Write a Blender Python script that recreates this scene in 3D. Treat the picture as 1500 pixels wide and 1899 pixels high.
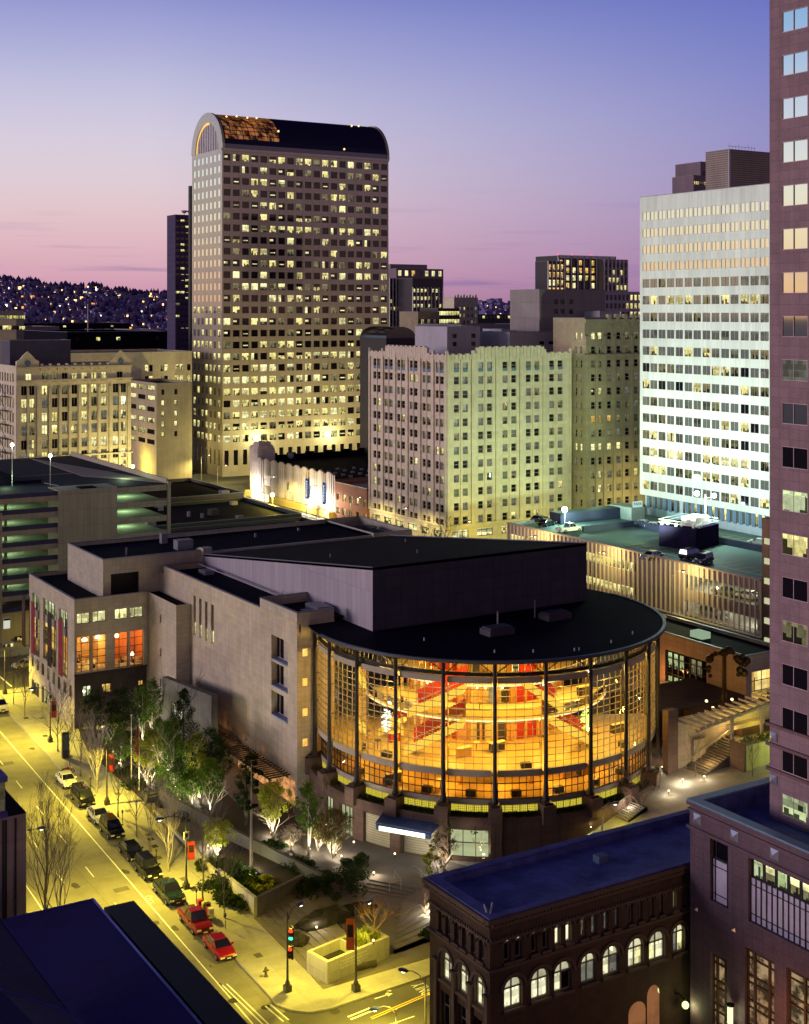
import bpy, math, random
from mathutils import Vector, Matrix
rnd = random.Random(7)
sc = bpy.context.scene
for o in list(bpy.data.objects): bpy.data.objects.remove(o)
# ------------------------------------------------------------ camera
HOR, FPX, HC = 577.0, 2513.0, 61.0      # horizon row, focal length in photo pixels, eye height in metres
YAW = math.radians(31.5)
FW = (math.sin(YAW), math.cos(YAW)); RT = (math.cos(YAW), -math.sin(YAW))
cd = bpy.data.cameras.new('camera'); cam = bpy.data.objects.new('camera', cd)
sc.collection.objects.link(cam); sc.camera = cam
cam.location = (0, 0, HC); cam.rotation_euler = (math.pi/2, 0, -YAW)
cd.sensor_fit = 'AUTO'; cd.sensor_width = 36; cd.lens = 36*FPX/1899
cd.shift_y = (HOR-949.5)/1899; cd.clip_start = 1; cd.clip_end = 30000
# ------------------------------------------------------------ world: dusk sky, glow in the west
w = bpy.data.worlds.new('World'); sc.world = w; w.use_nodes = True
nt = w.node_tree; nt.nodes.clear(); L = nt.links
def N(t, **k):
    n = nt.nodes.new(t)
    for a, b in k.items(): setattr(n, a, b)
    return n
def s2l(c): return tuple(((v/255+.055)/1.055)**2.4 if v > 10 else v/255/12.92 for v in c)
tc = N('ShaderNodeTexCoord'); sep = N('ShaderNodeSeparateXYZ'); L.new(tc.outputs['Generated'], sep.inputs[0])
el = N('ShaderNodeMath', operation='ARCSINE'); L.new(sep.outputs[2], el.inputs[0])
mr = N('ShaderNodeMapRange'); mr.inputs[1].default_value = -0.02; mr.inputs[2].default_value = 0.5
L.new(el.outputs[0], mr.inputs[0])
def ramp(stops):
    r = N('ShaderNodeValToRGB'); e = r.color_ramp.elements
    while len(e) > 1: e.remove(e[-1])
    for i, (d, c) in enumerate(stops):
        p = (math.radians(d)+.02)/.52
        x = e[0] if i == 0 else e.new(p)
        x.position = max(0, p); x.color = (*s2l(c), 1)
    r.color_ramp.interpolation = 'B_SPLINE'
    L.new(mr.outputs[0], r.inputs[0]); return r
r_w = ramp([(-1, (120, 60, 50)), (0, (250, 190, 130)), (3.2, (255, 242, 200)), (5.3, (242, 245, 228)), (7, (225, 231, 238)), (9, (200, 219, 243)), (10.8, (168, 200, 238)), (12.6, (140, 190, 238)), (20, (90, 140, 215)), (28, (20, 24, 80))])
r_l = ramp([(-1, (120, 78, 120)), (0.2, (200, 142, 168)), (1.6, (214, 166, 184)), (3.5, (226, 190, 198)), (5.5, (222, 206, 214)), (8, (206, 201, 224)), (10.5, (176, 178, 216)), (13.5, (130, 137, 206)), (18, (60, 66, 140)), (26, (16, 16, 62))])
r_r = ramp([(-1, (70, 50, 100)), (0.2, (134, 104, 150)), (1.8, (140, 114, 166)), (4, (134, 120, 182)), (7, (122, 122, 190)), (10, (102, 112, 190)), (13.5, (84, 100, 190)), (18, (50, 58, 130)), (26, (14, 14, 60))])
dt = N('ShaderNodeVectorMath', operation='DOT_PRODUCT'); L.new(tc.outputs['Generated'], dt.inputs[0]); dt.inputs[1].default_value = (-.866, .5, 0)
m1 = N('ShaderNodeMapRange'); m1.inputs[1].default_value = -.40; m1.inputs[2].default_value = .16; L.new(dt.outputs['Value'], m1.inputs[0])
m2 = N('ShaderNodeMapRange', interpolation_type='SMOOTHSTEP'); m2.inputs[1].default_value = .3; m2.inputs[2].default_value = .95; L.new(dt.outputs['Value'], m2.inputs[0])
x1 = N('ShaderNodeMixRGB'); L.new(m1.outputs[0], x1.inputs[0]); L.new(r_r.outputs[0], x1.inputs[1]); L.new(r_l.outputs[0], x1.inputs[2])
# added glow low in the south, behind the camera, to lift the south walls
r_s = ramp([(-1, (90, 60, 70)), (0, (245, 195, 170)), (6, (235, 190, 180)), (14, (170, 145, 170)), (20, (60, 60, 110)), (26, (14, 14, 60))])
ds = N('ShaderNodeVectorMath', operation='DOT_PRODUCT'); L.new(tc.outputs['Generated'], ds.inputs[0]); ds.inputs[1].default_value = (-.5, -.866, 0)
m3 = N('ShaderNodeMapRange', interpolation_type='SMOOTHSTEP'); m3.inputs[1].default_value = .1; m3.inputs[2].default_value = .7; L.new(ds.outputs['Value'], m3.inputs[0])
x0_ = N('ShaderNodeMixRGB'); L.new(m3.outputs[0], x0_.inputs[0]); L.new(x1.outputs[0], x0_.inputs[1]); L.new(r_s.outputs[0], x0_.inputs[2]); x1 = x0_
x2 = N('ShaderNodeMixRGB'); L.new(m2.outputs[0], x2.inputs[0]); L.new(x1.outputs[0], x2.inputs[1]); L.new(r_w.outputs[0], x2.inputs[2])
# thin streaks of cloud low over the horizon
mp = N('ShaderNodeMapping'); mp.inputs['Scale'].default_value = (3, 3, 70); L.new(tc.outputs['Generated'], mp.inputs[0])
nz = N('ShaderNodeTexNoise'); nz.inputs['Scale'].default_value = 2.1; nz.inputs['Detail'].default_value = 5; L.new(mp.outputs[0], nz.inputs[0])
cr = N('ShaderNodeMapRange'); cr.inputs[1].default_value = .56; cr.inputs[2].default_value = .72; cr.inputs[4].default_value = .5; L.new(nz.outputs[0], cr.inputs[0])
lo = N('ShaderNodeMapRange'); lo.inputs[1].default_value = .02; lo.inputs[2].default_value = .095; lo.inputs[3].default_value = 1; lo.inputs[4].default_value = 0; L.new(sep.outputs[2], lo.inputs[0])
mm = N('ShaderNodeMath', operation='MULTIPLY'); L.new(cr.outputs[0], mm.inputs[0]); L.new(lo.outputs[0], mm.inputs[1])
x3 = N('ShaderNodeMixRGB'); L.new(mm.outputs[0], x3.inputs[0]); L.new(x2.outputs[0], x3.inputs[1]); x3.inputs[2].default_value = (*s2l((118, 98, 160)), 1)
bg = N('ShaderNodeBackground'); L.new(x3.outputs[0], bg.inputs[0]); bg.inputs[1].default_value = 1.0
# a physical dusk sky adds a little on top
sky = N('ShaderNodeTexSky', sky_type='NISHITA'); sky.sun_disc = False; sky.sun_elevation = math.radians(-1.5); sky.sun_rotation = math.radians(-60)
bg2 = N('ShaderNodeBackground'); L.new(sky.outputs[0], bg2.inputs[0]); bg2.inputs[1].default_value = .05
ad = N('ShaderNodeAddShader'); L.new(bg.outputs[0], ad.inputs[0]); L.new(bg2.outputs[0], ad.inputs[1])
wo = N('ShaderNodeOutputWorld'); L.new(ad.outputs[0], wo.inputs[0])
sd = bpy.data.lights.new('afterglow', 'SUN'); sd.energy = 1.9; sd.angle = math.radians(20); sd.color = (.98, .76, .78)  # soft lamp added for the pink western afterglow; the disc itself has set
so = bpy.data.objects.new('afterglow', sd); sc.collection.objects.link(so)
so.rotation_euler = Vector((.94, -.34, -.09)).to_track_quat('-Z', 'Y').to_euler()
sc.view_settings.view_transform = 'Standard'; sc.view_settings.look = 'None'; sc.view_settings.exposure = 0; sc.view_settings.gamma = 1
cy = sc.cycles
cy.use_denoising = True; cy.max_bounces = 5; cy.diffuse_bounces = 2; cy.glossy_bounces = 3; cy.transmission_bounces = 4
cy.transparent_max_bounces = 12; cy.sample_clamp_indirect = 4; cy.sample_clamp_direct = 0; cy.caustics_reflective = False; cy.caustics_refractive = False
cy.use_light_tree = True
# ------------------------------------------------------------ measuring helpers: a photo pixel seen on a real plane
def ray(px, py):
    l = (px-750)/FPX
    return Vector((FW[0]+RT[0]*l, FW[1]+RT[1]*l, -(py-HOR)/FPX))
def G(px, py, z=0):                    # on the level plane z
    r = ray(px, py); t = (z-HC)/r.z; return Vector((r.x*t, r.y*t, z))
def gz(x): return 0 if x < 90 else (x-90)*.3 if x < 104 else 4.2+(min(x, 158)-104)*.098
def GG(px, py, dz=.15):                # on the sloping ground
    z = 0
    for i in range(30): p = G(px, py, z); z = z*.5+.5*(gz(p.x)+dz)
    return p
def cx(y): return 53.2+.0343*(y-116.8) # kerb of the avenue
class W:                               # an upright wall plane: o origin, u along it (left to right from outside), n outward
    def __init__(s, x, y, ux, uy):
        k = math.hypot(ux, uy); s.o = Vector((x, y, 0)); s.u = Vector((ux/k, uy/k, 0)); s.n = Vector((uy/k, -ux/k, 0))
    def p(s, a, z, out=0): return s.o+s.u*a+s.n*out+Vector((0, 0, z))
    def pick(s, px, py, out=0):
        r = ray(px, py); q = s.o+s.n*out
        t = q.dot(s.n)/(r.x*s.n.x+r.y*s.n.y); P = r*t
        return ((P-q).dot(s.u), HC+P.z)
    def rect(s, x0, y0, x1, y1):       # pixels of the top left and the lower right corner
        a, zt = s.pick(x0, y0); b, zb = s.pick(x1, y1); return (a, b, zb, zt)
    def ang(s): return math.atan2(s.u.y, s.u.x)
WS = lambda x, y: W(x, y, 1, 0)        # faces south, s grows to the right
WW = lambda x, y: W(x, y, 0, -1)       # faces west
# ------------------------------------------------------------ mesh builder
class MB:
    def __init__(s): s.v = []; s.f = []; s.m = []; s.mats = []; s.uv = {}
    def mi(s, m):
        if m not in s.mats: s.mats.append(m)
        return s.mats.index(m)
    def face(s, pts, m):
        b = len(s.v); s.v += [tuple(p) for p in pts]; s.f.append(tuple(range(b, b+len(pts)))); s.m.append(s.mi(m))
    def mesh_(s, vs, fs, m):
        b = len(s.v); s.v += [tuple(p) for p in vs]; k = s.mi(m)
        for f in fs: s.f.append(tuple(b+i for i in f)); s.m.append(k)
    def hexa(s, c, m, skip=()):        # 8 corners: bottom 0-3 counterclockwise, top 4-7
        F = [(0, 3, 2, 1), (4, 5, 6, 7), (0, 1, 5, 4), (1, 2, 6, 5), (2, 3, 7, 6), (3, 0, 4, 7)]
        s.mesh_(c, [f for i, f in enumerate(F) if i not in skip], m)
    def box(s, x0, x1, y0, y1, z0, z1, m, skip=()):
        s.hexa([(x0, y0, z0), (x1, y0, z0), (x1, y1, z0), (x0, y1, z0), (x0, y0, z1), (x1, y0, z1), (x1, y1, z1), (x0, y1, z1)], m, skip)
    def wbox(s, Wl, a0, a1, z0, z1, o0, o1, m):   # box on a wall plane, between outward offsets o0 < o1
        q = Wl.p
        s.hexa([q(a0, z0, o1), q(a1, z0, o1), q(a1, z0, o0), q(a0, z0, o0), q(a0, z1, o1), q(a1, z1, o1), q(a1, z1, o0), q(a0, z1, o0)], m)
    def wquad(s, Wl, a0, a1, z0, z1, out, m, uv=(0, 1, 0, 1)):
        s.uv[len(s.f)] = ((uv[0], uv[2]), (uv[1], uv[2]), (uv[1], uv[3]), (uv[0], uv[3]))
        s.face([Wl.p(a0, z0, out), Wl.p(a1, z0, out), Wl.p(a1, z1, out), Wl.p(a0, z1, out)], m)
    def tube(s, pts, rads, m, n=6, cap=True):
        pts = [Vector(p) for p in pts]; rings = []
        for i, p in enumerate(pts):
            d = (pts[min(i+1, len(pts)-1)]-pts[max(i-1, 0)])
            d = d.normalized() if d.length > 1e-6 else Vector((0, 0, 1))
            a = d.cross(Vector((0, 0, 1)) if abs(d.z) < .9 else Vector((1, 0, 0))).normalized(); b = d.cross(a)
            r = rads[i] if isinstance(rads, (list, tuple)) else rads
            rings.append([p+a*r*math.cos(2*math.pi*k/n)+b*r*math.sin(2*math.pi*k/n) for k in range(n)])
        vs = [q for r in rings for q in r]; fs = []
        for i in range(len(pts)-1):
            for k in range(n): fs.append((i*n+k, i*n+(k+1) % n, (i+1)*n+(k+1) % n, (i+1)*n+k))
        if cap: fs += [tuple(range(n))[::-1], tuple(range((len(pts)-1)*n, len(pts)*n))]
        s.mesh_(vs, fs, m)
    def cyl(s, x, y, z0, z1, r, m, n=12, r1=None): s.tube([(x, y, z0), (x, y, z1)], [r, r if r1 is None else r1], m, n)
    def lathe(s, x, y, prof, m, n=12):
        vs = []; fs = []
        for r, z in prof: vs += [(x+r*math.cos(2*math.pi*k/n), y+r*math.sin(2*math.pi*k/n), z) for k in range(n)]
        for i in range(len(prof)-1):
            for k in range(n): fs.append((i*n+k, i*n+(k+1) % n, (i+1)*n+(k+1) % n, (i+1)*n+k))
        fs += [tuple(range(n))[::-1], tuple(range((len(prof)-1)*n, len(prof)*n))]
        s.mesh_(vs, fs, m)
    def arc(s, C, r0, r1, a0, a1, z0, z1, n, m, caps=True):   # solid curved bar, angles in degrees
        vs = []; fs = []
        for i in range(n+1):
            a = math.radians(a0+(a1-a0)*i/n); c, d = math.cos(a), math.sin(a)
            vs += [(C[0]+r0*c, C[1]+r0*d, z0), (C[0]+r1*c, C[1]+r1*d, z0), (C[0]+r1*c, C[1]+r1*d, z1), (C[0]+r0*c, C[1]+r0*d, z1)]
        for i in range(n):
            for k in range(4): fs.append((i*4+k, i*4+(k+1) % 4, (i+1)*4+(k+1) % 4, (i+1)*4+k))
        if caps: fs += [(3, 2, 1, 0), tuple(n*4+k for k in range(4))]
        s.mesh_(vs, fs, m)
    def prism(s, poly, z0, z1, m, zf=None):   # flat polygon (counterclockwise) pulled up; zf(x, y) adds ground height
        n = len(poly); h = zf or (lambda x, y: 0)
        vs = [(x, y, z0+h(x, y)) for x, y in poly]+[(x, y, z1+h(x, y)) for x, y in poly]
        s.mesh_(vs, [tuple(range(n))[::-1], tuple(range(n, 2*n))]+[(i, (i+1) % n, n+(i+1) % n, n+i) for i in range(n)], m)
    def ball(s, c, r, m, n=8, sq=1, k=5):
        s.lathe(c[0], c[1], [(max(.001, r*math.sin(math.pi*i/k)), c[2]-r*sq*math.cos(math.pi*i/k)) for i in range(k+1)], m, n)
    def data(s, name, off=None, smooth=False):
        me = bpy.data.meshes.new(name); v = s.v
        if off: v = [(a-off[0], b-off[1], c-off[2]) for a, b, c in v]
        me.from_pydata(v, [], s.f)
        for m in s.mats: me.materials.append(m)
        me.polygons.foreach_set('material_index', s.m)
        if smooth: me.polygons.foreach_set('use_smooth', [True]*len(s.f))
        if s.uv:
            l = me.uv_layers.new(name='UVMap'); buf = [0.0]*(2*len(me.loops)); k = 0
            for i, f in enumerate(s.f):
                u = s.uv.get(i)
                if u:
                    for j, (a, b) in enumerate(u): buf[2*(k+j)] = a; buf[2*(k+j)+1] = b
                k += len(f)
            l.data.foreach_set('uv', buf)
        me.update(); return me
    def build(s, name, parent=None, smooth=False, loc=None):
        if not s.f: return None
        off = OFF.get(parent.name) if parent else loc
        me = s.data(name, off, smooth); o = bpy.data.objects.new(name, me); sc.collection.objects.link(o)
        if parent: o.parent = parent; OFF[o.name] = off
        elif loc: o.location = loc
        return o
OFF = {}
def tag(o, label=None, cat=None, group=None, kind=None):
    if label: o['label'] = label
    if cat: o['category'] = cat
    if group: o['group'] = group
    if kind: o['kind'] = kind
    return o
def thing(name, label, cat, loc, group=None, kind=None):
    o = bpy.data.objects.new(name, None); sc.collection.objects.link(o); o.location = loc; o.empty_display_size = .3
    OFF[o.name] = Vector(loc); return tag(o, label, cat, group, kind)
KIDS = {}
def kids(o):
    return [c for c in bpy.data.objects if c.parent == o]
def copy_tree(src, loc, rz=0, label=None, sub=None, scale=None, parent=None, _kids=None):
    if _kids is None:
        if src.name not in KIDS: KIDS[src.name] = [(c, kids(c)) for c in kids(src)]
        _kids = KIDS[src.name]
    r = src.copy(); sc.collection.objects.link(r); r.location = loc; r.rotation_euler = (0, 0, rz)
    if scale: r.scale = (scale,)*3
    if label: r['label'] = label
    for c, gs in _kids:
        k = c.copy(); sc.collection.objects.link(k); k.parent = r
        for g in gs: h = g.copy(); sc.collection.objects.link(h); h.parent = k
    return r
# ------------------------------------------------------------ materials
def newmat(name):
    m = bpy.data.materials.new(name); m.use_nodes = True; t = m.node_tree; t.nodes.clear(); return m, t
class NT:
    def __init__(s, t): s.t = t
    def n(s, ty, ins=None, **k):
        x = s.t.nodes.new(ty)
        for a, b in k.items(): setattr(x, a, b)
        for a, b in (ins or {}).items():
            if isinstance(b, bpy.types.NodeSocket): s.t.links.new(b, x.inputs[a])
            else: x.inputs[a].default_value = b
        return x
    def math(s, op, a, b=0, c=0): return s.n('ShaderNodeMath', {0: a, 1: b, 2: c}, operation=op).outputs[0]
    def mix(s, f, a, b):
        x = s.n('ShaderNodeMixRGB', {0: f}); 
        for i, v in ((1, a), (2, b)):
            if isinstance(v, bpy.types.NodeSocket): s.t.links.new(v, x.inputs[i])
            else: x.inputs[i].default_value = (*v, 1) if len(v) == 3 else v
        return x.outputs[0]
    def out(s, sh): s.n('ShaderNodeOutputMaterial', {0: sh})
def P(name, col, rough=.8, metal=0, noise=(.35, .25), fine=.12, joints=None, stripe=None, spec=.3, bump=0, flat=False, coat=0):
    """stone / paint / roofing: large stains plus fine grain; joints=(w, h, dark[, offset]) panel joints; stripe=(period, width, colour)"""
    m, t = newmat(name); q = NT(t); g = q.n('ShaderNodeNewGeometry'); pos = g.outputs['Position']
    a = q.n('ShaderNodeTexNoise', {0: pos, 'Scale': noise[0], 'Detail': 4, 'Roughness': .65}).outputs[0]
    k = q.math('MULTIPLY_ADD', a, noise[1]*2.4, 1-noise[1]*1.2)
    if fine:
        b = q.n('ShaderNodeTexNoise', {0: pos, 'Scale': 7.0, 'Detail': 2}).outputs[0]
        k = q.math('MULTIPLY', k, q.math('MULTIPLY_ADD', b, fine*2, 1-fine))
    sp = q.n('ShaderNodeSeparateXYZ', {0: pos})
    if not flat and metal < .1:      # rain streaks running down
        sv = q.n('ShaderNodeCombineXYZ', {0: q.math('MULTIPLY', q.math('ADD', sp.outputs[0], sp.outputs[1]), 1.7), 1: q.math('MULTIPLY', sp.outputs[2], .10)}).outputs[0]
        k = q.math('MULTIPLY', k, q.math('MULTIPLY_ADD', q.n('ShaderNodeTexNoise', {0: sv, 'Scale': 1.0, 'Detail': 3}, noise_dimensions='2D').outputs[0], .32, .84))
    if flat: u, v = sp.outputs[0], sp.outputs[1]
    else: u, v = q.math('ADD', sp.outputs[0], sp.outputs[1]), sp.outputs[2]
    c = (*col, 1)
    cc = q.mix(1.0, c, c)
    if joints:
        jw, jh, dk = joints[:3]; wd = joints[3] if len(joints) > 3 else .03
        fu = q.math('FRACT', q.math('DIVIDE', u, jw)); fv = q.math('FRACT', q.math('DIVIDE', v, jh))
        ju = q.math('LESS_THAN', fu, wd/jw); jv = q.math('LESS_THAN', fv, wd/jh)
        j = q.math('MAXIMUM', ju, jv)
        wn = q.n('ShaderNodeTexWhiteNoise', {0: q.n('ShaderNodeCombineXYZ', {0: q.math('FLOOR', q.math('DIVIDE', u, jw)), 1: q.math('FLOOR', q.math('DIVIDE', v, jh))}).outputs[0]}, noise_dimensions='2D').outputs[0]
        k = q.math('MULTIPLY', k, q.math('MULTIPLY_ADD', wn, .14, .93))
        k = q.math('MULTIPLY', k, q.math('SUBTRACT', 1, q.math('MULTIPLY', j, dk)))
    if stripe:
        f = q.math('LESS_THAN', q.math('FRACT', q.math('DIVIDE', v, stripe[0])), stripe[1]/stripe[0])
        cc = q.mix(f, cc, (*stripe[2], 1))
    vm = q.n('ShaderNodeVectorMath', {0: cc}, operation='SCALE'); t.links.new(k, vm.inputs['Scale'])
    b = q.n('ShaderNodeBsdfPrincipled', {'Base Color': vm.outputs[0], 'Roughness': rough, 'Metallic': metal, 'Specular IOR Level': spec, 'Coat Weight': coat})
    if bump:
        bp = q.n('ShaderNodeBump', {'Height': a, 'Strength': bump, 'Distance': .3}); t.links.new(bp.outputs[0], b.inputs['Normal'])
    q.out(b.outputs[0]); return m
def E(name, col, st, light=False):
    m, t = newmat(name); q = NT(t); q.out(q.n('ShaderNodeEmission', {0: (*col, 1), 1: st}).outputs[0])
    if not light: m.cycles.emission_sampling = 'NONE'
    return m
def LIT(name, col, st, scale=1.1, lo=.38, hi=.6, floor=.08, col2=None, room=True):
    """a lit room seen through its window: bright ceiling, wall, dark furniture along the bottom, sometimes a drawn blind"""
    m, t = newmat(name); q = NT(t); g = q.n('ShaderNodeNewGeometry'); sp = q.n('ShaderNodeSeparateXYZ', {0: g.outputs['Position']})
    u = q.math('ADD', sp.outputs[0], sp.outputs[1]); v = q.n('ShaderNodeCombineXYZ', {0: u, 1: sp.outputs[2]}).outputs[0]
    a = q.n('ShaderNodeTexNoise', {0: v, 'Scale': scale, 'Detail': 3, 'Roughness': .7}, noise_dimensions='2D').outputs[0]
    cell = q.n('ShaderNodeCombineXYZ', {0: q.math('FLOOR', q.math('DIVIDE', u, 2.4)), 1: q.math('FLOOR', q.math('DIVIDE', sp.outputs[2], 3.1))}).outputs[0]
    wn = q.n('ShaderNodeTexWhiteNoise', {0: cell}, noise_dimensions='2D'); r1 = wn.outputs[0]; rc = q.n('ShaderNodeSeparateColor', {0: wn.outputs[1]})
    if room:
        uv = q.n('ShaderNodeSeparateXYZ', {0: q.n('ShaderNodeUVMap').outputs[0]}); x, y = uv.outputs[0], uv.outputs[1]
        sk = q.math('FLOOR', q.math('MULTIPLY', q.math('ADD', x, q.math('MULTIPLY', r1, 7)), 5.0))
        hgt = q.n('ShaderNodeTexWhiteNoise', {'W': q.math('ADD', sk, q.math('MULTIPLY', r1, 40))}, noise_dimensions='1D').outputs[0]
        furn = q.math('LESS_THAN', y, q.math('MULTIPLY', q.math('MULTIPLY', hgt, hgt), q.math('MULTIPLY_ADD', rc.outputs[0], .75, lo)))
        fix = q.math('MULTIPLY', q.math('GREATER_THAN', y, .78), q.math('GREATER_THAN', q.math('FRACT', q.math('ADD', q.math('MULTIPLY', x, 2.2), r1)), .45))
        blind = q.math('MULTIPLY', q.math('GREATER_THAN', y, q.math('MULTIPLY_ADD', rc.outputs[1], .8, .15)), q.math('GREATER_THAN', rc.outputs[2], .62))
        k = q.math('MULTIPLY_ADD', q.math('SUBTRACT', a, .5), 1.1, q.math('MULTIPLY_ADD', rc.outputs[1], .5, .5))
        k = q.math('ADD', k, q.math('MULTIPLY', fix, .5)); k = q.math('MULTIPLY', k, q.math('MULTIPLY_ADD', blind, -.45, 1)); k = q.math('MULTIPLY', k, q.math('MULTIPLY_ADD', furn, floor-1, 1))
        r = q.math('MAXIMUM', k, .03)
    else: r = q.n('ShaderNodeMapRange', {0: a, 1: lo, 2: hi, 3: floor, 4: 1.0}).outputs[0]
    c = q.mix(rc.outputs[0], (*col, 1), (*(col2 or col), 1))
    e = q.n('ShaderNodeEmission', {0: c, 1: q.math('MULTIPLY', r, st)}).outputs[0]
    gl = q.n('ShaderNodeBsdfGlossy', {0: (.06, .06, .06, 1), 'Roughness': .05}).outputs[0]
    q.out(q.n('ShaderNodeAddShader', {0: e, 1: gl}).outputs[0]); m.cycles.emission_sampling = 'NONE'; return m
def GLASSD(name, dark, refl, rough=.04):
    m, t = newmat(name); q = NT(t)
    d = q.n('ShaderNodeBsdfDiffuse', {0: (*dark, 1)}).outputs[0]; g = q.n('ShaderNodeBsdfGlossy', {0: (1, 1, 1, 1), 'Roughness': rough}).outputs[0]
    q.out(q.n('ShaderNodeMixShader', {0: refl, 1: d, 2: g}).outputs[0]); return m
def GLASST(name, tint=(1, 1, 1), refl=.08):
    m, t = newmat(name); q = NT(t)
    d = q.n('ShaderNodeBsdfTransparent', {0: (*tint, 1)}).outputs[0]; g = q.n('ShaderNodeBsdfGlossy', {0: (1, 1, 1, 1), 'Roughness': .02}).outputs[0]
    fr = q.n('ShaderNodeFresnel', {'IOR': 1.5}).outputs[0]; k = q.math('ADD', refl*.5, fr)
    q.out(q.n('ShaderNodeMixShader', {0: k, 1: d, 2: g}).outputs[0]); return m
def LEAF(name, col, col2):
    m, t = newmat(name); q = NT(t); g = q.n('ShaderNodeNewGeometry')
    a = q.n('ShaderNodeTexNoise', {0: g.outputs['Position'], 'Scale': 1.3, 'Detail': 3}).outputs[0]
    c = q.mix(q.n('ShaderNodeMapRange', {0: a, 1: .35, 2: .65}).outputs[0], (*col, 1), (*col2, 1))
    d = q.n('ShaderNodeBsdfDiffuse', {0: c}).outputs[0]; tr = q.n('ShaderNodeBsdfTranslucent', {0: c}).outputs[0]
    q.out(q.n('ShaderNodeMixShader', {0: .4, 1: d, 2: tr}).outputs[0]); return m
m_lime = P('hall_limestone', (.40, .355, .31), joints=(1.22, .83, .22, .05), stripe=(.83, .13, (.60, .42, .14)), noise=(.3, .2))
m_lime2 = P('hall_limestone_plain', (.40, .35, .29), joints=(1.22, .62, .25, .04), noise=(.4, .22))
m_panel = P('hall_metal_panel', (.34, .30, .36), joints=(1.15, 9, .35, .05), noise=(.1, .12), rough=.6)
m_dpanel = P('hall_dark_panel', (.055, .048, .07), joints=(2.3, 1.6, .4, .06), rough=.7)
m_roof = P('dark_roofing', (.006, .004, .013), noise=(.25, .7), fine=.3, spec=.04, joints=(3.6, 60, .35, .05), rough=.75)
m_roofb = P('blue_grey_roofing', (.10, .11, .32), noise=(.5, .82), fine=.35, rough=.7)
m_cop = P('metal_coping', (.22, .22, .26), noise=(1, .1), rough=.45, metal=.3)
m_conc = P('concrete', (.36, .34, .29), noise=(.4, .25))
m_concg = P('dark_concrete', (.10, .095, .09), noise=(.4, .4), joints=(2.4, 1.2, .2, .04))
m_gran = P('granite', (.13, .082, .066), joints=(1.5, .75, .35, .04), noise=(.8, .25), fine=.25)
m_road = P('road_concrete', (.20, .185, .14), noise=(.35, .38), fine=.2, joints=(5.2, 4.4, .25, .07), flat=True)
m_asph = P('asphalt', (.085, .08, .075), noise=(.3, .35), flat=True)
m_walk = P('pavement', (.33, .31, .27), noise=(.45, .32), fine=.2, joints=(2.4, 2.4, .16, .05), flat=True)
m_kerb = P('kerb_stone', (.34, .32, .28), noise=(1, .15))
m_grnd = P('earth', (.06, .06, .06), noise=(.01, .5), fine=0)
m_white = P('road_paint', (.75, .75, .7), noise=(2, .25), fine=.3)
m_yel = P('yellow_road_paint', (.75, .5, .05), noise=(2, .25), fine=.3)
m_black = P('black_metal', (.012, .012, .012), rough=.5, noise=(3, .1))
m_dark = P('dark_frame', (.03, .026, .03), rough=.5, noise=(3, .1))
m_steel = P('galvanised_steel', (.45, .45, .44), rough=.4, metal=.5, noise=(3, .1))
m_fr = P('window_frame', (.30, .27, .22), rough=.5, noise=(3, .1))
g_dark = GLASSD('dark_window_glass', (.008, .006, .010), .035)
g_mid = GLASSD('window_glass', (.13, .13, .12), .2)
g_mir = GLASSD('mirror_glass', (.015, .012, .02), .8)
g_clear = GLASST('clear_glass', (1, .97, .9), .06)
l_y = LIT('lit_yellow_room', (1, .86, .26), 1.0, col2=(1, .92, .42))
l_w = LIT('lit_white_room', (1, .95, .48), 1.2, lo=.05, floor=.4, col2=(1, .92, .40))
l_o = LIT('lit_amber_room', (1, .55, .1), 1.0, col2=(1, .75, .25))
l_g = LIT('lit_green_room', (.75, .95, .4), .75, col2=(.9, 1, .6))
l_m = LIT('messy_lit_room', (1, .88, .34), 1.1, scale=1.7, lo=.45, floor=.05)
l_d = LIT('dim_room', (.8, .72, .35), .26, scale=1.2, lo=.4, floor=.08)
l_b = LIT('blinds_room', (.75, .75, .6), .22, scale=.6, lo=.05, floor=.6)
# ------------------------------------------------------------ facade helpers
def punch(mb, Wl, a0, a1, z0, z1, holes, depth, m, mr=None, zg=None):
    """a wall rectangle with openings and their reveals"""
    mr = mr or m
    holes = [h for h in holes if h[1] > a0 and h[0] < a1 and h[3] > z0 and h[2] < z1]
    us = sorted({a0, a1, *[round(max(a0, min(a1, x)), 4) for h in holes for x in h[:2]]})
    rows = sorted({z0, z1, *[round(max(z0, min(z1, x)), 4) for h in holes for x in h[2:]]})
    for j in range(len(rows)-1):
        zc = (rows[j]+rows[j+1])/2
        if rows[j+1]-rows[j] < 1e-4: continue
        act = [h for h in holes if h[2] < zc < h[3]]
        i = 0
        while i < len(us)-1:
            c = (us[i]+us[i+1])/2
            if any(h[0] < c < h[1] for h in act): i += 1; continue
            k = i
            while k+1 < len(us)-1 and not any(h[0] < (us[k+1]+us[k+2])/2 < h[1] for h in act): k += 1
            mb.wquad(Wl, us[i], us[k+1], rows[j], rows[j+1], 0, m); i = k+1
    for a, b, c, d in holes:
        p = Wl.p
        mb.face([p(a, c), p(b, c), p(b, c, -depth), p(a, c, -depth)], mr); mb.face([p(a, d, -depth), p(b, d, -depth), p(b, d), p(a, d)], mr)
        mb.face([p(a, c, -depth), p(a, d, -depth), p(a, d), p(a, c)], mr); mb.face([p(b, c), p(b, d), p(b, d, -depth), p(b, c, -depth)], mr)
WL0 = W(0, 0, 1, 0)
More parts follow.
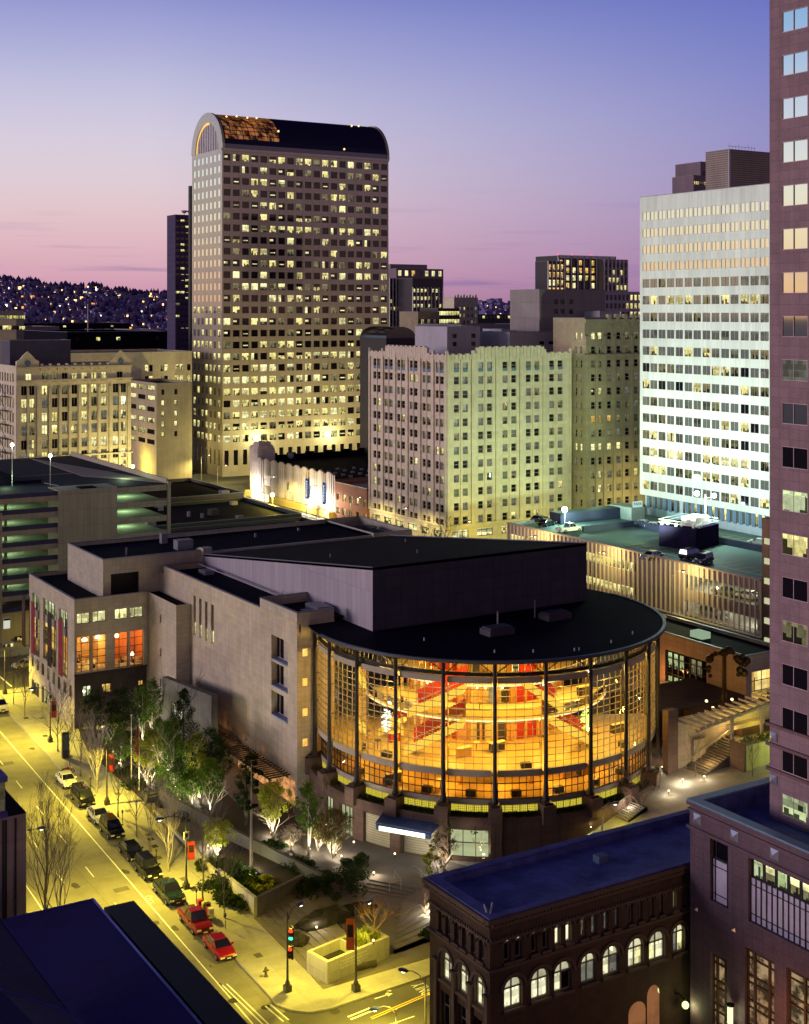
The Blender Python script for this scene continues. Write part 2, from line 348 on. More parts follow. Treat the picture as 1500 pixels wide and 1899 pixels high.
def win_geo(mb, Wl, w_, h, st, fm, mull, fw, a=0, z=0, dep=0):
    """glass in up to three pieces, frame and glazing bars; st names what shows behind"""
    q = lambda x0, x1, y0, y1, m: mb.wquad(Wl, a+x0*w_, a+x1*w_, z+y0*h, z+y1*h, -dep, m, (x0, x1, y0, y1))
    S = {'dark': [(0, 1, 0, 1, g_dark)], 'mid': [(0, 1, 0, 1, g_mid)], 'mir': [(0, 1, 0, 1, g_mir)], 'y': [(0, 1, 0, 1, l_y)], 'w': [(0, 1, 0, 1, l_w)],
         'o': [(0, 1, 0, 1, l_o)], 'g': [(0, 1, 0, 1, l_g)], 'm': [(0, 1, 0, 1, l_m)], 'd': [(0, 1, 0, 1, l_d)], 'b': [(0, 1, 0, 1, l_b)],
         'half': [(0, .45, 0, 1, l_w), (.45, 1, 0, 1, g_dark)], 'half2': [(.6, 1, 0, 1, l_y), (0, .6, 0, 1, l_d)],
         'low': [(0, 1, 0, .55, l_y), (0, 1, .55, 1, g_dark)], 'spot': [(0, 1, 0, 1, g_dark), (.1, .62, .42, .72, l_w)], 'spot2': [(0, 1, 0, 1, g_dark), (.2, .9, .35, .5, l_w)],
         'top': [(0, 1, .5, 1, l_w), (0, 1, 0, .5, l_d)]}[st]
    for i, (x0, x1, y0, y1, m) in enumerate(S):
        if st.startswith('spot') and i: mb.wquad(Wl, a+x0*w_, a+x1*w_, z+y0*h, z+y1*h, -dep+.01, m)
        else: q(x0, x1, y0, y1, m)
    if fw:
        B = lambda x0, x1, y0, y1: mb.wbox(Wl, a+x0, a+x1, z+y0, z+y1, -dep+.015, -dep+.07, fm)
        B(0, w_, 0, fw); B(0, w_, h-fw, h); B(0, fw, fw, h-fw); B(w_-fw, w_, fw, h-fw)
        for x in mull[0]: B(x*w_-fw/2, x*w_+fw/2, fw, h-fw)
        for y in mull[1]: B(fw, w_-fw, y*h-fw/2, y*h+fw/2)
WCACHE = {}
COUNT = {}
def windows(root, Wl, holes, styles, dep=.2, fm=None, mull=((), ()), fw=.06, limit=100, name='window', pick=None):
    """each opening's window is a part; past the limit the rest are one stuff part"""
    fm = fm or m_fr; rest = MB(); off = OFF[root.name]; n = COUNT.get(root.name, 0)
    for i, (a, b, c, d) in enumerate(holes):
        st = pick(i) if pick else rnd.choices([s for s, _ in styles], [p for _, p in styles])[0]
        if n < limit:
            w_, h = b-a, d-c; k = (round(w_, 2), round(h, 2), st, fm.name, mull, fw)
            if k not in WCACHE:
                mb = MB(); win_geo(mb, WL0, w_, h, st, fm, mull, fw); WCACHE[k] = mb.data(name)
            o = bpy.data.objects.new(name, WCACHE[k]); sc.collection.objects.link(o); o.parent = root
            o.location = Wl.p(a, c, -dep)-off; o.rotation_euler = (0, 0, Wl.ang()); n += 1
        else: win_geo(rest, Wl, b-a, d-c, st, fm, mull, fw, a, c, dep)
    COUNT[root.name] = n
    r = rest.build(name, root)
    if r: r['kind'] = 'stuff'
def grid(a0, pitch, n, w_, z0, zp, nz, h):     # openings: n columns from a0, nz rows upward from z0
    return [(a0+i*pitch, a0+i*pitch+w_, z0+j*zp, z0+j*zp+h) for j in range(nz) for i in range(n)]
OFFICE = [('dark', 34), ('w', 14), ('y', 14), ('m', 14), ('spot', 8), ('spot2', 6), ('half', 4), ('half2', 3), ('low', 3), ('d', 8), ('o', 1)]
def block(name, label, cat, x0, x1, y0, y1, z0, z1, m, mroof=None, hW=(), hS=(), dep=.22, par=.8, group=None, mcop=None, mr=None, kind=None):
    """a building block: walls with openings on the west and south faces, sunk roof behind a parapet"""
    r = thing(name, label, cat, (x0, y0, z0), group, kind) if not isinstance(name, bpy.types.Object) else name
    wl, ws = WW(x0, y1), WS(x0, y0); mb = MB()
    punch(mb, wl, 0, y1-y0, z0, z1, list(hW), dep, m, mr); punch(mb, ws, 0, x1-x0, z0, z1, list(hS), dep, m, mr)
    mb.face([(x1, y0, z0), (x1, y1, z0), (x1, y1, z1), (x1, y0, z1)], m); mb.face([(x1, y1, z0), (x0, y1, z0), (x0, y1, z1), (x1, y1, z1)], m)
    mb.build('wall', r)
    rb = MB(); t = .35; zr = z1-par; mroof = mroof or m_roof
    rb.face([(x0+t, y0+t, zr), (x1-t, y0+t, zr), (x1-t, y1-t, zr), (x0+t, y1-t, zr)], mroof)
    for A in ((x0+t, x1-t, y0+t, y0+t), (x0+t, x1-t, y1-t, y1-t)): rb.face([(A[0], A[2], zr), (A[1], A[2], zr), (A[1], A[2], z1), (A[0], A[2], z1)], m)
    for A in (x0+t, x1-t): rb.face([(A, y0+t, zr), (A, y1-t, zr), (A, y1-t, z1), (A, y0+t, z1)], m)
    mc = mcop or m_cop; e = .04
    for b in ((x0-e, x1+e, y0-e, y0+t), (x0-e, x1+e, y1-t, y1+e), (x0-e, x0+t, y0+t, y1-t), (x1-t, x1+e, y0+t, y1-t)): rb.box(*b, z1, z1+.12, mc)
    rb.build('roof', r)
    return r, wl, ws
def light(name, loc, p, col, r=.15, spot=None, size=None, to=None):
    if spot: d = bpy.data.lights.new(name, 'SPOT'); d.spot_size = math.radians(spot); d.spot_blend = .5; d.shadow_soft_size = r
    else: d = bpy.data.lights.new(name, 'POINT'); d.shadow_soft_size = r
    d.energy = p; d.color = col; o = bpy.data.objects.new(name, d); sc.collection.objects.link(o); o.location = loc
    if to is not None: o.rotation_euler = (Vector(to)-Vector(loc)).to_track_quat('-Z', 'Y').to_euler()
    return o
SOD = (1, .79, .08); SODG = (.92, 1, .30); MERC = (.62, 1, .82); WARM = (1, .62, .18); HAL = (1, .85, .6)
# ============================================================ THE GROUND AND THE STREETS
def strip(mb, xs, ylo, yhi, z0, z1, m):      # slab that follows the slope of the side streets
    for a, b in zip(xs[:-1], xs[1:]):
        c = [(a, ylo(a)), (b, ylo(b)), (b, yhi(b)), (a, yhi(a))]
        mb.hexa([(x, y, gz(x)+z0) for x, y in c]+[(x, y, gz(x)+z1) for x, y in c], m)
g = MB()
for a, b in ((-9000, 90), (90, 104), (104, 158), (158, 9000)): g.face([(a, -3000, gz(a)-.05), (b, -3000, gz(b)-.05), (b, 12000, gz(b)-.05), (a, 12000, gz(a)-.05)], m_grnd)
tag(g.build('ground'), kind='structure')
g = MB()
g.face([(cx(-60)-17, -60, 0), (cx(-60), -60, 0), (cx(600), 600, 0), (cx(600)-17, 600, 0)], m_road)
tag(g.build('avenue_road'), kind='structure')
g = MB()
yk = lambda x: 104.4+.05*(min(x, 72)-56.4)
strip(g, [-60, 37], lambda x: 95.2, lambda x: 105.2, -.04, .0, m_asph); strip(g, [54.2, 72, 90, 104, 158, 400], lambda x: 95.2, lambda x: yk(x)+.6, -.04, .004, m_asph)
g.face([(52.3, 97, .006), (56.4, 97, .006), (56.4, 106, .006), (52.3, 106, .006)], m_asph)
strip(g, [-60, 37], lambda x: 219, lambda x: 240, -.04, .0, m_asph); strip(g, [57, 90, 104, 158, 400], lambda x: 219, lambda x: 240, -.04, .004, m_asph)
strip(g, [147, 157], lambda x: -20, lambda x: 900, -.04, .012, m_asph)
strip(g, [57, 90, 104, 158, 400], lambda x: 352, lambda x: 378, -.04, .006, m_asph)
tag(g.build('side_streets'), kind='structure')
def curb(px, py): p = G(px, py, 0); return (p.x, p.y)
poly = [(cx(y), y) for y in (219.3, 180, 150, 122)]+[curb(*c) for c in ((475, 1818), (506, 1852), (512, 1860), (521, 1867), (545, 1875), (575, 1878), (612, 1871))]+[(72, yk(72)), (72, 219.3)]
g = MB(); g.prism(poly, -.05, .15, m_walk); strip(g, [72, 90, 104, 158], lambda x: yk(72), lambda x: 219.3, -.05, .15, m_walk)
tag(g.build('pavement'), kind='structure')
g = MB()
n = len(poly)
for i in range(n-2):
    a, b = Vector(poly[i]), Vector(poly[i+1]); d = (b-a).normalized(); nn = Vector((d.y, -d.x))*-1
    q = [a, b, b+nn*-.18, a+nn*-.18]; g.prism([(p.x, p.y) for p in q][::-1], -.02, .165, m_kerb)
strip(g, [72, 90, 104, 158], lambda x: yk(72)-.02, lambda x: yk(72)+.18, -.05, .165, m_kerb)
tag(g.build('kerb'), kind='structure')
g = MB(); strip(g, [-60, 37], lambda x: 86, lambda x: 95.2, -.05, .15, m_walk); g.prism([(32, 105.2), (cx(105)-17, 105.2), (cx(219)-17, 219), (32, 219)], -.05, .15, m_walk)
strip(g, [52.5, 90, 104, 158], lambda x: 80, lambda x: 95.2, -.05, .15, m_walk)
g.prism([(32, 240), (cx(240)-17, 240), (cx(600)-17, 600), (32, 600)], -.05, .15, m_walk); strip(g, [57.4, 90, 104, 147], lambda x: 240, lambda x: 251, -.05, .15, m_walk)
strip(g, [142, 147], lambda x: 108, lambda x: 219, -.05, .16, m_walk); strip(g, [157, 162], lambda x: 80, lambda x: 900, -.05, .16, m_walk)
tag(g.build('far_pavement'), kind='structure')
# painted lines
g = MB()
def seg(x0, y0, x1, y1, wd, m, z=.008, zf=gz):
    a, b = Vector((x0, y0)), Vector((x1, y1)); d = (b-a).normalized()*wd/2; nn = Vector((-d.y, d.x))
    g.face([(p.x, p.y, z+zf(p.x)) for p in (a-nn, b-nn, b+nn, a+nn)], m)
for off, w_ in ((-3.3, .14),): seg(cx(96)+off, 96, cx(216)+off, 216, w_, m_white)
for off in (-6.3, -9.5):
    y = 90
    while y < 215: seg(cx(y)+off, y, cx(y+3.2)+off, y+3.2, .12, m_white); y += 10.4
seg(cx(108)-13.2, 108, cx(216)-13.2, 216, .12, m_white)
for o in (0, .42): seg(cx(103)-2.7+o, 113.2, cx(103)-2.3+o, 96, .14, m_white, .014)
for o in (0, .5): seg(cx(103)-1.0+o, 107.8, cx(103)-.8+o, 104.6, .16, m_white, .014)
for o in (0, .5): seg(57.0, 101.9+o, 59.4, 102.2+o, .22, m_white, .014)
for o in (0, .28): seg(58.6, 101.0+o, 130, 101.6+o, .11, m_yel, .014)
seg(59.2, 99.4, 62, 99.5, .12, m_white, .014)
for y0 in (217.8, 222.2): seg(cx(y0)-16, y0, cx(y0)-.5, y0, .3, m_white, .014)
seg(57.6, 221, 57.6, 238, .3, m_white, .014); seg(60.6, 221, 60.6, 238, .3, m_white, .014)
for x in (57.6, ): seg(62, 229.6, 140, 229.6, .12, m_yel, .014)
tag(g.build('road_markings'), kind='structure')
def text(name, s, loc, rot, size, m, parent=None, ext=.01, al='CENTER', sx=1):
    c = bpy.data.curves.new(name, 'FONT'); c.body = s; c.size = size; c.extrude = ext; c.align_x = al; c.align_y = 'CENTER'; c.resolution_u = 3
    t = bpy.data.objects.new(name, c); me = bpy.data.meshes.new_from_object(t); me.materials.clear(); me.materials.append(m); bpy.data.objects.remove(t)
    o = bpy.data.objects.new(name, me); sc.collection.objects.link(o); o.rotation_euler = rot; o.scale = (sx, 1, 1)
    if parent: o.parent = parent; o.location = Vector(loc)-OFF[parent.name]
    else: o.location = loc
    return o
p = G(765, 1817, 0)
o = tag(text('road_lettering', 'ONLY', (p.x, 103.1, .014), (0, 0, math.radians(90)), .95, m_white, ext=0), kind='structure'); o.scale = (.85, 2.0, 1)
a = MB(); p = G(712, 1847, 0)
for q in ([(-1.1, -.08), (.5, -.08), (.5, .08), (-1.1, .08)], [(.3, -.08), (.9, .5), (.75, .6), (.15, .05)], [(.5, .35), (1.15, .4), (1.05, .95)], [(.3, -.3), (1.0, -.02), (.3, .3)]):
    a.face([(p.x+x*.9, p.y+y, .012) for x, y in q], m_white)
tag(a.build('turn_arrow'), kind='structure')
a = MB(); p = G(488, 1748+0, 0)
def ringmark(c, r):
    for i in range(14):
        t0, t1 = 2*math.pi*i/14, 2*math.pi*(i+1)/14
        a.face([(c.x+k*math.cos(t), c.y+k*math.sin(t), .012) for k, t in ((r-.05, t0), (r+.05, t0), (r+.05, t1), (r-.05, t1))], m_white)
b0 = G(278, 1672, 0)
for dx, dy in ((0, 0), (.25, 1.0)): ringmark(b0+Vector((dx, dy, 0)), .34)
tag(a.build('cycle_marking'), kind='structure')
m_man = P('manhole_iron', (.05, .045, .04), flat=True, joints=(.25, .25, .4, .06))
for i, (px, py, r) in enumerate(((432, 1856, .45), (492, 1868, .4), (621, 1876, .45))):
    c = MB(); q = G(px, py, 0); c.cyl(q.x, q.y, .0, .012, r, m_man, 20)
    tag(c.build('manhole_cover'), ['round iron manhole cover beside the double white line near the kerb corner', 'smaller round manhole cover close to the curved kerb', 'round manhole cover in the side street below the corner pavement'][i], 'manhole cover', 'manhole covers')
m_patch = P('asphalt_patch', (.11, .10, .085), noise=(.8, .3), flat=True); m_oil = P('oil_stain', (.07, .06, .045), noise=(1.5, .4), flat=True); g = MB()
for i in range(16):
    y = rnd.uniform(100, 214); x = cx(y)-rnd.uniform(3.8, 15); a, b = rnd.uniform(.5, 2.2), rnd.uniform(.8, 5); g.face([(x, y, .004), (x+a, y, .004), (x+a+.03*b, y+b, .004), (x+.03*b, y+b, .004)], m_patch)
for i in range(26):
    y = rnd.uniform(100, 205); x = cx(y)-rnd.uniform(1.2, 5.5) if i % 2 else cx(y)-rnd.uniform(6, 14); r = rnd.uniform(.12, .45); g.face([(x+r*rnd.uniform(.6, 1.2)*math.cos(6.283*k/9), y+1.8*r*rnd.uniform(.6, 1.2)*math.sin(6.283*k/9), .0055) for k in range(9)], m_oil)
tag(g.build('road_patches'), kind='structure')
g = MB()
for i in range(14):
    y = rnd.uniform(110, 205); x = cx(y)+rnd.uniform(.8, 3.6); g.face([(x, y, .154), (x+.7, y, .154), (x+.7, y+.9, .154), (x, y+.9, .154)], m_patch if i % 2 else m_man)
tag(g.build('pavement_covers'), kind='structure')
# ============================================================ FAR TERRAIN
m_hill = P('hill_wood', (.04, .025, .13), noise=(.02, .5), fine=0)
def ridge(px): 
    return 60+ (58 if px < 0 else 58-30*(px/320) if px < 320 else 28-10*min(1, (px-320)/500))+2.5*math.sin(px/23)+1.5*math.sin(px/9+1)
g = MB(); cols_ = list(range(-240, 1720, 20)); dist = [1500, 1750, 2000, 2300, 2600, 3200]
vs = []
for d in dist:
    for px in cols_:
        k = min(1, (d-1500)/1100); lat = (px-750)/FPX*d; z = 8+(ridge(px)-8)*(k**.8) if d <= 2600 else 5
        vs.append((FW[0]*d+RT[0]*lat, FW[1]*d+RT[1]*lat, z))
nc = len(cols_)
g.mesh_(vs, [(j*nc+i, j*nc+i+1, (j+1)*nc+i+1, (j+1)*nc+i) for j in range(len(dist)-1) for i in range(nc-1)], m_hill)
tag(g.build('hills'), kind='structure')
def hz(px, d): return 8+(ridge(px)-8)*(max(0, min(1, (d-1500)/1100))**.8)
def at(px, d): l = (px-750)/FPX*d; return FW[0]*d+RT[0]*l, FW[1]*d+RT[1]*l
g = MB(); lv = MB(); e1 = E('house_light_amber', (1, .62, .2), 3.2); e2 = E('house_light_white', (1, .92, .7), 4); e3 = E('house_light_green', (.5, 1, .75), 1.5); e4 = E('house_light_orange', (1, .4, .1), 1.5)
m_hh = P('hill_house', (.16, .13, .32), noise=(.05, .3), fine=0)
for i in range(1000):
    px = rnd.uniform(-20, 330) if i < 780 else rnd.uniform(860, 1010); d = 1500+1080*rnd.random()**.8; x, y = at(px, d); z = hz(px, d)
    s = rnd.uniform(5, 11); h = rnd.uniform(4, 8); g.box(x-s/2, x+s/2, y-s/2, y+s/2, z-4, z+h, m_hh)
    if rnd.random() < .5:
        e = rnd.choices([e1, e2, e3, e4], [6, 1.3, .5, 2.5])[0]; r = (.6+2.0*rnd.random()**2.5)*(1.5 if rnd.random() < .12 else 1)
        lv.box(x-s/2-r, x-s/2-.3, y-s/2-r*1.6, y-s/2-.3, z+h*.3, z+h*.3+r*1.3, e)
tag(g.build('hillside_houses'), kind='stuff'); tag(lv.build('hillside_lights'), kind='stuff')
g = MB()
for i in range(700):
    px = rnd.uniform(-40, 335) if i < 760 else rnd.uniform(860, 1015); d = 1500+1120*rnd.random() if i % 3 else 2590; x, y = at(px, d); z = hz(px, d)
    h = rnd.uniform(5, 12)*(1 if i % 3 else 1.2); r = h*rnd.uniform(.2, .55)
    k = rnd.randint(5, 7); vs = []
    for zz, rr in ((-1, r*.7), (h*.35, r), (h*.75, r*.55), (h, .3)): vs += [(x+rr*rnd.uniform(.6, 1.2)*math.cos(6.283*t/k), y+rr*rnd.uniform(.6, 1.2)*math.sin(6.283*t/k), z+zz+rnd.uniform(-1, 1)) for t in range(k)]
    g.mesh_(vs, [(j*k+t, j*k+(t+1) % k, (j+1)*k+(t+1) % k, (j+1)*k+t) for j in range(3) for t in range(k)]+[tuple(range(3*k, 4*k))], m_hill)
tag(g.build('hillside_woods'), kind='stuff')
# ============================================================ THE CITY BEHIND
m_tan = P('tan_concrete_tower', (.35, .295, .25), joints=(3.16, 3.66, .15, .08), noise=(.05, .12), fine=.05, rough=.28, spec=1.0, coat=.8)
m_cream = P('cream_terracotta', (.68, .60, .44), noise=(.15, .18), joints=(1.2, .9, .08, .03))
m_pinkt = P('pale_terracotta', (.62, .53, .43), noise=(.12, .18), joints=(1.3, .75, .1, .03))
m_brownt = P('brown_terracotta', (.33, .27, .18), noise=(.2, .25), joints=(1.3, .75, .15, .04))
m_wmar = P('white_marble_cladding', (.68, .72, .67), noise=(.08, .13), joints=(1.3, 3.53, .08, .04))
m_lav = P('pale_render', (.42, .39, .46), noise=(.2, .15))
m_brick = P('red_brick', (.28, .11, .07), noise=(.5, .25), joints=(.6, .3, .2, .03))
m_purp = P('mauve_concrete', (.22, .16, .20), noise=(.1, .15))
m_grey = P('grey_concrete', (.26, .23, .24), noise=(.1, .2), joints=(6, 3.5, .2, .1))
m_bluep = P('blue_grey_panel', (.12, .20, .30), noise=(.5, .1))
def C_(Wl, *pxs): return [Wl.pick(p, 600)[0] for p in pxs]
def Zr(Wl, px, *pys): return [Wl.pick(px, y)[1] for y in pys]
def holes(Wl, pxc, hw, px0, rows, hh):       # centres of columns in pixels, half width, rows (tops) measured at px0
    out = []
    for py in rows:
        zt, zb = Wl.pick(px0, py)[1], Wl.pick(px0, py+hh)[1]
        for p in pxc: out.append((Wl.pick(p-hw, 600)[0], Wl.pick(p+hw, 600)[0], zb, zt))
    return out
# ---- barrel-vaulted office tower
T = thing('office_tower', 'tall tan office tower with a dark barrel-vaulted glass top and a grid of lit windows', 'office tower', (171.7, 388.5, 8))
ws, wl = WS(171.7, 388.5), WW(171.7, 412.7); z0 = 8
hs = grid(.43, 3.155, 19, 2.3, 107.92-24*3.66, 3.66, 25, 2.08); hs_low = [(.7+i*3.155, 2.2+i*3.155, 12.9, 17.6) for i in range(19)]
hw = grid(1.3, 3.25, 7, 1.75, 107.92-24*3.66, 3.66, 25, 2.08); hw_low = [(1.5+i*3.25, 2.6+i*3.25, 12.9, 17.6) for i in range(7)]
mb = MB(); punch(mb, ws, 0, 60.1, z0, 111.6, hs+hs_low, .3, m_tan); punch(mb, wl, 0, 24.2, z0, 111.6, hw+hw_low, .07, m_tan)
mb.face([(231.8, 388.5, z0), (231.8, 412.7, z0), (231.8, 412.7, 111.6), (231.8, 388.5, 111.6)], m_tan); mb.face([(231.8, 412.7, z0), (171.7, 412.7, z0), (171.7, 412.7, 111.6), (231.8, 412.7, 111.6)], m_tan)
for i in range(20): mb.wbox(ws, max(0, i*3.155-.12), i*3.155+.12, z0, 111.5, -.1, .05, m_tan)
mb.build('wall', T)
rowp = [rnd.choice([.2, .3, .4, .65, .3]) for _ in range(25)]
for j in (0, 1, 2, 3, 4, 5, 7): rowp[j] = .9
def pk(i, n, pr=OFFICE):
    j = i//n; lit = rowp[j] if j < 25 else 0
    if j >= 25: return 'dark'
    if rnd.random() < lit*1.0: return rnd.choices(['w', 'y', 'm', 'half', 'low', 'd', 'top'], [5, 5, 4, 1, 1, 1, 1] if j < 7 else [2, 2.5, 4, 1, 1.5, 2, .5])[0]
    return rnd.choices(['dark', 'spot', 'spot2', 'd'], [11, 2, 2, 1.5])[0]
windows(T, ws, hs+hs_low, OFFICE, .3, m_dark, fw=0, limit=60, pick=lambda i: pk(i, 19))
windows(T, wl, hw+hw_low, OFFICE, .05, m_dark, fw=0, limit=100, pick=lambda i: ('mir' if i//7 > 11 else rnd.choice(['mid', 'y', 'm', 'y', 'mid'])))
v = MB(); cyy, R_ = 400.6, 12.15; m_vault = GLASSD('dark_vault_glass', (.012, .006, .018), .10, .12)
for i in range(24):
    a0, a1 = math.pi*i/24, math.pi*(i+1)/24
    f = lambda x, a, r=R_: (x, cyy-r*math.cos(a), 111.6+r*math.sin(a))
    v.face([f(172.4, a0), f(231.2, a0), f(231.2, a1), f(172.4, a1)], m_vault)
v.build('vault_glass', T)
for x in (171.6, 231.2):
    v = MB()
    for i in range(24):
        a0, a1 = math.pi*i/24, math.pi*(i+1)/24; c = [f(x, a0, 9.3 if x < 200 else .1), f(x, a0, 12.5), f(x, a1, 12.5), f(x, a1, 9.3 if x < 200 else .1)]
        v.hexa([(x, p[1], p[2]) for p in (c[0], c[1], c[2], c[3])]+[(x+.8, p[1], p[2]) for p in (c[0], c[1], c[2], c[3])], m_tan)
    v.build('gable_arch', T)
v = MB(); lav = P('gable_glazing', (.45, .42, .5), rough=.4)
for i in range(24):
    a0, a1 = math.pi*i/24, math.pi*(i+1)/24; v.face([(172.3, cyy, 111.6), f(172.3, a0, 9.4), f(172.3, a1, 9.4)], lav)
for k in range(-4, 5): v.box(172.1, 172.25, cyy+k*1.9-.1, cyy+k*1.9+.1, 111.7, 111.6+math.sqrt(max(0, 9.2**2-(k*1.9)**2)), m_tan)
v.build('gable_window', T)
v = MB(); e_arch = E('arch_cove_light', (1, .6, .2), 1.3)
for i in range(11, 24):
    a0, a1 = math.pi*i/24, math.pi*(i+1)/24; v.face([f(172.05, a0, 8.6), f(172.05, a0, 9.35), f(172.05, a1, 9.35), f(172.05, a1, 8.6)], e_arch)
v.build('cove_light', T)
v = MB(); l_at = LIT('lit_atrium', (1, .30, .07), .42, scale=.35, lo=.4, hi=.62, floor=.05, col2=(1, .42, .15), room=False)
for i in range(2, 10):
    a0, a1 = math.pi*(i+.1)/24, math.pi*(i+.9)/24
    for k in range(9):
        x = 173+k*2.1; v.face([f(x, a0, 12.2), f(x+1.85, a0, 12.2), f(x+1.85, a1, 12.2), f(x, a1, 12.2)], l_at)
v.build('lit_atrium_glass', T)
for x, a in ((192, .6), (222, 1.2), (225, 1.25), (176, 1.1), (180, 1.2), (183.5, 1.15), (187, 1.2), (215, .2)): v = MB(); v.ball(f(x, a, 12.3), .3, e1, 6); v.build('roof_lamp', T)
v = MB(); v.box(171.2, 231.9, 388.1, 388.45, 110.9, 111.7, m_tan); v.build('cornice', T)
# annex with an arched window
Wn = WS(0, 386.5); x0, x1 = C_(Wn, 327, 356); r, a_, b_ = block('tower_annex', 'low cream annex with an arched window at the foot of the vaulted tower', 'annex', x0, x1, 386.5, 400, 8, Wn.pick(340, 806)[1], m_tan)
mb = MB(); wc = (x0+x1)/2-x0+.2; zz = Wn.pick(340, 852)[1]
pts = [(wc-1.5, zz), (wc+1.5, zz)]+[(wc+1.5*math.cos(t*math.pi/8), zz+2.6+1.6*math.sin(t*math.pi/8)) for t in range(9)]
mb.face([b_.p(s, z, .03) for s, z in pts], l_m); mb.build('arched_window', r)
# ---- ornate cream building, far left
Wn = WS(0, 335); x0, x1 = C_(Wn, 30, 243); zt = Wn.pick(135, 677)[1]
cpx = [44.5, 58.8, 82.8, 101.5, 120, 138, 156.5, 174.5, 192.5, 214.5, 228.5]
rows = [713.5, 737, 763, 786.5, 812.5, 836]; Wx = WS(x0, 335)
hs = holes(Wx, cpx, 5.3, 135, rows, 17)+holes(Wx, [53]+cpx[2:9]+[222], 5.3, 135, [691], 16)+holes(Wx, cpx, 5.5, 135, [858, 882], 12)
Wy = WW(x0, 352); hw = [(1.5+i*2.4, 2.7+i*2.4, h[2], h[3]) for h in hs[::11][:8] for i in range(6)]
r, wl, ws = block('department_building', 'ornate cream terracotta building with twin scrolled gables and rows of paired windows', 'building', x0, x1, 335, 352, 4, zt, m_cream, hS=hs, hW=hw, dep=.35)
windows(r, ws, hs, [('dark', 9), ('y', 8), ('w', 6), ('d', 8), ('m', 5), ('b', 5), ('half2', 2)], .35, mull=((.5,), ()), fw=.08)
windows(r, wl, hw, [('dark', 6), ('y', 4), ('d', 3)], .35, mull=((), (.5,)), fw=.08)
mb = MB(); L_ = x1-x0
for s in [Wx.pick(p, 600)[0] for p in (34, 51.7, 70, 92, 111, 129, 147, 165.5, 183.5, 204, 221.5, 238)]: mb.wbox(ws, s-.28, s+.28, 6, zt-5.5, -.1, .3, m_cream)
for py, h in ((706, .5), (682, .45), (846, .4)): z = Wx.pick(135, py)[1]; mb.wbox(ws, -.2, L_+.2, z, z+h, -.1, .55, m_cream)
for s in (0, L_-5.6):
    prof = [(0, 0), (5.6, 0), (5.6, 1.2), (4.7, 1.6), (3.9, 2.6), (2.8, 3.6), (1.7, 2.6), (.9, 1.6), (0, 1.2)]
    f0 = [ws.p(s+a, zt+b, .25) for a, b in prof]; f1 = [ws.p(s+a, zt+b, -.6) for a, b in prof]
    mb.face(f0, m_cream); mb.face(f1[::-1], m_cream)
    for i in range(len(prof)): j = (i+1) % len(prof); mb.face([f0[j], f0[i], f1[i], f1[j]], m_cream)
    c = ws.p(s+2.8, zt+.7, .3); mb.tube([c, c+Vector((0, -.1, 0))], .75, m_bluep, 12)
for i in range(9): s = 6.3+i*(L_-12.6)/8; mb.wbox(ws, s-.3, s+.3, zt-1.2, zt+.5, 0, .4, m_cream)
mb.build('cornice', r)
fe = MB()
for k in range(10):
    z = 8+k*3.5
    for a, b in ((352.2, 353.6), ): fe.box(x0-1.5, x0-.1, 339, 345, z, z+.1, m_dark)
    fe.tube([(x0-1.4, 339.2, z), (x0-1.4, 344.8, z+3.4)], .08, m_dark, 4); fe.tube([(x0-1.4, 344.8, z), (x0-1.4, 339.2, z+1.1)], .05, m_dark, 4)
    for y in (339, 342, 345): fe.tube([(x0-1.5, y, z), (x0-1.5, y, z+1.1)], .05, m_dark, 4)
fe.build('fire_escape', r)
def bpx(name, label, cat, y0, pl, pr, pyt, dy, m, z0=9, hs=None, st=OFFICE, hw=None, par=.6, mroof=None, group=None, fw=0, mull=((), ()), dep=.25, lim=40, pxz=None):
    Wn = WS(0, y0); x0, x1 = C_(Wn, pl, pr); z1 = Wn.pick(pxz or pl, pyt)[1]; Wx = WS(x0, y0)
    H = hs(Wx, x1-x0, z1) if hs else []; HW = hw(WW(x0, y0+dy), dy, z1) if hw else []
    r, wl, ws = block(name, label, cat, x0, x1, y0, y0+dy, z0, z1, m, hS=H, hW=HW, par=par, mroof=mroof, group=group, dep=dep)
    if H: windows(r, ws, H, st, dep, m_dark, fw=fw, limit=lim, mull=mull)
    if HW: windows(r, wl, HW, st, dep, m_dark, fw=fw, limit=lim+20, mull=mull)
    return r, wl, ws, (x0, x1, z1)
reg = lambda n, w_, r, h, zlo, zhi: (lambda Wx, Ln, z1: [(Ln*(i+.5)/n-w_/2, Ln*(i+.5)/n+w_/2, z, z+h) for i in range(n) for z in [z1-zhi-(k*(zlo))/1 for k in range(r)]])
def rows_(n, w_, pitch, r, h, top): return lambda Wx, Ln, z1: [(Ln*(i+.5)/n-w_/2, Ln*(i+.5)/n+w_/2, z1-top-h-k*pitch, z1-top-k*pitch) for k in range(r) for i in range(n)]
bpx('penthouse', 'dark flat-topped penthouse above the cream building with scrolled gables', 'penthouse', 342, 18, 131, 632, 8, P('dark_render', (.10, .09, .13)), z0=40)
bpx('commercial_building', 'long plain beige block between the cream gabled building and the vaulted tower', 'building', 400, 131, 356, 655, 30, m_cream, hs=lambda Wx, Ln, z1: holes(Wx, [272, 280, 301, 308, 328, 336, 350], 3.2, 300, [676, 697, 718], 12), st=[('dark', 4), ('d', 4), ('m', 4)], lim=30)
Wn = WS(0, 372); xc = C_(Wn, 290)[0]
Wy = WW(xc, 396); hw = [(a, b, c, d) for c, d in [(Wn.pick(290, y+9)[1], Wn.pick(290, y)[1]) for y in (716, 735, 756, 777, 798, 817)] for a, b in ((1.5, 7.5), (9, 15), (16.5, 22.5))]
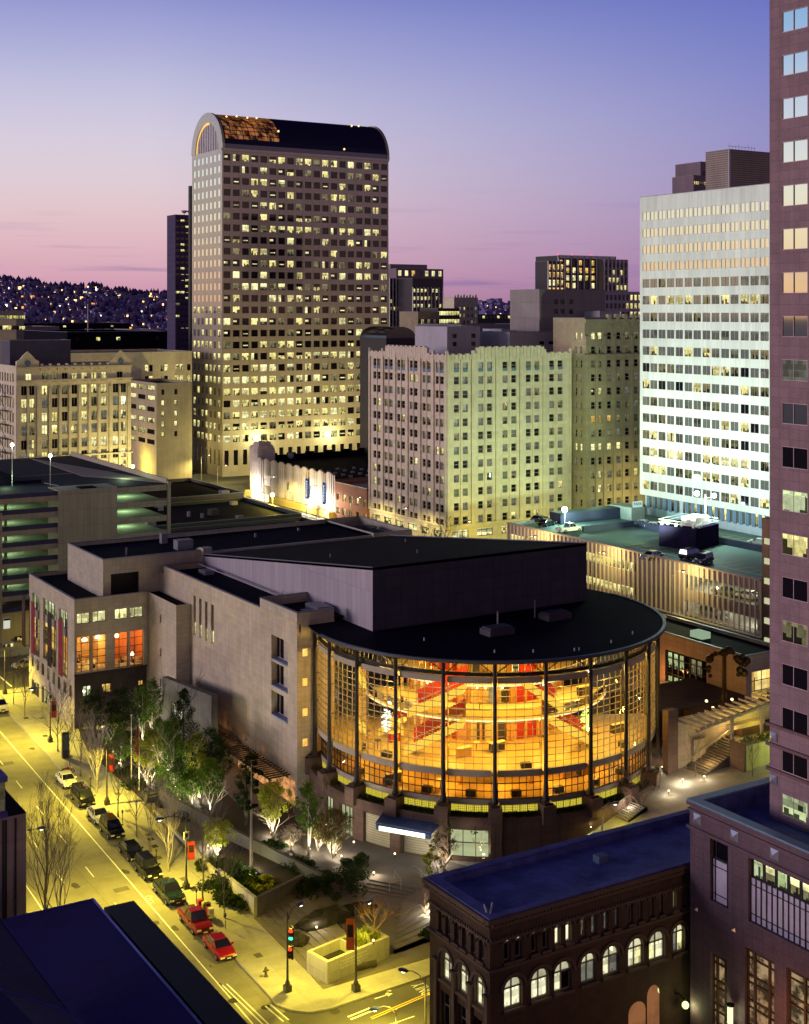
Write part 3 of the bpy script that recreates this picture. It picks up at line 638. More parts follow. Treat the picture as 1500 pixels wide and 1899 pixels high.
hs = lambda Wx, Ln, z1: holes(Wx, [302, 326], 2.8, 310, (722, 742, 762, 781, 800), 10)
r, wl, ws, q = bpx('corner_building', 'small beige block with a wide-windowed side and a plain wall of small windows', 'building', 372, 290, 356, 711, 24, P('beige_render', (.42, .35, .24)), hs=hs, st=[('y', 3), ('w', 3), ('dark', 2)], hw=lambda *a: hw, fw=.1)
# low dark roofs of the district between the cream building and the hill
rnd2 = random.Random(3)
lowb = [('flat-roofed building with a lit window strip at the far left edge', 460, -10, 44, 577, 40, m_grey), ('tan slab standing behind the lit strip building at the left edge', 430, -12, 30, 592, 20, m_tan),
        ('dark windowless hall on the skyline left of the flagpole', 500, 125, 310, 616, 60, m_roof), ('white plant room box on a dark roof below the hill', 620, 80, 116, 619, 12, m_lav),
        ('low pale rooftop box below the hill, nearest the dark slab tower', 760, 243, 292, 611, 30, m_lav), ('dark low block under the wooded hill at the left', 700, 40, 110, 606, 50, m_purp),
        ('small pale plant room beside the dark hall', 780, 172, 210, 611, 15, m_lav), ('long dark warehouse under the hillside lights', 900, 40, 240, 600, 60, m_roof)]
for i, (lb, y0, a, b, pt, dy, m) in enumerate(lowb):
    bpx('city_building', lb, 'building', y0, a, b, pt, dy, m, z0=5, hs=rows_(9, 2, 3.6, 2, 1.2, 1.5) if i in (0, 7) else rows_(5, 1.6, 4, 1, 1.3, 2), st=[('y', 3), ('dark', 4)], lim=12)
g = MB(); g.cyl(*at(163, 560), 40, 64, .25, m_steel, 6)
tag(g.build('flagpole'), 'thin bare mast standing on the dark roofs below the hill', 'mast')
# dark slab tower
r, wl, ws, q = bpx('office_tower', 'dark narrow slab tower with satellite dishes, partly hidden behind the vaulted tower', 'office tower', 800, 325, 378, 398, 14, P('dark_glass_tower', (.07, .05, .12), joints=(2.4, 3.7, .3, .4)), hs=rows_(6, 2.6, 3.75, 26, 1.3, 3), st=[('dark', 20), ('y', 3), ('spot2', 3), ('d', 3)], lim=100)
d = MB(); x0, x1, z1 = q
for k in (8, 12): d.lathe(x0+k, 805, [(2, z1+3.2), (1.8, z1+2.4), (1.2, z1+1.7), (.2, z1+1.4)], m_lav, 10); d.cyl(x0+k, 805, z1, z1+1.5, .2, m_steel, 6)
d.build('satellite_dish', r)
bpx('office_tower', 'sliver of a tower edge behind the vaulted tower near its top left', 'office tower', 470, 353, 364, 345, 2, m_dark, lim=5)
# ---- white ribbed shop front and brick building along Third Avenue
BX = 160; wl0 = WW(BX, 343); y1 = 343
r = thing('ribbed_shop', 'long low shop with a white ribbed front, domed pylon and two blue vertical signs', 'shop building', (BX, 294, 9.5))
zt = 20.5; Ln = y1-294
pan = [(wl0.pick(a, 900)[0], wl0.pick(b, 900)[0]) for a, b in ((487, 489), (501, 504), (517, 520), (532, 535), (547.5, 551), (564, 567), (593, 596))]
hol = [(a, b, 14+0, 16) for a, b in pan]+[(a, b, 10.9+.6, 12.9) for a, b in pan[:]]
mb = MB(); m_rib = P('white_ribbed_terracotta', (.66, .56, .52), noise=(.3, .12), joints=(5, 1.1, .12, .05)); punch(mb, wl0, 0, Ln, 11.5, zt, hol, .2, m_rib)
for i in range(12):
    s0 = i*Ln/11
    for k in range(6):
        a0, a1 = s0+.35+k*(Ln/11-.7)/6, s0+.35+(k+1)*(Ln/11-.7)/6
        if i < 11 and i not in (2, 5, 8): mb.wbox(wl0, a0, a1-.06, 11.6, zt-.3+.9*math.sin(math.pi*(k+.5)/6), 0, .12+.5*math.sin(math.pi*(k+.5)/6), m_rib)
        elif i < 11: mb.wbox(wl0, a0, a1-.06, 16.6, zt-.3+.9*math.sin(math.pi*(k+.5)/6), 0, .12+.5*math.sin(math.pi*(k+.5)/6), m_rib); mb.wbox(wl0, a0, a1-.06, 11.6, 13.6, 0, .12+.5*math.sin(math.pi*(k+.5)/6), m_rib)
mb.box(BX, 200, 293.9, 294, 9, zt-1, m_brick); mb.box(199.9, 200, 294, y1, 9, zt-1, m_brick); mb.box(BX, 200, y1, y1+.1, 9, zt-1, m_brick)
mb.build('wall', r)
windows(r, wl0, hol, [('dark', 4), ('d', 3), ('half2', 1)], .2, m_dark, fw=0)
mb = MB(); mb.box(BX+.2, 199.9, 294, y1, zt-1.6, zt-1.3, m_roof)
for x in range(166, 196, 5):
    for y in range(297, 315, 4): mb.box(x, x+.8, y, y+.8, zt-1.3, zt-.8, m_cop)
for i in range(14): s = 2.5+i*2.9; mb.box(BX+s, BX+s+2.7, y1-.6, y1, zt-1.3, zt+.2+.5*(i % 2), m_roof)
for x, y in ((186, 318), (170, 338)): mb.ball((x, y, zt+.3), .9, m_lav, 10)
mb.build('roof', r)
mb = MB(); mb.wbox(wl0, -.1, Ln, 9.9, 11.5, 0, 1.6, P('yellow_canopy_fascia', (.62, .46, .14), noise=(.3, .1))); mb.build('canopy', r)
mb = MB(); s1, s2 = wl0.pick(479, 940)[0], wl0.pick(508, 940)[0]; mb.wbox(wl0, s1, s2, 9.9, 11.9, 1.6, 2.2, E('bright_marquee', (1, .93, .6), 1.6, True)); mb.build('marquee', r)
mb = MB(); e_shop = E('lit_shop_windows', (1, .85, .5), 2.2)
for i in range(5): s = wl0.pick(524+i*15, 960)[0]; mb.wquad(wl0, s, s+3.6, 7.2, 9.6, .05, l_w)
mb.build('shop_window', r)
py_ = MB(); x, y = BX+1.2, 341.5
py_.box(x-1.6, x+3.6, y-4.2, y+1.2, zt-1, zt+2.6, m_rib); py_.box(x-1.3, x+3.3, y-3.9, y+.9, zt+2.6, zt+3.6, m_rib); py_.box(x-.8, x+3, y-3.2, y+.4, zt+3.6, zt+4.4, m_rib)
for k in range(5): py_.box(x-1.8, x-1.6, y-4+k*1.05, y-3.4+k*1.05, zt-1, zt+3.2, m_rib)
py_.build('pylon', r)
m_sgn = E('blue_sign_face', (.015, .06, .22), .9)
for px, pt, pb in ((569, 888, 925), (600.5, 895, 935)):
    s, z1 = wl0.pick(px, pt, .9); _, zb = wl0.pick(px, pb, .9)
    b = MB(); b.wbox(wl0, s-.75, s+.75, zb, z1, .75, .95, m_sgn); b.build('sign_board', r)
    text('sign_lettering', 'ROMMON', wl0.p(s, (zb+z1)/2, .99), (math.pi/2, 0, wl0.ang()), 1.0, E('sign_letters', (.9, .95, 1), 1.3), r)
for o in [o for o in bpy.data.objects if o.name.startswith('sign_lettering')]:
    o.rotation_euler = (Matrix.Rotation(wl0.ang(), 3, 'Z') @ Matrix.Rotation(math.pi/2, 3, 'X') @ Matrix.Rotation(-math.pi/2, 3, 'Z')).to_euler(); o.scale = (.92, 1, 1)
for px, py in ((571, 924), (602, 934), (473, 900)): s, z = wl0.pick(px, py, 1.5); light('facade_floodlight', wl0.p(s+(.8 if px > 500 else 0), z-.5, 2.6), 2200, (.85, .95, 1) if px > 500 else (1, .95, .8), .2)
Wb = WW(BX, 294); ln = 294-278.2
hb = holes(Wb, [625.8, 637.8, 650.2, 662.3, 676], 2.8, 650, (920, 946), 14)
r, wl, ws = block('brick_building', 'small red brick building between the ribbed shop and the pale corner block', 'building', BX, 190, 278.2, 293.9, 8, 18.9, m_brick, hW=hb, mroof=P('pale_roofing', (.28, .36, .40), noise=(.2, .1)))
windows(r, wl, hb, [('y', 3), ('dark', 2), ('d', 3), ('half2', 2)], .22, fw=.12)
b = MB(); b.box(165, 170, 281, 286, 18, 20.4, m_lav); b.box(172, 178, 284, 290, 18, 19.8, m_lav); b.build('roof_hatch', r)
# ---- pale terracotta corner block (two faces)
X0, Y0, X1, Y1, ZT = 160.6, 244.6, 194.5, 277.9, 51.2
Wl_, Ws_ = WW(X0, Y1), WS(X0, Y0)
pw = [680+.3467*z for z in (45, 67, 105, 130, 173, 195, 240, 262, 308, 333, 378, 402)]; ps = [680+.3467*z for z in (480, 527, 610, 657, 740, 787, 865, 910, 990, 1035)]
rw = [440+.3467*(672+k*74.2)-1.5 for k in range(12)]
hs = holes(Ws_, ps, 4.7, 895, rw, 14.2); hw = holes(Wl_, pw, 3.2, 775, [y-2.5 for y in rw], 14.2)
zs0, zs1 = Ws_.pick(900, 993)[1], Ws_.pick(900, 977)[1]
hs2 = [(a, b, zs0, zs1) for a, b in [(Ws_.pick(p, 600)[0], Ws_.pick(q, 600)[0]) for p, q in ((839, 869), (885, 914), (930, 955), (972, 1000), (1010, 1035))]]
hw2 = [(a, b, zs0, zs1) for a, b in [(Wl_.pick(p, 600)[0], Wl_.pick(q, 600)[0]) for p, q in ((690, 704), (712, 726), (734, 748), (756, 773), (781, 796), (804, 820))]]
r, wl, ws = block('terracotta_block', 'pale terracotta corner block with scalloped parapet, green-lit on one face', 'office building', X0, X1, Y0, Y1, 9.4, ZT, m_pinkt, hS=hs+hs2, hW=hw+hw2, dep=.3)
oldst = [('dark', 20), ('mid', 8), ('b', 9), ('d', 6), ('half2', 1), ('y', 1)]
windows(r, ws, hs, oldst, .3, mull=((), (.5,)), fw=.09, limit=60); windows(r, wl, hw, [('dark', 14), ('d', 5), ('b', 3), ('y', 2), ('w', 1)], .3, mull=((), (.5,)), fw=.09, limit=95)
windows(r, ws, hs2, [('w', 1), ('m', 1)], .3, m_dark, mull=((.33, .66), (.7,)), fw=.12, limit=200); windows(r, wl, hw2, [('w', 1), ('m', 2)], .3, m_dark, mull=((.5,), (.7,)), fw=.12, limit=200)
mb = MB()
for Wq, ps_, Lq in ((ws, ps, X1-X0), (wl, pw, Y1-Y0)):
    se = [0]+[(Wq.pick(ps_[i], 600)[0]+Wq.pick(ps_[i+1], 600)[0])/2 for i in range(1, len(ps_)-1, 2)]+[Lq]
    for s in se: mb.wbox(Wq, max(0, s-.55), min(Lq, s+.55), 14.6, ZT+.3, -.1, .32, m_pinkt); mb.wbox(Wq, max(0, s-.3), min(Lq, s+.3), ZT+.3, ZT+1.2, -.3, .25, m_pinkt)
    for i in range(0, len(ps_), 2):
        s = (Wq.pick(ps_[i], 600)[0]+Wq.pick(ps_[i+1], 600)[0])/2; mb.wbox(Wq, s-.16, s+.16, 14.6, ZT-.6, -.1, .16, m_pinkt)
    n = int(Lq/.95)
    for i in range(n):
        s = i*Lq/n; mid = .22 < (i+.5)/n < .78
        mb.wbox(Wq, s+.04, s+Lq/n-.04, ZT-.8, ZT+(.55 if i % 2 else .3)+(1.5 if mid else 0), -.4, .22, m_pinkt)
    z = Wq.pick(900 if Wq is ws else 750, 686 if Wq is ws else 684)[1]
    for i in range(0, len(ps_)): s = Wq.pick(ps_[i], 600)[0]; mb.wbox(Wq, s-.6, s+.6, z-.35, z+.35, 0, .08, m_bluep)
    mb.wbox(Wq, 0, Lq, 14.2, 14.7, -.05, .35, m_pinkt); mb.wbox(Wq, 0, Lq, 10.2+3.2, 10.2+3.5, -.05, .2, m_pinkt)
mb.build('pilasters_and_parapet', r)
tag(bpx('penthouse', 'pale penthouse with two small dark windows, on the terracotta block', 'penthouse', 262, 829, 890, 606, 14, m_lav, z0=50, hs=lambda Wx, Ln, z1: holes(Wx, [843, 878], 4, 843, (619, 634), 8), st=[('dark', 1)], fw=.1)[0])
bpx('penthouse', 'long low penthouse with a green-lit side at the right end of the terracotta block', 'penthouse', 258, 945, 1034, 616, 14, m_lav, z0=50, hs=lambda Wx, Ln, z1: holes(Wx, [1005, 1022], 5, 1000, (633,), 6), st=[('dark', 1)])
bpx('penthouse', 'small grey box penthouse between two pale ones', 'penthouse', 268, 930, 946, 611, 8, m_lav, z0=50)
# ---- brown terracotta block behind
X0, Y0 = 195.2, 240.4; Ws_ = WS(X0, Y0); X1 = Ws_.pick(1215, 600)[0]+X0; Wl_ = WW(X0, 252)
ps = [680+.3467*z for z in (1212, 1247, 1298, 1348, 1394, 1442)]; rw = [440+.3467*(507+k*73.7) for k in range(13)]
hs = holes(Ws_, ps, 4.1, 1140, rw, 13.5); hw = [(a, b, c, d) for (x, y, c, d) in hs[::6] for a, b in ((8.0, 8.9), (9.8, 10.7))]
ZT = Ws_.pick(1100, 590)[1]
r, wl, ws = block('brown_block', 'brown terracotta block with a carved cornice, standing between the pale block and white slab', 'office building', X0, X1, Y0, 252, 9.4, ZT, m_brownt, hS=hs, hW=hw, dep=.3, par=.4)
pkb = {0: 'w', 1: 'w', 24+24: 'w', 49: 'w', 50: 'w', 51: 'w', 36: 'o', 37: 'o', 38: 'o', 39: 'd', 24: 'spot', 25: 'w', 60: 'd', 61: 'w', 63: 'd', 65: 'y', 66: 'd', 67: 'y', 68: 'y', 69: 'd'}
windows(r, ws, hs, oldst, .3, mull=((), (.5,)), fw=.09, pick=lambda i: pkb.get(i) or rnd.choices(['dark', 'd', 'b', 'mid'], [10, 4, 3, 3])[0])
windows(r, wl, hw, oldst, .3, mull=((), (.5,)), fw=.09, limit=120, pick=lambda i: 'w' if i in (0, 1, 16, 17) else rnd.choice(['mid', 'dark', 'b']))
mb = MB()
for s in [Ws_.pick(p, 600)[0] for p in (1087, 1106, 1121, 1138.5, 1155, 1171.5, 1188)]: mb.wbox(ws, max(0, s-.35), s+.35, 16, ZT-4, -.1, .3, m_brownt)
for py, h, o in ((657, .4, .5), (592, .9, .7), (945, .6, .5)): z = Ws_.pick(1100, py)[1]; mb.wbox(ws, -.2, X1-X0, z-h, z, -.1, o, m_brownt)
for p in range(1124, 1200, 15): s = Ws_.pick(p, 600)[0]; mb.wbox(ws, s, s+.9, ZT-1.8, ZT+.9, -.2, .8, m_brownt)
mb.build('cornice', r)
r2, _, _, _ = bpx('plant_tower', 'grey concrete lift tower rising behind the brown terracotta block', 'building', 262, 1000, 1122, 537, 12, m_grey, z0=30, hs=lambda Wx, Ln, z1: holes(Wx, [1031, 1043, 1059], 3.8, 1040, (555, 573), 9), st=[('dark', 1)])
bpx('low_penthouse', 'small white rooftop box beside the grey lift tower', 'penthouse', 256, 1112, 1150, 577, 8, m_lav, z0=40)
# ---- white slab
X0, Y1 = 191.8, 217.9; Wl_ = WW(X0, Y1); Lw = 40.5
ce = [Wl_.pick(p, 600)[0] for p in (1198, 1212.3, 1227.5, 1243.5, 1259.6, 1276.5, 1292.8, 1309.9, 1326.8, 1344.6, 1362, 1381, 1399.3, 1417.8)]
zz0 = Wl_.pick(1192, 393.5)[1]; hw = []
for k in range(17):
    zt_ = zz0-3.52*k
    for s in ce: hw.append((s-1.08, s+1.08, zt_-1.85, zt_))
r, wl, ws = block('white_slab', 'tall white marble-faced office slab with bands of paired windows, floodlit from below', 'office tower', X0, 216, Y1-Lw, Y1, 22.4, Wl_.pick(1190, 366)[1], m_wmar, hW=hw, dep=.1, par=.5)
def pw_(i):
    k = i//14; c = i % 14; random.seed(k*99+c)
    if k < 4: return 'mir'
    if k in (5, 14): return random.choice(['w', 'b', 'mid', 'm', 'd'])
    if k < 8: return random.choices(['mid', 'b', 'd'], [6, 5, 1])[0]  # dim lit panes and pale glass imitate hills reflected in these rows
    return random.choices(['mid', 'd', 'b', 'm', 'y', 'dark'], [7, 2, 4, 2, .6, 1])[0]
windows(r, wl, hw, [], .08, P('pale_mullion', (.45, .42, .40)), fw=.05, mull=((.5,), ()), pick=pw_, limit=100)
mb = MB(); ys = Y1-Lw
mb.box(X0+1.2, 216, ys, Y1-.3, 18, 22.4, P('pale_blue_plinth', (.42, .52, .60), noise=(.3, .1)))
for i in range(24):
    s = .9+i*1.66
    if i != 6: mb.box(X0+1.05, X0+1.2, Y1-s-.95, Y1-s-.1, 19.6, 22.3, m_bluep)
mb.build('recessed_storey', r)
mb = MB()
for i in range(24):
    s = .9+i*1.66; mb.wquad(WW(X0+1.2, Y1), s+.95, s+1.55, 19.8, 22.1, .02, rnd.choice([l_d, g_mid, l_m]))
mb.build('ground_storey_window', r)
# towers behind the white slab
r, wl, ws, q = bpx('office_tower', 'mauve tower top with a round emblem, stepping up behind the white slab', 'office tower', 330, 1299, 1352, 300, 12, m_purp, z0=60, par=.3)
Wc = WW(q[0], 342); s, z = Wc.pick(1311, 312)
mb = MB(); lc = ws.p(1.6, q[2]-4.0, .08)
def disc(mb, c, Wq, r0, r1, m, n=20):
    for i in range(n):
        t0, t1 = 6.2832*i/n, 6.2832*(i+1)/n
        mb.face([c+Wq.u*(k*math.cos(t))+Vector((0, 0, k*math.sin(t))) for k, t in ((r0, t0), (r1, t0), (r1, t1), (r0, t1))], m)
disc(mb, lc, ws, .75, .95, m_dark); disc(mb, lc, ws, .3, .5, m_dark); mb.build('emblem', r)
mb = MB(); mb.wbox(ws, 3.6, 8, q[2]-4.4, q[2]-4.2, 0, 1.2, m_lav); mb.build('ledge', r)
r, wl, ws, q2 = bpx('office_tower', 'lower step of the mauve tower with a lit window strip, behind the white slab', 'office tower', 326, 1286, 1352, 325, 10, m_purp, z0=60, hs=lambda Wx, Ln, z1: [(i*.75+.3, i*.75+.9, z1-3.0, z1-1.9) for i in range(8)], st=[('y', 2), ('d', 3)], lim=9)
m_louv = P('rust_louvre', (.20, .15, .15), stripe=(.55, .16, (.36, .30, .26)), noise=(.1, .3))
r, wl, ws, q3 = bpx('plant_screen', 'large louvred plant screen with aerials on top, above the white slab', 'plant screen', 245, 1351, 1480, 277, 8, m_louv, z0=70)
a = MB()
for k in range(9): x = q3[0]+.5+k*1.1; a.tube([(x, 245.3, q3[2]), (x, 245.3, q3[2]+1.2+.5*(k % 3 == 0))], .04, m_dark, 4)
a.tube([(q3[0], 245.3, q3[2]+.9), (q3[0]+9.5, 245.3, q3[2]+.9)], .04, m_dark, 4); a.build('railing', r)
a = MB(); a.box(q3[0]-.1, q3[0]+.45, 244.7, 245, 70, q3[2]+.1, m_lav); a.build('corner_post', r)
# ---- distant towers
def fins(r, ws, Ln, z0, z1, n, m, w_=.35, o=.5):
    mb = MB()
    for i in range(n+1): mb.wbox(ws, Ln*i/n-w_/2, Ln*i/n+w_/2, z0, z1, 0, o, m)
    mb.build('fins', r)
m_blk = P('black_glass_wall', (.035, .03, .045), rough=.3); m_wf = P('white_fins', (.75, .70, .75))
r, wl, ws, q = bpx('office_tower', 'black tower with white vertical fins beside the vaulted tower', 'office tower', 560, 722, 776, 516, 20, m_blk, hs=rows_(9, 1.0, 3.6, 7, 1.7, 3), st=[('y', 2), ('dark', 5), ('d', 1)]); fins(r, ws, q[1]-q[0], 9, q[2], 9, m_wf)
r, wl, ws, q = bpx('office_tower', 'black tower block with white fins and a dark crown band, right of the first', 'office tower', 545, 765, 820, 516, 20, m_blk, hs=rows_(8, 1.1, 3.6, 6, 1.7, 5), st=[('y', 3), ('dark', 3), ('w', 1)]); fins(r, ws, q[1]-q[0], 9, q[2]-4.2, 8, m_wf)
bpx('office_tower', 'mauve flat-topped tower rising behind the black finned towers', 'office tower', 640, 735, 822, 498, 20, m_purp, hs=rows_(7, 2.2, 5, 1, 3, 1), st=[('o', 1), ('w', 1), ('dark', 2)])
bpx('office_tower', 'upper plant storey of the mauve tower behind the finned towers', 'plant room', 655, 724, 792, 490, 10, m_grey, z0=60)
r, wl, ws, q = bpx('apartment_tower', 'cream battlemented apartment block on the skyline, left of the distant hills', 'building', 600, 842, 886, 552, 16, m_cream, hs=rows_(6, 1.3, 3.6, 6, 1.8, 5), st=oldst)
mb = MB()
for i in range(8): s = (q[1]-q[0])*i/8; mb.wbox(ws, s+.2, s+1, q[2], q[2]+1.2+.6*(i % 2), -.5, .2, m_cream)
mb.build('battlements', r)
bpx('city_building', 'dark building with one row of bright windows below the battlemented block', 'building', 480, 812, 852, 572, 14, m_dark, hs=rows_(8, 1.4, 3.4, 2, 1.7, 1.2), st=[('w', 3), ('y', 2)])
bpx('city_building', 'greenish stone block with a carved parapet, left of the bright window row', 'building', 450, 775, 815, 578, 14, m_brownt, hs=rows_(7, 1.3, 3.4, 4, 1.8, 3), st=oldst)
bpx('city_building', 'long low dark block with lit windows under the distant hills', 'building', 720, 880, 1000, 583, 20, m_dark, hs=rows_(18, 2, 4, 1, 1.6, 1), st=[('y', 2), ('dark', 4), ('w', 1)])
bpx('city_building', 'long blue-grey roofed store behind the pale penthouses', 'building', 420, 855, 1000, 602, 30, P('blue_render', (.16, .17, .24)), hs=rows_(22, 1, 3, 1, 1.2, 2), st=[('dark', 1)], lim=30)
r = thing('arched_roof', 'dark barrel-vaulted glass roof peeping out right of the tall tower', 'vaulted roof', (232, 330, 40)); v = MB(); WQ = WS(0, 330); xa, xb = C_(WQ, 716, 771); zq = WQ.pick(740, 606)[1]; Rq = (xb-xa)/2
for i in range(14):
    a0, a1 = math.pi*i/14, math.pi*(i+1)/14; ff = lambda a, y: ((xa+xb)/2+Rq*math.cos(a), y, zq-3.2+3.2*math.sin(a))
    v.face([ff(a0, 330), ff(a1, 330), ff(a1, 345), ff(a0, 345)], m_vault); v.face([((xa+xb)/2, 330, zq-3.2), ff(a0, 330), ff(a1, 330)], m_vault)
v.box(xa, xb, 330, 345, 9, zq-3.2, m_dark); v.build('vault', r)
# stepped glass tower with red beacons
r, wl, ws, q = bpx('office_tower', 'stepped tower with vertical white fins, glowing upper windows and red beacons', 'office tower', 520, 1035, 1140, 474, 18, m_blk, hs=rows_(9, 1.9, 3.7, 7, 2.6, 2), st=[('o', 4), ('w', 3), ('dark', 2)], lim=60); fins(r, ws, q[1]-q[0], 9, q[2], 9, m_wf, .5)
fins(r, ws, q[1]-q[0], q[2]-1.2, q[2]+.3, 40, m_wf, .8)
e_red = E('red_beacon', (1, .03, .05), 4); mb = MB()
for s in (.3, 8.8, 21.0): mb.ball(ws.p(s, q[2]+.7, -.5), .32, e_red, 8)
mb.build('beacon', r)
r, wl, ws, q = bpx('office_tower', 'lower left shoulder of the stepped finned tower, windows glowing orange', 'office tower', 512, 1016, 1046, 484, 10, m_blk, hs=rows_(4, 1.4, 3.7, 7, 2.8, 1.5), st=[('o', 5), ('w', 1)]); fins(r, ws, q[1]-q[0], 9, q[2], 4, m_wf, .4)
r, wl, ws, q = bpx('office_tower', 'lower right shoulder of the stepped tower with a lit corner', 'office tower', 515, 1120, 1163, 481, 12, m_grey, hs=rows_(6, 1.4, 3.7, 8, 2.4, 1.5), st=[('y', 2), ('dark', 5)]); fins(r, ws, q[1]-q[0], 9, q[2], 6, m_wf, .4)
bpx('office_tower', 'pale low tower with dark window strips between the brown block and white slab', 'office tower', 420, 1122, 1190, 541, 12, m_lav, hs=rows_(9, 1.3, 3.4, 3, 2.2, 1.2), st=[('dark', 3), ('y', 2)])
# ============================================================ CONCERT HALL
H_ = thing('concert_hall', 'concert hall with a glowing glass rotunda, striped limestone wall and dark wedge-shaped roof', 'concert hall', (75.5, 148.4, 0))
C = (98.5, 141.4); A0 = -124.9                    # rotunda centre; bearing from it towards the eye
COLS = [-88.3, -73, -57.8, -42.5, -27.3, -12, 3.2, 18.5, 33.7, 49, 64.2, 79.5, 95]
wl = WW(75.5, 192.5); LW = 192.5-148.4
slots = [(wl.pick(300+a*.2, 1150)[0], wl.pick(300+b*.2, 1150)[0], wl.pick(300+(a+b)*.1, 1030+d*.2)[1], wl.pick(300+(a+b)*.1, 1030+c*.2)[1]) for a, b, c, d in ((293, 315, 375, 738), (345, 368, 400, 762), (400, 423, 428, 792), (455, 481, 455, 818))]
s0, s1 = wl.pick(503, 1200)[0], wl.pick(533.5, 1200)[0]
zt = [wl.pick(503, y)[1] for y in (1176, 1225, 1279)]; rh = wl.pick(503, 1176)[1]-wl.pick(503, 1222)[1]
recs = [(s0, s1, z-rh, z) for z in zt]; recs = [(a, b, c+.0, d) for a, b, c, d in recs]
mb = MB(); punch(mb, wl, 0, LW, 0, 22.7, slots+recs, .9, m_lime)
ws2 = WS(75.5, 148.4)
sw = [(ws2.pick(561, 1200)[0], ws2.pick(571.5, 1200)[0], ws2.pick(565, y+15)[1], ws2.pick(565, y)[1]) for y in (1203, 1258, 1314, 1370)]
punch(mb, ws2, 0, 5.2, 0, 22.7, sw, .25, m_lime2)
mb.box(75.5, 82, 192.49, 192.5, 0, 22.7, m_lime); mb.build('limestone_wall', H_)
mb = MB()
for a, b, c, d in slots: mb.wquad(wl, a, b, c, c+(d-c)*.3, -.3, l_w); mb.wquad(wl, a, b, c+(d-c)*.3, d, -.5, g_dark)
mb.build('slot_window', H_)
e_or = LIT('orange_window', (1, .42, .05), 1.3, scale=.5, lo=.2, hi=.6, floor=.35, col2=(1, .65, .15), room=False)
for a, b, c, d in recs:
    w_ = b-a; m1 = MB()
    m1.wquad(wl, a, b, c, d, -.88, m_lime2); m1.wbox(wl, a+w_*.02, a+w_*.14, c+.3, d, -.86, -.8, g_dark); m1.wbox(wl, a+w_*.2, a+w_*.38, c+.3, d, -.86, -.8, g_dark)
    m1.wbox(wl, a, b, c, c+.18, -.85, .05, P('blue_sill', (.2, .24, .42)) if 'blue_sill' not in bpy.data.materials else bpy.data.materials['blue_sill'])
    z1 = c+(d-c)*.33; z2 = c+(d-c)*.68; m1.wbox(wl, a+w_*.74, a+w_*.97, z1, z2, -.86, -.78, e_or); m1.build('recessed_window', H_)
m1 = MB()
for a, b, c, d in sw: m1.wquad(ws2, a, b, c, d, -.2, e_or)
m1.build('corner_window', H_)
# flat roof of the west wing, raised end, rail
mb = MB(); mb.box(75.8, 82.2, 148.7, 192.3, 21.6, 21.9, m_roof); mb.box(75.46, 75.8, 148.4, 192.5, 22.7, 22.82, m_cop); mb.box(75.8, 76.0, 148.4, 192.5, 21.6, 22.7, m_lime2); mb.box(75.8, 82, 192.1, 192.5, 22.7, 22.8, m_cop)
ya = 192.5-wl.pick(483, 1140)[0]
for q in ((75.42, 75.75, 148.3, ya), (75.75, 80.6, 148.3, 148.65), (75.75, 82.1, ya-.3, ya)): mb.box(*q, 22.6, 24.0, m_lime2); mb.box(q[0]-.04, q[1]+.04, q[2]-.04, q[3]+.04, 24.0, 24.1, m_cop)
mb.box(75.75, 82.1, 148.65, ya-.3, 22.6, 22.9, m_roof); mb.box(79.5, 81.6, 150.5, 154, 22.9, 23.8, m_cop); mb.box(78.3, 79.4, 151, 153, 22.9, 23.3, m_cop)
mb.box(79.5, 81, 186.2, 188.6, 21.9, 22.5, m_cop); mb.tube([(81.3, 164, 21.9), (81.3, 164, 23.3), (81.3, 150, 23.3), (81.3, 150, 21.9)], .04, m_cop, 4)
mb.tube([(80.9, 192, 22.6), (80.9, 166, 22.6)], .07, m_lav, 4)
mb.build('wing_roof', H_)
# wedge-shaped auditorium shed
mb = MB(); xw, xe, yf, yb = 82.2, 115.2, 141.5, 192.6; zf_, zb_ = 30.0, 23.8
mb.face([(xw, yb, 21.5), (xw, yf, 21.5), (xw, yf, zf_), (xw, yb, zb_)], m_panel); mb.build('shed_side_wall', H_)
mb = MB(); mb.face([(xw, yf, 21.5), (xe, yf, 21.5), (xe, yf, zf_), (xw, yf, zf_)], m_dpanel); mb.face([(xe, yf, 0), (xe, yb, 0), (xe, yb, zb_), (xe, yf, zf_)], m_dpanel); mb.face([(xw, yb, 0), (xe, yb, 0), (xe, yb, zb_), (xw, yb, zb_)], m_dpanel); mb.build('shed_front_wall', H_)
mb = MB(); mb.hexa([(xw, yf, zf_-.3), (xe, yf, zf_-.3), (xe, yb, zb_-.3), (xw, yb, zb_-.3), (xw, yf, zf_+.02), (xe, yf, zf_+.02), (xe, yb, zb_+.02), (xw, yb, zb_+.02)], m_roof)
mb.tube([(xw, yf, zf_+.05), (xw, yb, zb_+.05)], .07, m_cop, 4); mb.tube([(xw, yf, zf_+.05), (xe, yf, zf_+.05)], .06, m_dpanel, 4); mb.tube([(xe, yf, zf_+.05), (xe, yb, zb_+.05)], .12, m_cop, 4)
for x, y in ((88, 163), (97, 155), (108, 176)): z = zb_+(yb-y)/(yb-yf)*(zf_-zb_); mb.cyl(x, y, z, z+.5, .09, m_cop, 6)
mb.build('shed_roof', H_)
mb = MB(); mb.box(115.2, 121, 148, 192.5, 0, 21.9, m_lime2); mb.box(75.5, 115, 192.5, 194.2, 0, 21.5, m_lime2); mb.build('east_wing', H_)
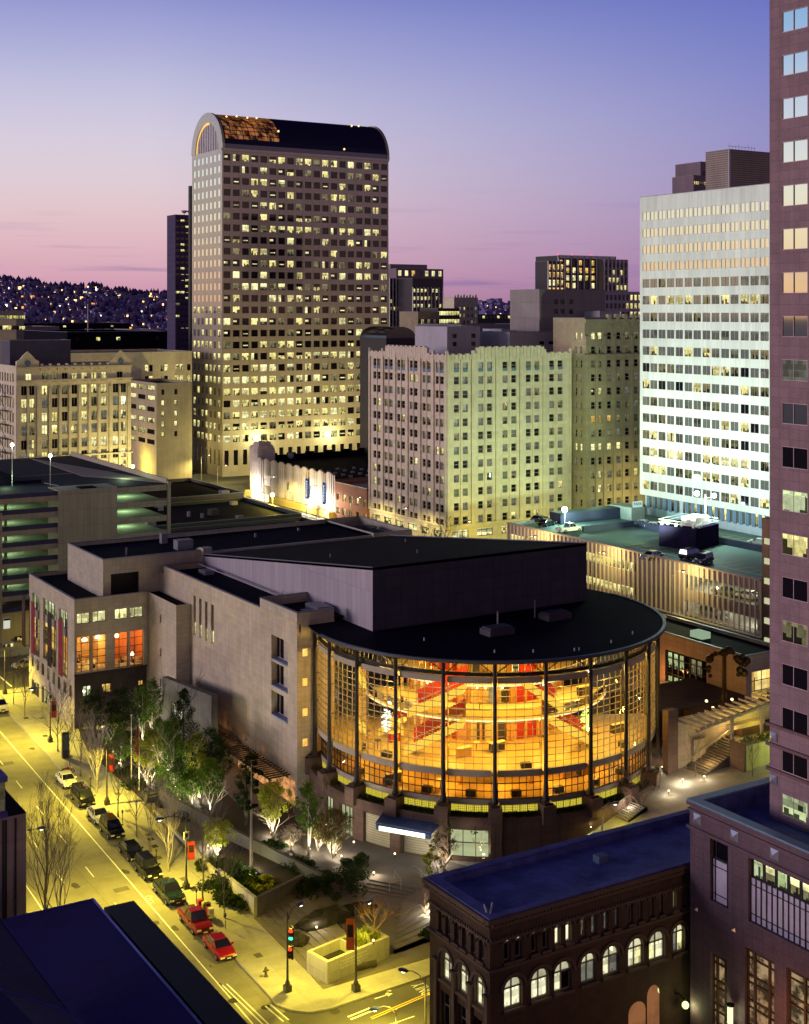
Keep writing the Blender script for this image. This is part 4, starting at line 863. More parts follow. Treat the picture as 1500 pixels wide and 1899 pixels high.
# rotunda roof
mb = MB(); n = 72
for i in range(n):
    a0, a1 = 6.2832*i/n, 6.2832*(i+1)/n; f = lambda a, r, z: (C[0]+r*math.cos(a), C[1]+r*math.sin(a), z)
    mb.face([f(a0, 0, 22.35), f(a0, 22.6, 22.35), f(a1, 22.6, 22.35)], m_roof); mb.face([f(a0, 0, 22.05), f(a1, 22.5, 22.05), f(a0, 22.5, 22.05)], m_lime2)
mb.build('rotunda_roof', H_)
mb = MB(); m_rim = P('rim_metal', (.10, .085, .08), rough=.4, metal=.2, noise=(1, .08)); mb.arc(C, 22.45, 22.7, 180, 360, 22.05, 22.3, 72, m_rim); mb.arc(C, 22.3, 22.7, 175, 365, 22.3, 22.42, 72, P('rim_cap', (.08, .12, .17), rough=.35, metal=.5)); mb.build('roof_rim', H_)
for x, y, sx, sy in ((92.5, 131.5, 3.6, 2.2), (103.3, 134.2, 3.6, 2.2)): mb = MB(); mb.box(x, x+sx, y, y+sy, 22.35, 23.1, m_dpanel); mb.box(x+.2, x+sx-.2, y+.2, y+sy-.2, 23.1, 23.3, m_dpanel); mb.build('roof_vent', H_)
mb = MB()
for x, y in ((95.5, 134.2), (103.2, 137)): mb.cyl(x, y, 22.35, 24.6, .1, m_cop, 6)
for x, y in ((85, 134.3), (88.8, 125.4), (92.6, 123.2), (97, 121.3), (97.6, 121.2), (103, 122), (108, 124)): mb.cyl(x, y, 22.35, 22.7, .08, m_lav, 6)
mb.build('vent_pipe', H_)
# inside: floors, inner wall, stairs
c_cream = P('lobby_plaster', (.75, .60, .28), noise=(.3, .15)); c_wood = P('lobby_wood', (.50, .26, .08), noise=(.6, .25)); c_red = P('lobby_red_wall', (.36, .02, .012), noise=(.5, .3)); c_floor = P('lobby_floor', (.55, .38, .12), noise=(.3, .3), rough=.4)
e_rail = E('handrail_light', (1, .62, .07), 1.15); e_cove = E('cove_light', (1, .78, .35), 1.6)
ga, gb = A0-90, A0+98
for z, r0, a0, a1, m in ((6.3, 0, ga, gb, c_floor), (9.45, 9, ga, gb, c_floor), (13.9, 8, A0-78, A0+84, c_cream), (17.6, 8, A0-72, A0+84, c_cream)):
    mb = MB(); r1 = {6.3: 20.9, 9.45: 20.7, 13.9: 15.3, 17.6: 14.0}[z]; mb.arc(C, r0, r1, a0, a1, z-.45, z, 40, m); mb.build('lobby_floor', H_)
for z, r1 in ((9.45, 20.3), (13.9, 15.2), (17.6, 13.9)):
    mb = MB(); mb.arc(C, r1, r1+.05, A0-72, A0+80, z+.95, z+1.05, 40, m_steel)
    mb.arc(C, r1, r1+.03, A0-72, A0+80, z-.02, z+.9, 40, GLASST('balcony_glass', (.9, .85, .7), .1) if 'balcony_glass' not in bpy.data.materials else bpy.data.materials['balcony_glass'])
    if z > 10: mb.arc(C, r1+.06, r1+.16, A0-70, A0+78, z-.42, z-.25, 40, e_cove)
    if z > 10: mb.build('balcony_rail', H_)
mb = MB()
segs = [(-90, -52, c_cream, 9.5), (-52, -44, c_wood, 9.5), (-44, -20, c_red, 9.6), (-20, -10, c_wood, 9.5), (-10, 16, c_cream, 9.3), (16, 24, c_wood, 9.7), (24, 46, c_red, 9.6), (46, 60, c_cream, 9.3), (60, 95, c_wood, 9.4)]
for a, b, m, r in segs: mb.arc(C, r-.4, r, A0+a, A0+b, 6.3, 21.85, 6, m)
for a in range(-80, 90, 11): mb.arc(C, 9.4, 9.9, A0+a, A0+a+1.6, 6.3, 21.8, 1, c_wood)
mb.build('inner_wall', H_)
mb = MB()
for a, z in ((-36, 9.5), (-5, 9.5), (9, 9.5), (50, 9.5), (-30, 14), (4, 14), (12, 14), (55, 14), (-8, 17.6), (20, 17.6)): mb.arc(C, 9.75, 9.85, A0+a, A0+a+5.5, z+.2, z+2.6, 3, rnd.choice([l_w, l_w, l_o, m_dark]))
mb.build('lobby_doorway', H_)
def flight(a0, a1, z0, z1, r, name='lobby_stair', wdt=2.0):
    mb = MB(); n = 22
    for i in range(n):
        t0, t1 = i/n, (i+1)/n; b0, b1 = a0+(a1-a0)*t0, a0+(a1-a0)*t1; za, zb = z0+(z1-z0)*t0, z0+(z1-z0)*t1
        lo, hi = min(b0, b1), max(b0, b1); mb.arc(C, r-wdt, r, A0+lo, A0+hi, za-.35, zb, 1, c_cream)
        mb.arc(C, r+.02, r+.12, A0+lo, A0+hi, za-.45, za+.55, 1, e_rail, caps=False)
        mb.arc(C, r-wdt-.12, r-wdt, A0+lo, A0+hi, za, za+2.3, 1, c_red, caps=False)
        mb.arc(C, r, r+.05, A0+lo, A0+hi, za+1.0, za+1.1, 1, m_steel, caps=False)
    mb.build(name, H_)
flight(-33, -8, 9.6, 13.9, 17.2); flight(-33, -8, 13.9, 17.6, 16.4); flight(52, 27, 9.6, 13.9, 17.0); flight(38, 18, 14.2, 17.8, 15.2, wdt=1.6); flight(-58, -46, 9.6, 12, 15)
mb = MB()
for a in (-50, -35, -19.5, -4.4, 10.8, 26, 41.3, 56.6):
    mb.arc(C, 18.9, 19.6, A0+a-1.7, A0+a+1.7, 6.32, 6.95, 2, m_dark)
for a in (-35, 14, 57): mb.arc(C, 19.2, 19.9, A0+a-1.7, A0+a+1.7, 9.5, 10.1, 2, m_dark)
mb.build('lobby_bench', H_)
mb = MB()
for a in range(-55, 70, 15): mb.cyl(C[0]+15.8*math.cos(math.radians(A0+a)), C[1]+15.8*math.sin(math.radians(A0+a)), 6.3, 9.1, .25, c_wood, 8)
mb.build('lobby_column', H_)
for i in range(26):          # standing tables, displays and small counters on the lobby floors
    a = math.radians(A0+rnd.uniform(-66, 74)); z, r = rnd.choice([(9.45, rnd.uniform(12, 18.5)), (9.45, rnd.uniform(12, 18.5)), (6.3, rnd.uniform(15, 18.5)), (13.9, rnd.uniform(11.2, 14.4)), (17.6, rnd.uniform(10.8, 13.2))]); x, y = C[0]+r*math.cos(a), C[1]+r*math.sin(a); mb = MB()
    if i % 3: mb.cyl(x, y, z, z+1.0, .05, m_dark, 6); mb.cyl(x, y, z+1.0, z+1.06, .45, rnd.choice([c_cream, c_wood, m_dark]), 10)
    else: mb.box(x-.9, x+.9, y-.3, y+.3, z, z+1.05, rnd.choice([c_wood, m_dark, c_red])); mb.box(x-1, x+1, y-.35, y+.35, z+1.05, z+1.12, c_cream)
    mb.build('lobby_table', H_)
def chand(name, ang, r, z, col):
    mb = MB(); x, y = C[0]+r*math.cos(math.radians(A0+ang)), C[1]+r*math.sin(math.radians(A0+ang)); e = E(name, col, 2.2)
    mb.cyl(x, y, z+1.2, 21.8, .03, m_steel, 4)
    for i in range(60):
        t = rnd.uniform(0, 6.28); k = rnd.uniform(-1.3, 1.3); q = .55*math.sqrt(max(0, 1.7-k*k)); mb.tube([(x, y, z+k), (x+q*math.cos(t), y+q*math.sin(t), z+k+rnd.uniform(-.3, .3))], [.07, .03], e, 4)
    mb.build('glass_chandelier', H_)
chand('chandelier_white_light', -38.5, 18.3, 13.2, (.9, 1, .85)); chand('chandelier_green_light', 43, 17.5, 13.2, (.8, 1, .2))
e_dl = E('downlight', (1, .9, .6), 5)
for i in range(46):
    mb = MB(); a = math.radians(A0+rnd.uniform(-65, 75)); r = rnd.choice([12.5, 14.2, 16.5, 18.5]); z = 13.4 if r < 13 else 17.1 if r < 15 else 21.6
    mb.ball((C[0]+r*math.cos(a), C[1]+r*math.sin(a), z), .1, e_dl, 6); mb.build('downlight', H_)
for a in (-62, -40, -18, 4, 26, 48, 68):
    ra = math.radians(A0+a+3)
    for r, z, p in ((18.0, 20.2, 1600), (13.2, 12.9, 700), (12.2, 16.8, 520), (16.8, 8.6, 600), (18.2, 12.5, 560)):
        light('lobby_light', (C[0]+r*math.cos(ra), C[1]+r*math.sin(ra), z), p*(.55 if a < -50 or a > 60 else 1), (1, .54, .07) if z < 9 else (1, .64, .12), .4)
# glass bays
m_mul = P('bay_mullion', (.30, .25, .20), rough=.5, noise=(2, .1)); m_span = P('spandrel_panel', (.36, .31, .24), noise=(.8, .15), rough=.6)
m_gridlit = None
def mk_grid():
    m, t = newmat('lit_glass_block'); q = NT(t); g_ = q.n('ShaderNodeNewGeometry'); sp = q.n('ShaderNodeSeparateXYZ', {0: g_.outputs['Position']})
    an = q.math('MULTIPLY', q.math('ARCTAN2', q.math('SUBTRACT', sp.outputs[1], C[1]), q.math('SUBTRACT', sp.outputs[0], C[0])), 21.0)
    gx = q.math('LESS_THAN', q.math('FRACT', q.math('DIVIDE', an, .22)), .22); gy = q.math('LESS_THAN', q.math('FRACT', q.math('DIVIDE', sp.outputs[2], .2)), .24)
    k = q.math('SUBTRACT', 1, q.math('MULTIPLY', q.math('MAXIMUM', gx, gy), .75)); q.out(q.n('ShaderNodeEmission', {0: (.80, .66, .06, 1), 1: q.math('MULTIPLY', k, .95)}).outputs[0]); m.cycles.emission_sampling = 'NONE'; return m
m_gridlit = mk_grid()
for k in range(len(COLS)-1):
    t0, t1 = A0+COLS[k]+1.0, A0+COLS[k+1]-1.0; R = 21.3
    b = thing('x', None, None, H_.location) if False else None
    gl = MB(); n = 10
    for i in range(n):
        a, c_ = math.radians(t0+(t1-t0)*i/n), math.radians(t0+(t1-t0)*(i+1)/n); f = lambda a, r, z: (C[0]+r*math.cos(a), C[1]+r*math.sin(a), z)
        gl.face([f(a, R, 9.9), f(c_, R, 9.9), f(c_, R, 19.6), f(a, R, 19.6)], g_clear)
        gl.face([f(a, 20.9, 6.6), f(c_, 20.9, 6.6), f(c_, 20.9, 9.2), f(a, 20.9, 9.2)], g_clear)
    for a in (t0, t1): ar = math.radians(a); gl.face([f(ar, 20.6, 9.9), f(ar, R, 9.9), f(ar, R, 19.6), f(ar, 20.6, 19.6)], g_clear)
    G1 = gl.build('glass_bay', H_)
    mu = MB()
    for i in range(14): z = 9.9+9.7*i/13; mu.arc(C, R-.06, R+.10, t0, t1, z-.025, z+.025, 10, m_mul)
    for i in range(6): a = t0+(t1-t0)*i/5; mu.arc(C, R-.08, R+.04, a-.05, a+.05, 9.9, 19.6, 1, m_mul)
    for i in range(4): z = 6.6+2.6*i/3; mu.arc(C, 20.84, 20.97, t0-.6, t1+.6, z-.035, z+.035, 10, m_dark)
    for i in range(7): a = t0+(t1-t0)*i/6; mu.arc(C, 20.84, 20.95, a-.08, a+.08, 6.6, 9.2, 1, m_dark)
    mu.build('glazing_bars', G1)
    for sp_ in ((R-.1, R+.14, .1, 19.6, 20.25), (20.85, R+.14, .1, 9.2, 9.88), (20.7, 21.05, .9, 5.95, 6.55)): pn = MB(); pn.arc(C, sp_[0], sp_[1], t0-sp_[2], t1+sp_[2], sp_[3], sp_[4], 10, m_span); pn.build('spandrel', H_)
    pn = MB(); pn.arc(C, 20.8, 20.95, t0+.8, t1-.8, 5.15, 5.9, 10, m_gridlit); pn.build('lit_glass_block_band', H_)
mb = MB(); mb.arc(C, 20.9, 21.15, ga, gb, 20.3, 20.7, 60, m_black); mb.arc(C, 20.3, 20.9, ga, gb, 21.7, 21.9, 60, m_black)
for i in range(96): a = ga+(gb-ga)*i/95; mb.arc(C, 20.55, 20.68, a-.07, a+.07, 20.7, 21.8, 1, m_dark)
for cdeg in COLS:
    for sgn in (-1, 1):
        a0 = math.radians(A0+cdeg+sgn*.8); a1 = math.radians(A0+cdeg+sgn*4.4); mb.tube([(C[0]+21*math.cos(a0), C[1]+21*math.sin(a0), 20.7), (C[0]+21.6*math.cos(a1), C[1]+21.6*math.sin(a1), 21.85)], .06, m_black, 5)
mb.build('clerestory_frame', H_)
mb = MB(); n = 60
for i in range(n):
    a, c_ = math.radians(ga+(gb-ga)*i/n), math.radians(ga+(gb-ga)*(i+1)/n); mb.face([(C[0]+20.6*math.cos(t), C[1]+20.6*math.sin(t), z) for t, z in ((a, 20.7), (c_, 20.7), (c_, 21.8), (a, 21.8))], g_clear)
mb.build('clerestory_glass', H_)
for cdeg in COLS:
    a = math.radians(A0+cdeg); x, y = C[0]+21.75*math.cos(a), C[1]+21.75*math.sin(a); mb = MB()
    mb.lathe(x, y, [(.42, 6.3), (.42, 6.55), (.30, 6.9), (.24, 9), (.22, 15), (.22, 21.9)], m_dark, 10)
    for z in (9.5, 13, 16.5, 19.8): mb.tube([(x, y, z), (C[0]+21.2*math.cos(a), C[1]+21.2*math.sin(a), z)], .06, m_dark, 4)
    mb.build('column', H_, smooth=True)
    mb = MB(); mb.arc(C, 20.9, 23.0, A0+cdeg-1.9, A0+cdeg+1.9, 4.2, 6.2, 3, m_gran); mb.arc(C, 20.9, 22.6, A0+cdeg-1.2, A0+cdeg+1.2, 6.2, 6.45, 3, m_dark); mb.build('pier', H_)
# base wall with shutters and windows
def cylang(px, R=22.4):
    r = ray(px, 0); d = Vector((r.x, r.y)).normalized(); c = Vector(C); b = d.dot(c); disc_ = b*b-(c.length_squared-R*R)
    t = b-math.sqrt(disc_); p = d*t; a = math.degrees(math.atan2(p.y-C[1], p.x-C[0])); return a-360 if a > 90 else a
def cylz(px, py, R=22.4):
    r = ray(px, py); d = Vector((r.x, r.y)); c = Vector(C); A = d.length_squared; b = d.dot(c); t = (b-math.sqrt(b*b-A*(c.length_squared-R*R)))/A; return HC+r.z*t
ops = [(cylang(603), cylang(619), .2, 3.6, 'g'), (cylang(629), cylang(653), .2, 3.6, 'g'), (cylang(673), cylang(725), .2, 3.7, 's'), (cylang(746), cylang(812), .2, 3.7, 's'), (cylang(834), cylang(906), .6, 3.6, 'w')]
m_shut = P('roller_shutter', (.50, .46, .34), stripe=(.28, .05, (.22, .2, .15)), noise=(.4, .15)); l_sh = LIT('lit_shop_glass', (.55, .6, .32), .9, scale=.25, lo=.2, hi=.6, floor=.5, room=False)
edges = [ga]+[x for o in ops for x in o[:2]]+[gb]
mb = MB()
for i in range(0, len(edges), 2):
    a, b = edges[i], edges[i+1]; mb.arc(C, 21.8, 22.4, a, b, -.5, 4.2, max(2, int((b-a)/3)), m_gran)
for a, b, z0, z1, k in ops: mb.arc(C, 21.8, 22.4, a, b, z1, 4.2, 4, m_gran); mb.arc(C, 21.8, 22.4, a, b, -.5, z0, 4, m_gran)
mb.arc(C, 20.7, 22.55, ga, gb, 4.2, 4.75, 80, m_gran); mb.arc(C, 20.75, 20.95, ga, gb, 4.75, 5.95, 80, m_gran); mb.arc(C, 22.2, 22.5, ga, gb, 4.75, 5.0, 80, m_gran)
mb.build('base_wall', H_)
for a, b, z0, z1, k in ops:
    mb = MB(); mb.arc(C, 21.95, 22.0, a, b, z0, z1, 4, m_shut if k == 's' else l_sh, caps=False)
    for t in ([a, b] if k == 's' else [a, (a*2+b)/3, (a+2*b)/3, b]): mb.arc(C, 22.0, 22.1, t-.1, t+.1, z0, z1, 1, m_dark)
    if k == 'w': mb.arc(C, 22.0, 22.1, a, b, (z0+z1)/2-.04, (z0+z1)/2+.04, 4, m_dark)
    mb.build('shutter' if k == 's' else 'shop_window', H_)
for cdeg in (cylang(735), cylang(822), cylang(920)):
    mb = MB(); mb.arc(C, 22.2, 22.8, cdeg-1.6, cdeg+1.6, 0, 4.2, 2, m_gran); mb.build('pier', H_)
# entrance canopy
ca = (cylang(716)+cylang(812))/2; ar = math.radians(ca); cdn = Vector((math.cos(ar), math.sin(ar), 0)); tv = Vector((-cdn.y, cdn.x, 0)); cc = Vector((C[0], C[1], 0))+cdn*22.3
mb = MB(); m_awn = P('blue_awning', (.06, .12, .30), noise=(.5, .2), rough=.5)
q = lambda u, o, z: cc+tv*u+cdn*o+Vector((0, 0, z))
mb.hexa([q(-3.6, 0, 4.0), q(3.6, 0, 4.0), q(3.4, 2.2, 3.7), q(-3.4, 2.2, 3.7), q(-3.6, 0, 4.25), q(3.6, 0, 4.25), q(3.4, 2.2, 3.95), q(-3.4, 2.2, 3.95)], m_awn)
mb.hexa([q(-3.3, 1.9, 3.2), q(3.3, 1.9, 3.2), q(3.3, 2.3, 3.2), q(-3.3, 2.3, 3.2), q(-3.3, 1.9, 3.75), q(3.3, 1.9, 3.75), q(3.3, 2.3, 3.72), q(-3.3, 2.3, 3.72)], m_awn); mb.build('entrance_canopy', H_)
mb = MB(); mb.hexa([q(-2.9, 2.32, 3.2), q(2.7, 2.32, 3.2), q(2.7, 2.36, 3.2), q(-2.9, 2.36, 3.2), q(-2.9, 2.32, 3.7), q(2.7, 2.32, 3.7), q(2.7, 2.36, 3.7), q(-2.9, 2.36, 3.7)], E('canopy_lightbox', (1, 1, .8), 2.2, True)); mb.build('canopy_lightbox', H_)
for u in (-2, 2): light('canopy_light', q(u, 1.4, 3.1), 60, (1, .9, .6), .3)
light('canopy_light', q(-9, 2.2, 3.4), 60, (1, .95, .6), .3)
# wing with banners, small wall, back block
Wb_ = thing('music_library', 'stone corner building with four tall banners, big amber-lit windows and a dark ground floor', 'building', (62, 193, 0))
wl = WW(62, 216); ws = WS(62, 193); ln = 23.0; lnS = 11.2
def R5(Wl, x0, y0, x1, y1, ox=0, oy=1050, k=5): a, zt = Wl.pick(ox+x0/k, oy+y0/k); b, _ = Wl.pick(ox+x1/k, 1100); _, zb = Wl.pick(ox+x0/k, oy+y1/k); return (a, b, zb, zt)
up = [R5(ws, 713, 445, 838, 545), R5(ws, 860, 425, 987, 527), R5(ws, 1065, 403, 1187, 503), R5(ws, 1205, 388, 1330, 486)]
lowr = [R5(ws, 712, 662, 837, 990), R5(ws, 860, 645, 985, 972), R5(ws, 1062, 622, 1186, 955), R5(ws, 1207, 603, 1328, 940)]
lowr = [(u[0], u[1], l[2], l[3]) for u, l in zip(up, lowr)]
dk = [R5(ws, 775, 1120, 857, 1222), R5(ws, 952, 1100, 1040, 1195), R5(ws, 1290, 1068, 1340, 1118)]
nar = []
for a, b, c, d in ((292, 350, 815, 925), (338, 360, 860, 960), (385, 408, 895, 1000), (435, 458, 935, 1045), (485, 508, 975, 1085), (535, 558, 1015, 1130), (588, 612, 1060, 1165), (642, 664, 1095, 1205)): nar.append(R5(wl, a if a != 292 else 292, c, b if b != 350 else 312, d))
bays = [R5(wl, 298, 240, 366, 800), R5(wl, 398, 290, 515, 850), R5(wl, 545, 385, 625, 985)]
shop = [R5(wl, 292, 1040, 362, 1190), R5(wl, 385, 1100, 440, 1275), R5(wl, 482, 1200, 512, 1290)]
fixl = [(max(.4, a), min(b, ln-.3), c, d) for a, b, c, d in bays+nar+shop]
mb = MB(); zsp = ws.pick(690/5, 1050+1015/5)[1]
punch(mb, wl, 0, ln, 0, 19, fixl, .45, m_lime2); punch(mb, ws, 0, lnS, zsp, 19, up+lowr, .5, m_lime2)
mb.box(73.2, 73.21, 193, 216, 0, 19, m_lime2); mb.box(62, 73.2, 215.99, 216, 0, 19, m_lime2); mb.build('wall', Wb_)
m_ivy0 = P('dark_granite_wall', (.045, .035, .035), noise=(.5, .5)); mb = MB(); punch(mb, WS(62.25, 193.35), 0, 10.9, 0, zsp-.1, [(a-.25, b-.25, c, d) for a, b, c, d in dk], .3, m_ivy0); mb.box(62, 73.2, 192.95, 193.3, zsp-.12, zsp+.1, m_dark); mb.build('dark_ground_floor', Wb_)
mb = MB(); mb.box(62.3, 73, 193.3, 215.8, 18.2, 18.45, m_roof); 
for q_ in ((61.97, 62.3, 192.97, 216), (62.3, 73.2, 192.97, 193.3)): mb.box(*q_, 19, 19.1, m_cop)
mb.build('roof', Wb_)
windows(Wb_, ws, up, [('w', 1)], .5, m_dark, mull=((.42,), ()), fw=.08); windows(Wb_, WS(62.25, 193.35), [(a-.25, b-.25, c, d) for a, b, c, d in dk], [('o', 1), ('g', 1)], .3, m_dark, mull=((.45,), ()), fw=.1)
mb = MB()
for u, l in zip(up, lowr): mb.wquad(ws, l[0], l[1], l[3], u[2], -.3, m_grey); 
mb.wbox(ws, up[0][0], up[1][1], lowr[0][3]+.02, up[0][2]-.02, -.34, -.04, m_grey); mb.wbox(ws, up[2][0], up[3][1], lowr[2][3]+.02, up[2][2]-.02, -.34, -.04, m_grey); mb.build('spandrel', Wb_)
# the big lower windows show a real room
mb = MB(); m_am = P('room_wall_amber', (.6, .35, .12)); m_ro = P('room_wall_orange', (.6, .16, .03)); fl = lowr[0][2]-.1; tp = lowr[0][3]+.1
xa, xm, xb = 62.5, 62+(lowr[1][1]+lowr[2][0])/2, 73.1
mb.box(xa, xb, 193.55, 201, fl-.2, fl, P('room_floor', (.6, .5, .3))); mb.box(xa, xb, 193.55, 201, tp, tp+.2, c_cream); mb.box(xm-.1, xm+.1, 193.6, 201, fl, tp, m_am); mb.box(xa, xm, 200.8, 201, fl, tp, m_am); mb.box(xm, xb, 198, 198.2, fl, tp, m_ro); mb.box(xb, xb+.1, 193.6, 201, fl, tp, m_ro); mb.box(xa-.1, xa, 193.6, 201, fl, tp, m_am)
mb.build('lit_room', Wb_)
mb = MB()
for x, y in ((63.6, 195.5), (65, 198), (66.3, 194.9), (64, 199.3), (66, 200), (69, 195), (70.9, 195.6), (72.3, 194.8)):
    mb.box(x-.5, x+.5, y-.35, y+.35, fl+.68, fl+.74, c_wood)
    for dx in (-.42, .42):
        for dy in (-.28, .28): mb.box(x+dx-.03, x+dx+.03, y+dy-.03, y+dy+.03, fl, fl+.68, c_wood)
    mb.box(x-.9, x-.6, y-.25, y+.25, fl, fl+.45, m_dark); mb.box(x-.95, x-.9, y-.25, y+.25, fl, fl+.95, m_dark)
mb.build('reading_table', Wb_)
mb = MB(); e_lamp = E('room_lamp', (1, .85, .5), 6)
for x, y in ((64.3, 195.4), (66.5, 196), (69.2, 195.3)): mb.cyl(x, y, tp-.9, tp, .02, m_dark, 4); mb.lathe(x, y, [(.4, tp-1.3), (.42, tp-1.1), (.15, tp-.9)], e_lamp, 10)
mb.lathe(71.5, 195, [(.3, fl+1.1), (.15, fl+1.5)], e_lamp, 8); mb.build('ceiling_lamp', Wb_)
for x, y in ((64.8, 196.5), (66.4, 198), (70.8, 195.8)): light('reading_room_light', (x, y, tp-1.5), 300, (1, .7, .3), .3)
mb = MB()
for a, b, c, d in lowr:
    mb.wquad(ws, a, b, c, d, -.45, g_clear)
    for i in (.0, .38, 1): mb.wbox(ws, a+(b-a)*i-.04, a+(b-a)*i+.04, c, d, -.44, -.34, m_dark)
    for i in (0, .17, .38, .58, .8, 1): mb.wbox(ws, a, b, c+(d-c)*i-.04, c+(d-c)*i+.04, -.44, -.36, m_dark)
mb.build('tall_window', Wb_)
windows(Wb_, wl, fixl[3:11], [('dark', 1), ('g', 2)], .4, m_dark, fw=.06, pick=lambda i: ['g', 'g', 'dark', 'g', 'g', 'dark', 'o', 'dark'][i]); windows(Wb_, wl, fixl[11:], [('y', 1)], .4, m_dark, mull=((.5,), ()), fw=.08)
for i, (a, b, c, d) in enumerate(fixl[:3]):
    mb = MB(); mb.wquad(wl, a, b, c+(d-c)*.72, d, -.4, l_g); mb.wbox(wl, a, b, c+(d-c)*.60, c+(d-c)*.72, -.45, -.3, m_grey); mb.wquad(wl, a, b, c, c+(d-c)*.6, -.4, l_o)
    for j in range(5): mb.wbox(wl, a+(b-a)*j/4-.05, a+(b-a)*j/4+.05, c, d, -.4, -.25, m_fr)
    for j in range(6): mb.wbox(wl, a, b, c+(d-c)*.12*j-.04, c+(d-c)*.12*j+.04, -.4, -.28, m_fr)
    mb.build('banner_bay', Wb_)
m_bk, m_rd = P('black_banner_cloth', (.025, .012, .012), noise=(.6, .3)), P('red_banner_cloth', (.22, .012, .035), noise=(.6, .4)); m_go = P('banner_print', (.25, .10, .02))
bans = [(214, 262, 270, 725, m_bk, 'black banner hanging at the far end of the stone corner building', 'THE SYMPHONY'), (300, 325, 368, 800, m_rd, 'dark red banner between the two black banners on the stone building', ''), (452, 415, 518, 915, m_bk, 'black banner in the middle bay of the stone building facade', 'MUSIC'), (552, 487, 624, 1000, m_rd, 'dark red banner hanging nearest the corner of the stone building', '')]
for x0, y0, x1, y1_, m, lb, tx in bans:
    a, zt = wl.pick(x0/5, 1050+y0/5, .5); _, zb = wl.pick(x0/5, 1050+y1_/5, .5); b = a+1.9
    t = thing('banner', lb, 'banner', wl.p((a+b)/2, zb, .7), 'tall banners on the stone corner building')
    mb = MB(); mb.wbox(wl, a, b, zb, zt, .66, .72, m); mb.build('cloth', t)
    mb = MB()
    for z in (zb, zt): mb.tube([wl.p(a-.1, z, .69), wl.p(b+.1, z, .69)], .05, m_dark, 6); mb.tube([wl.p((a+b)/2, z, .69), wl.p((a+b)/2, z, 0)], .03, m_dark, 4)
    mb.build('rail', t)
    if tx: 
        o = text('print', tx, wl.p((a+b)/2, (zb+zt)/2, .74), (0, 0, 0), .8, m_go, t)
        o.rotation_euler = (Matrix.Rotation(wl.ang(), 3, 'Z') @ Matrix.Rotation(math.pi/2, 3, 'X') @ Matrix.Rotation(math.pi/2, 3, 'Z')).to_euler()
    else:
        mb = MB()
        for k in range(26): u, v, r_ = a+rnd.uniform(.3, 1.5), rnd.uniform(zb+.5, zt-.6), rnd.uniform(.15, .4); mb.wbox(wl, u, u+r_*.5, v, v+r_, .72, .725, m_bk)
        mb.build('print', t)
# plain stone link and garden wing
Lk = thing('stone_link', 'plain stone wall with four small windows between the banner building and the hall', 'building', (73.2, 182, 0))
wl = WW(73.3, 193); mb = MB(); hl = [(a, a+.55, z, z+1.2) for a, z in ((4.6, 15.3), (4.7, 10.4), (4.75, 5.9), (4.8, 2.2))]
punch(mb, wl, 0, 11, 0, 19, hl, .3, m_lime2); punch(mb, WS(73.3, 182), 0, 2.2, 0, 19, [], .3, m_lime2); mb.face([(73.3, 182, 18.7), (75.4, 182, 18.7), (75.4, 194, 18.7), (73.3, 194, 18.7)], m_roof); mb.build('wall', Lk)
windows(Lk, wl, hl, [('g', 1), ('dark', 1)], .25, m_dark, fw=.05)
Wg = WW(71.0, 181.5); s1 = Wg.pick(392, 1290)[0]; z1 = Wg.pick(296, 1252)[1]; z2 = Wg.pick(391, 1290)[1]
gw = thing('garden_wall', 'tall dark freestanding garden wall with a green-lit window opening, under the hall wall', 'wall', (71, 181.5-s1, 0))
mb = MB(); gh = R5(Wg, 1018, 102, 1118, 210, 100, 1280, 4.6875); gh = (gh[0], gh[1], min(gh[2], z1-3.4), min(gh[3], z1-1.6)); zm = min(z1, z2)-.05; punch(mb, Wg, 0, s1, 0, zm, [gh], .3, m_concg)
yE = 181.5-s1; mb.hexa([(71, yE, zm), (71.9, yE, zm), (71.9, 181.5, zm), (71, 181.5, zm), (71, yE, z2), (71.9, yE, z2), (71.9, 181.5, z1), (71, 181.5, z1)], m_concg); mb.box(71, 71.9, yE, yE+.01, 0, zm, m_concg); mb.box(71.89, 71.9, yE, 181.5, 0, zm, m_concg); mb.build('wall', gw)
windows(gw, Wg, [gh], [('g', 1)], .25, m_fr, mull=((.33, .66), (.5,)), fw=.1)
mb = MB(); a, _ = WW(75.5, 192.5).pick(399, 1330); mb.wbox(WW(75.5, 192.5), a-.35, a+.35, 1.5, 5, 0, .06, l_g); mb.build('garden_window', H_)
# back block
m_lim3 = P('annex_limestone', (.42, .38, .31), joints=(1.22, .83, .22, .05), stripe=(1.66, .08, (.55, .42, .16)), noise=(.3, .2))  # like the hall limestone, with thinner stripes set wider apart
bb = thing('hall_annex', 'long flat-roofed stone annex behind the hall, with a big dark opening and rooftop units', 'building', (66.7, 194, 0))
ws = WS(66.7, 194.2); o0, o1 = ws.pick(205.5, 1080)[0], ws.pick(257, 1080)[0]; zo = ws.pick(206, 1065)[1]; mb = MB()
punch(mb, ws, 0, 15.5, 17, 24.2, [(o0, o1, 18.6, zo)], 1.6, m_lim3, m_dark); punch(mb, WW(66.7, 211), 0, 16.8, 17, 24.2, [], .2, m_lim3)
mb.face([(66.7, 211, 0), (113, 211, 0), (113, 211, 24.2), (66.7, 211, 24.2)], m_lim3); mb.face([(113, 194.2, 20), (113, 211, 20), (113, 211, 24.2), (113, 194.2, 24.2)], m_lim3)
mb.box(82.2, 83.6, 193.2, 194.8, 21, 24.6, m_lim3); mb.box(83.6, 112.5, 193.6, 194.2, 21, 23.95, m_lim3); mb.build('wall', bb)
mb = MB(); mb.box(67, 113, 194.6, 210.8, 23.3, 23.6, m_roof)
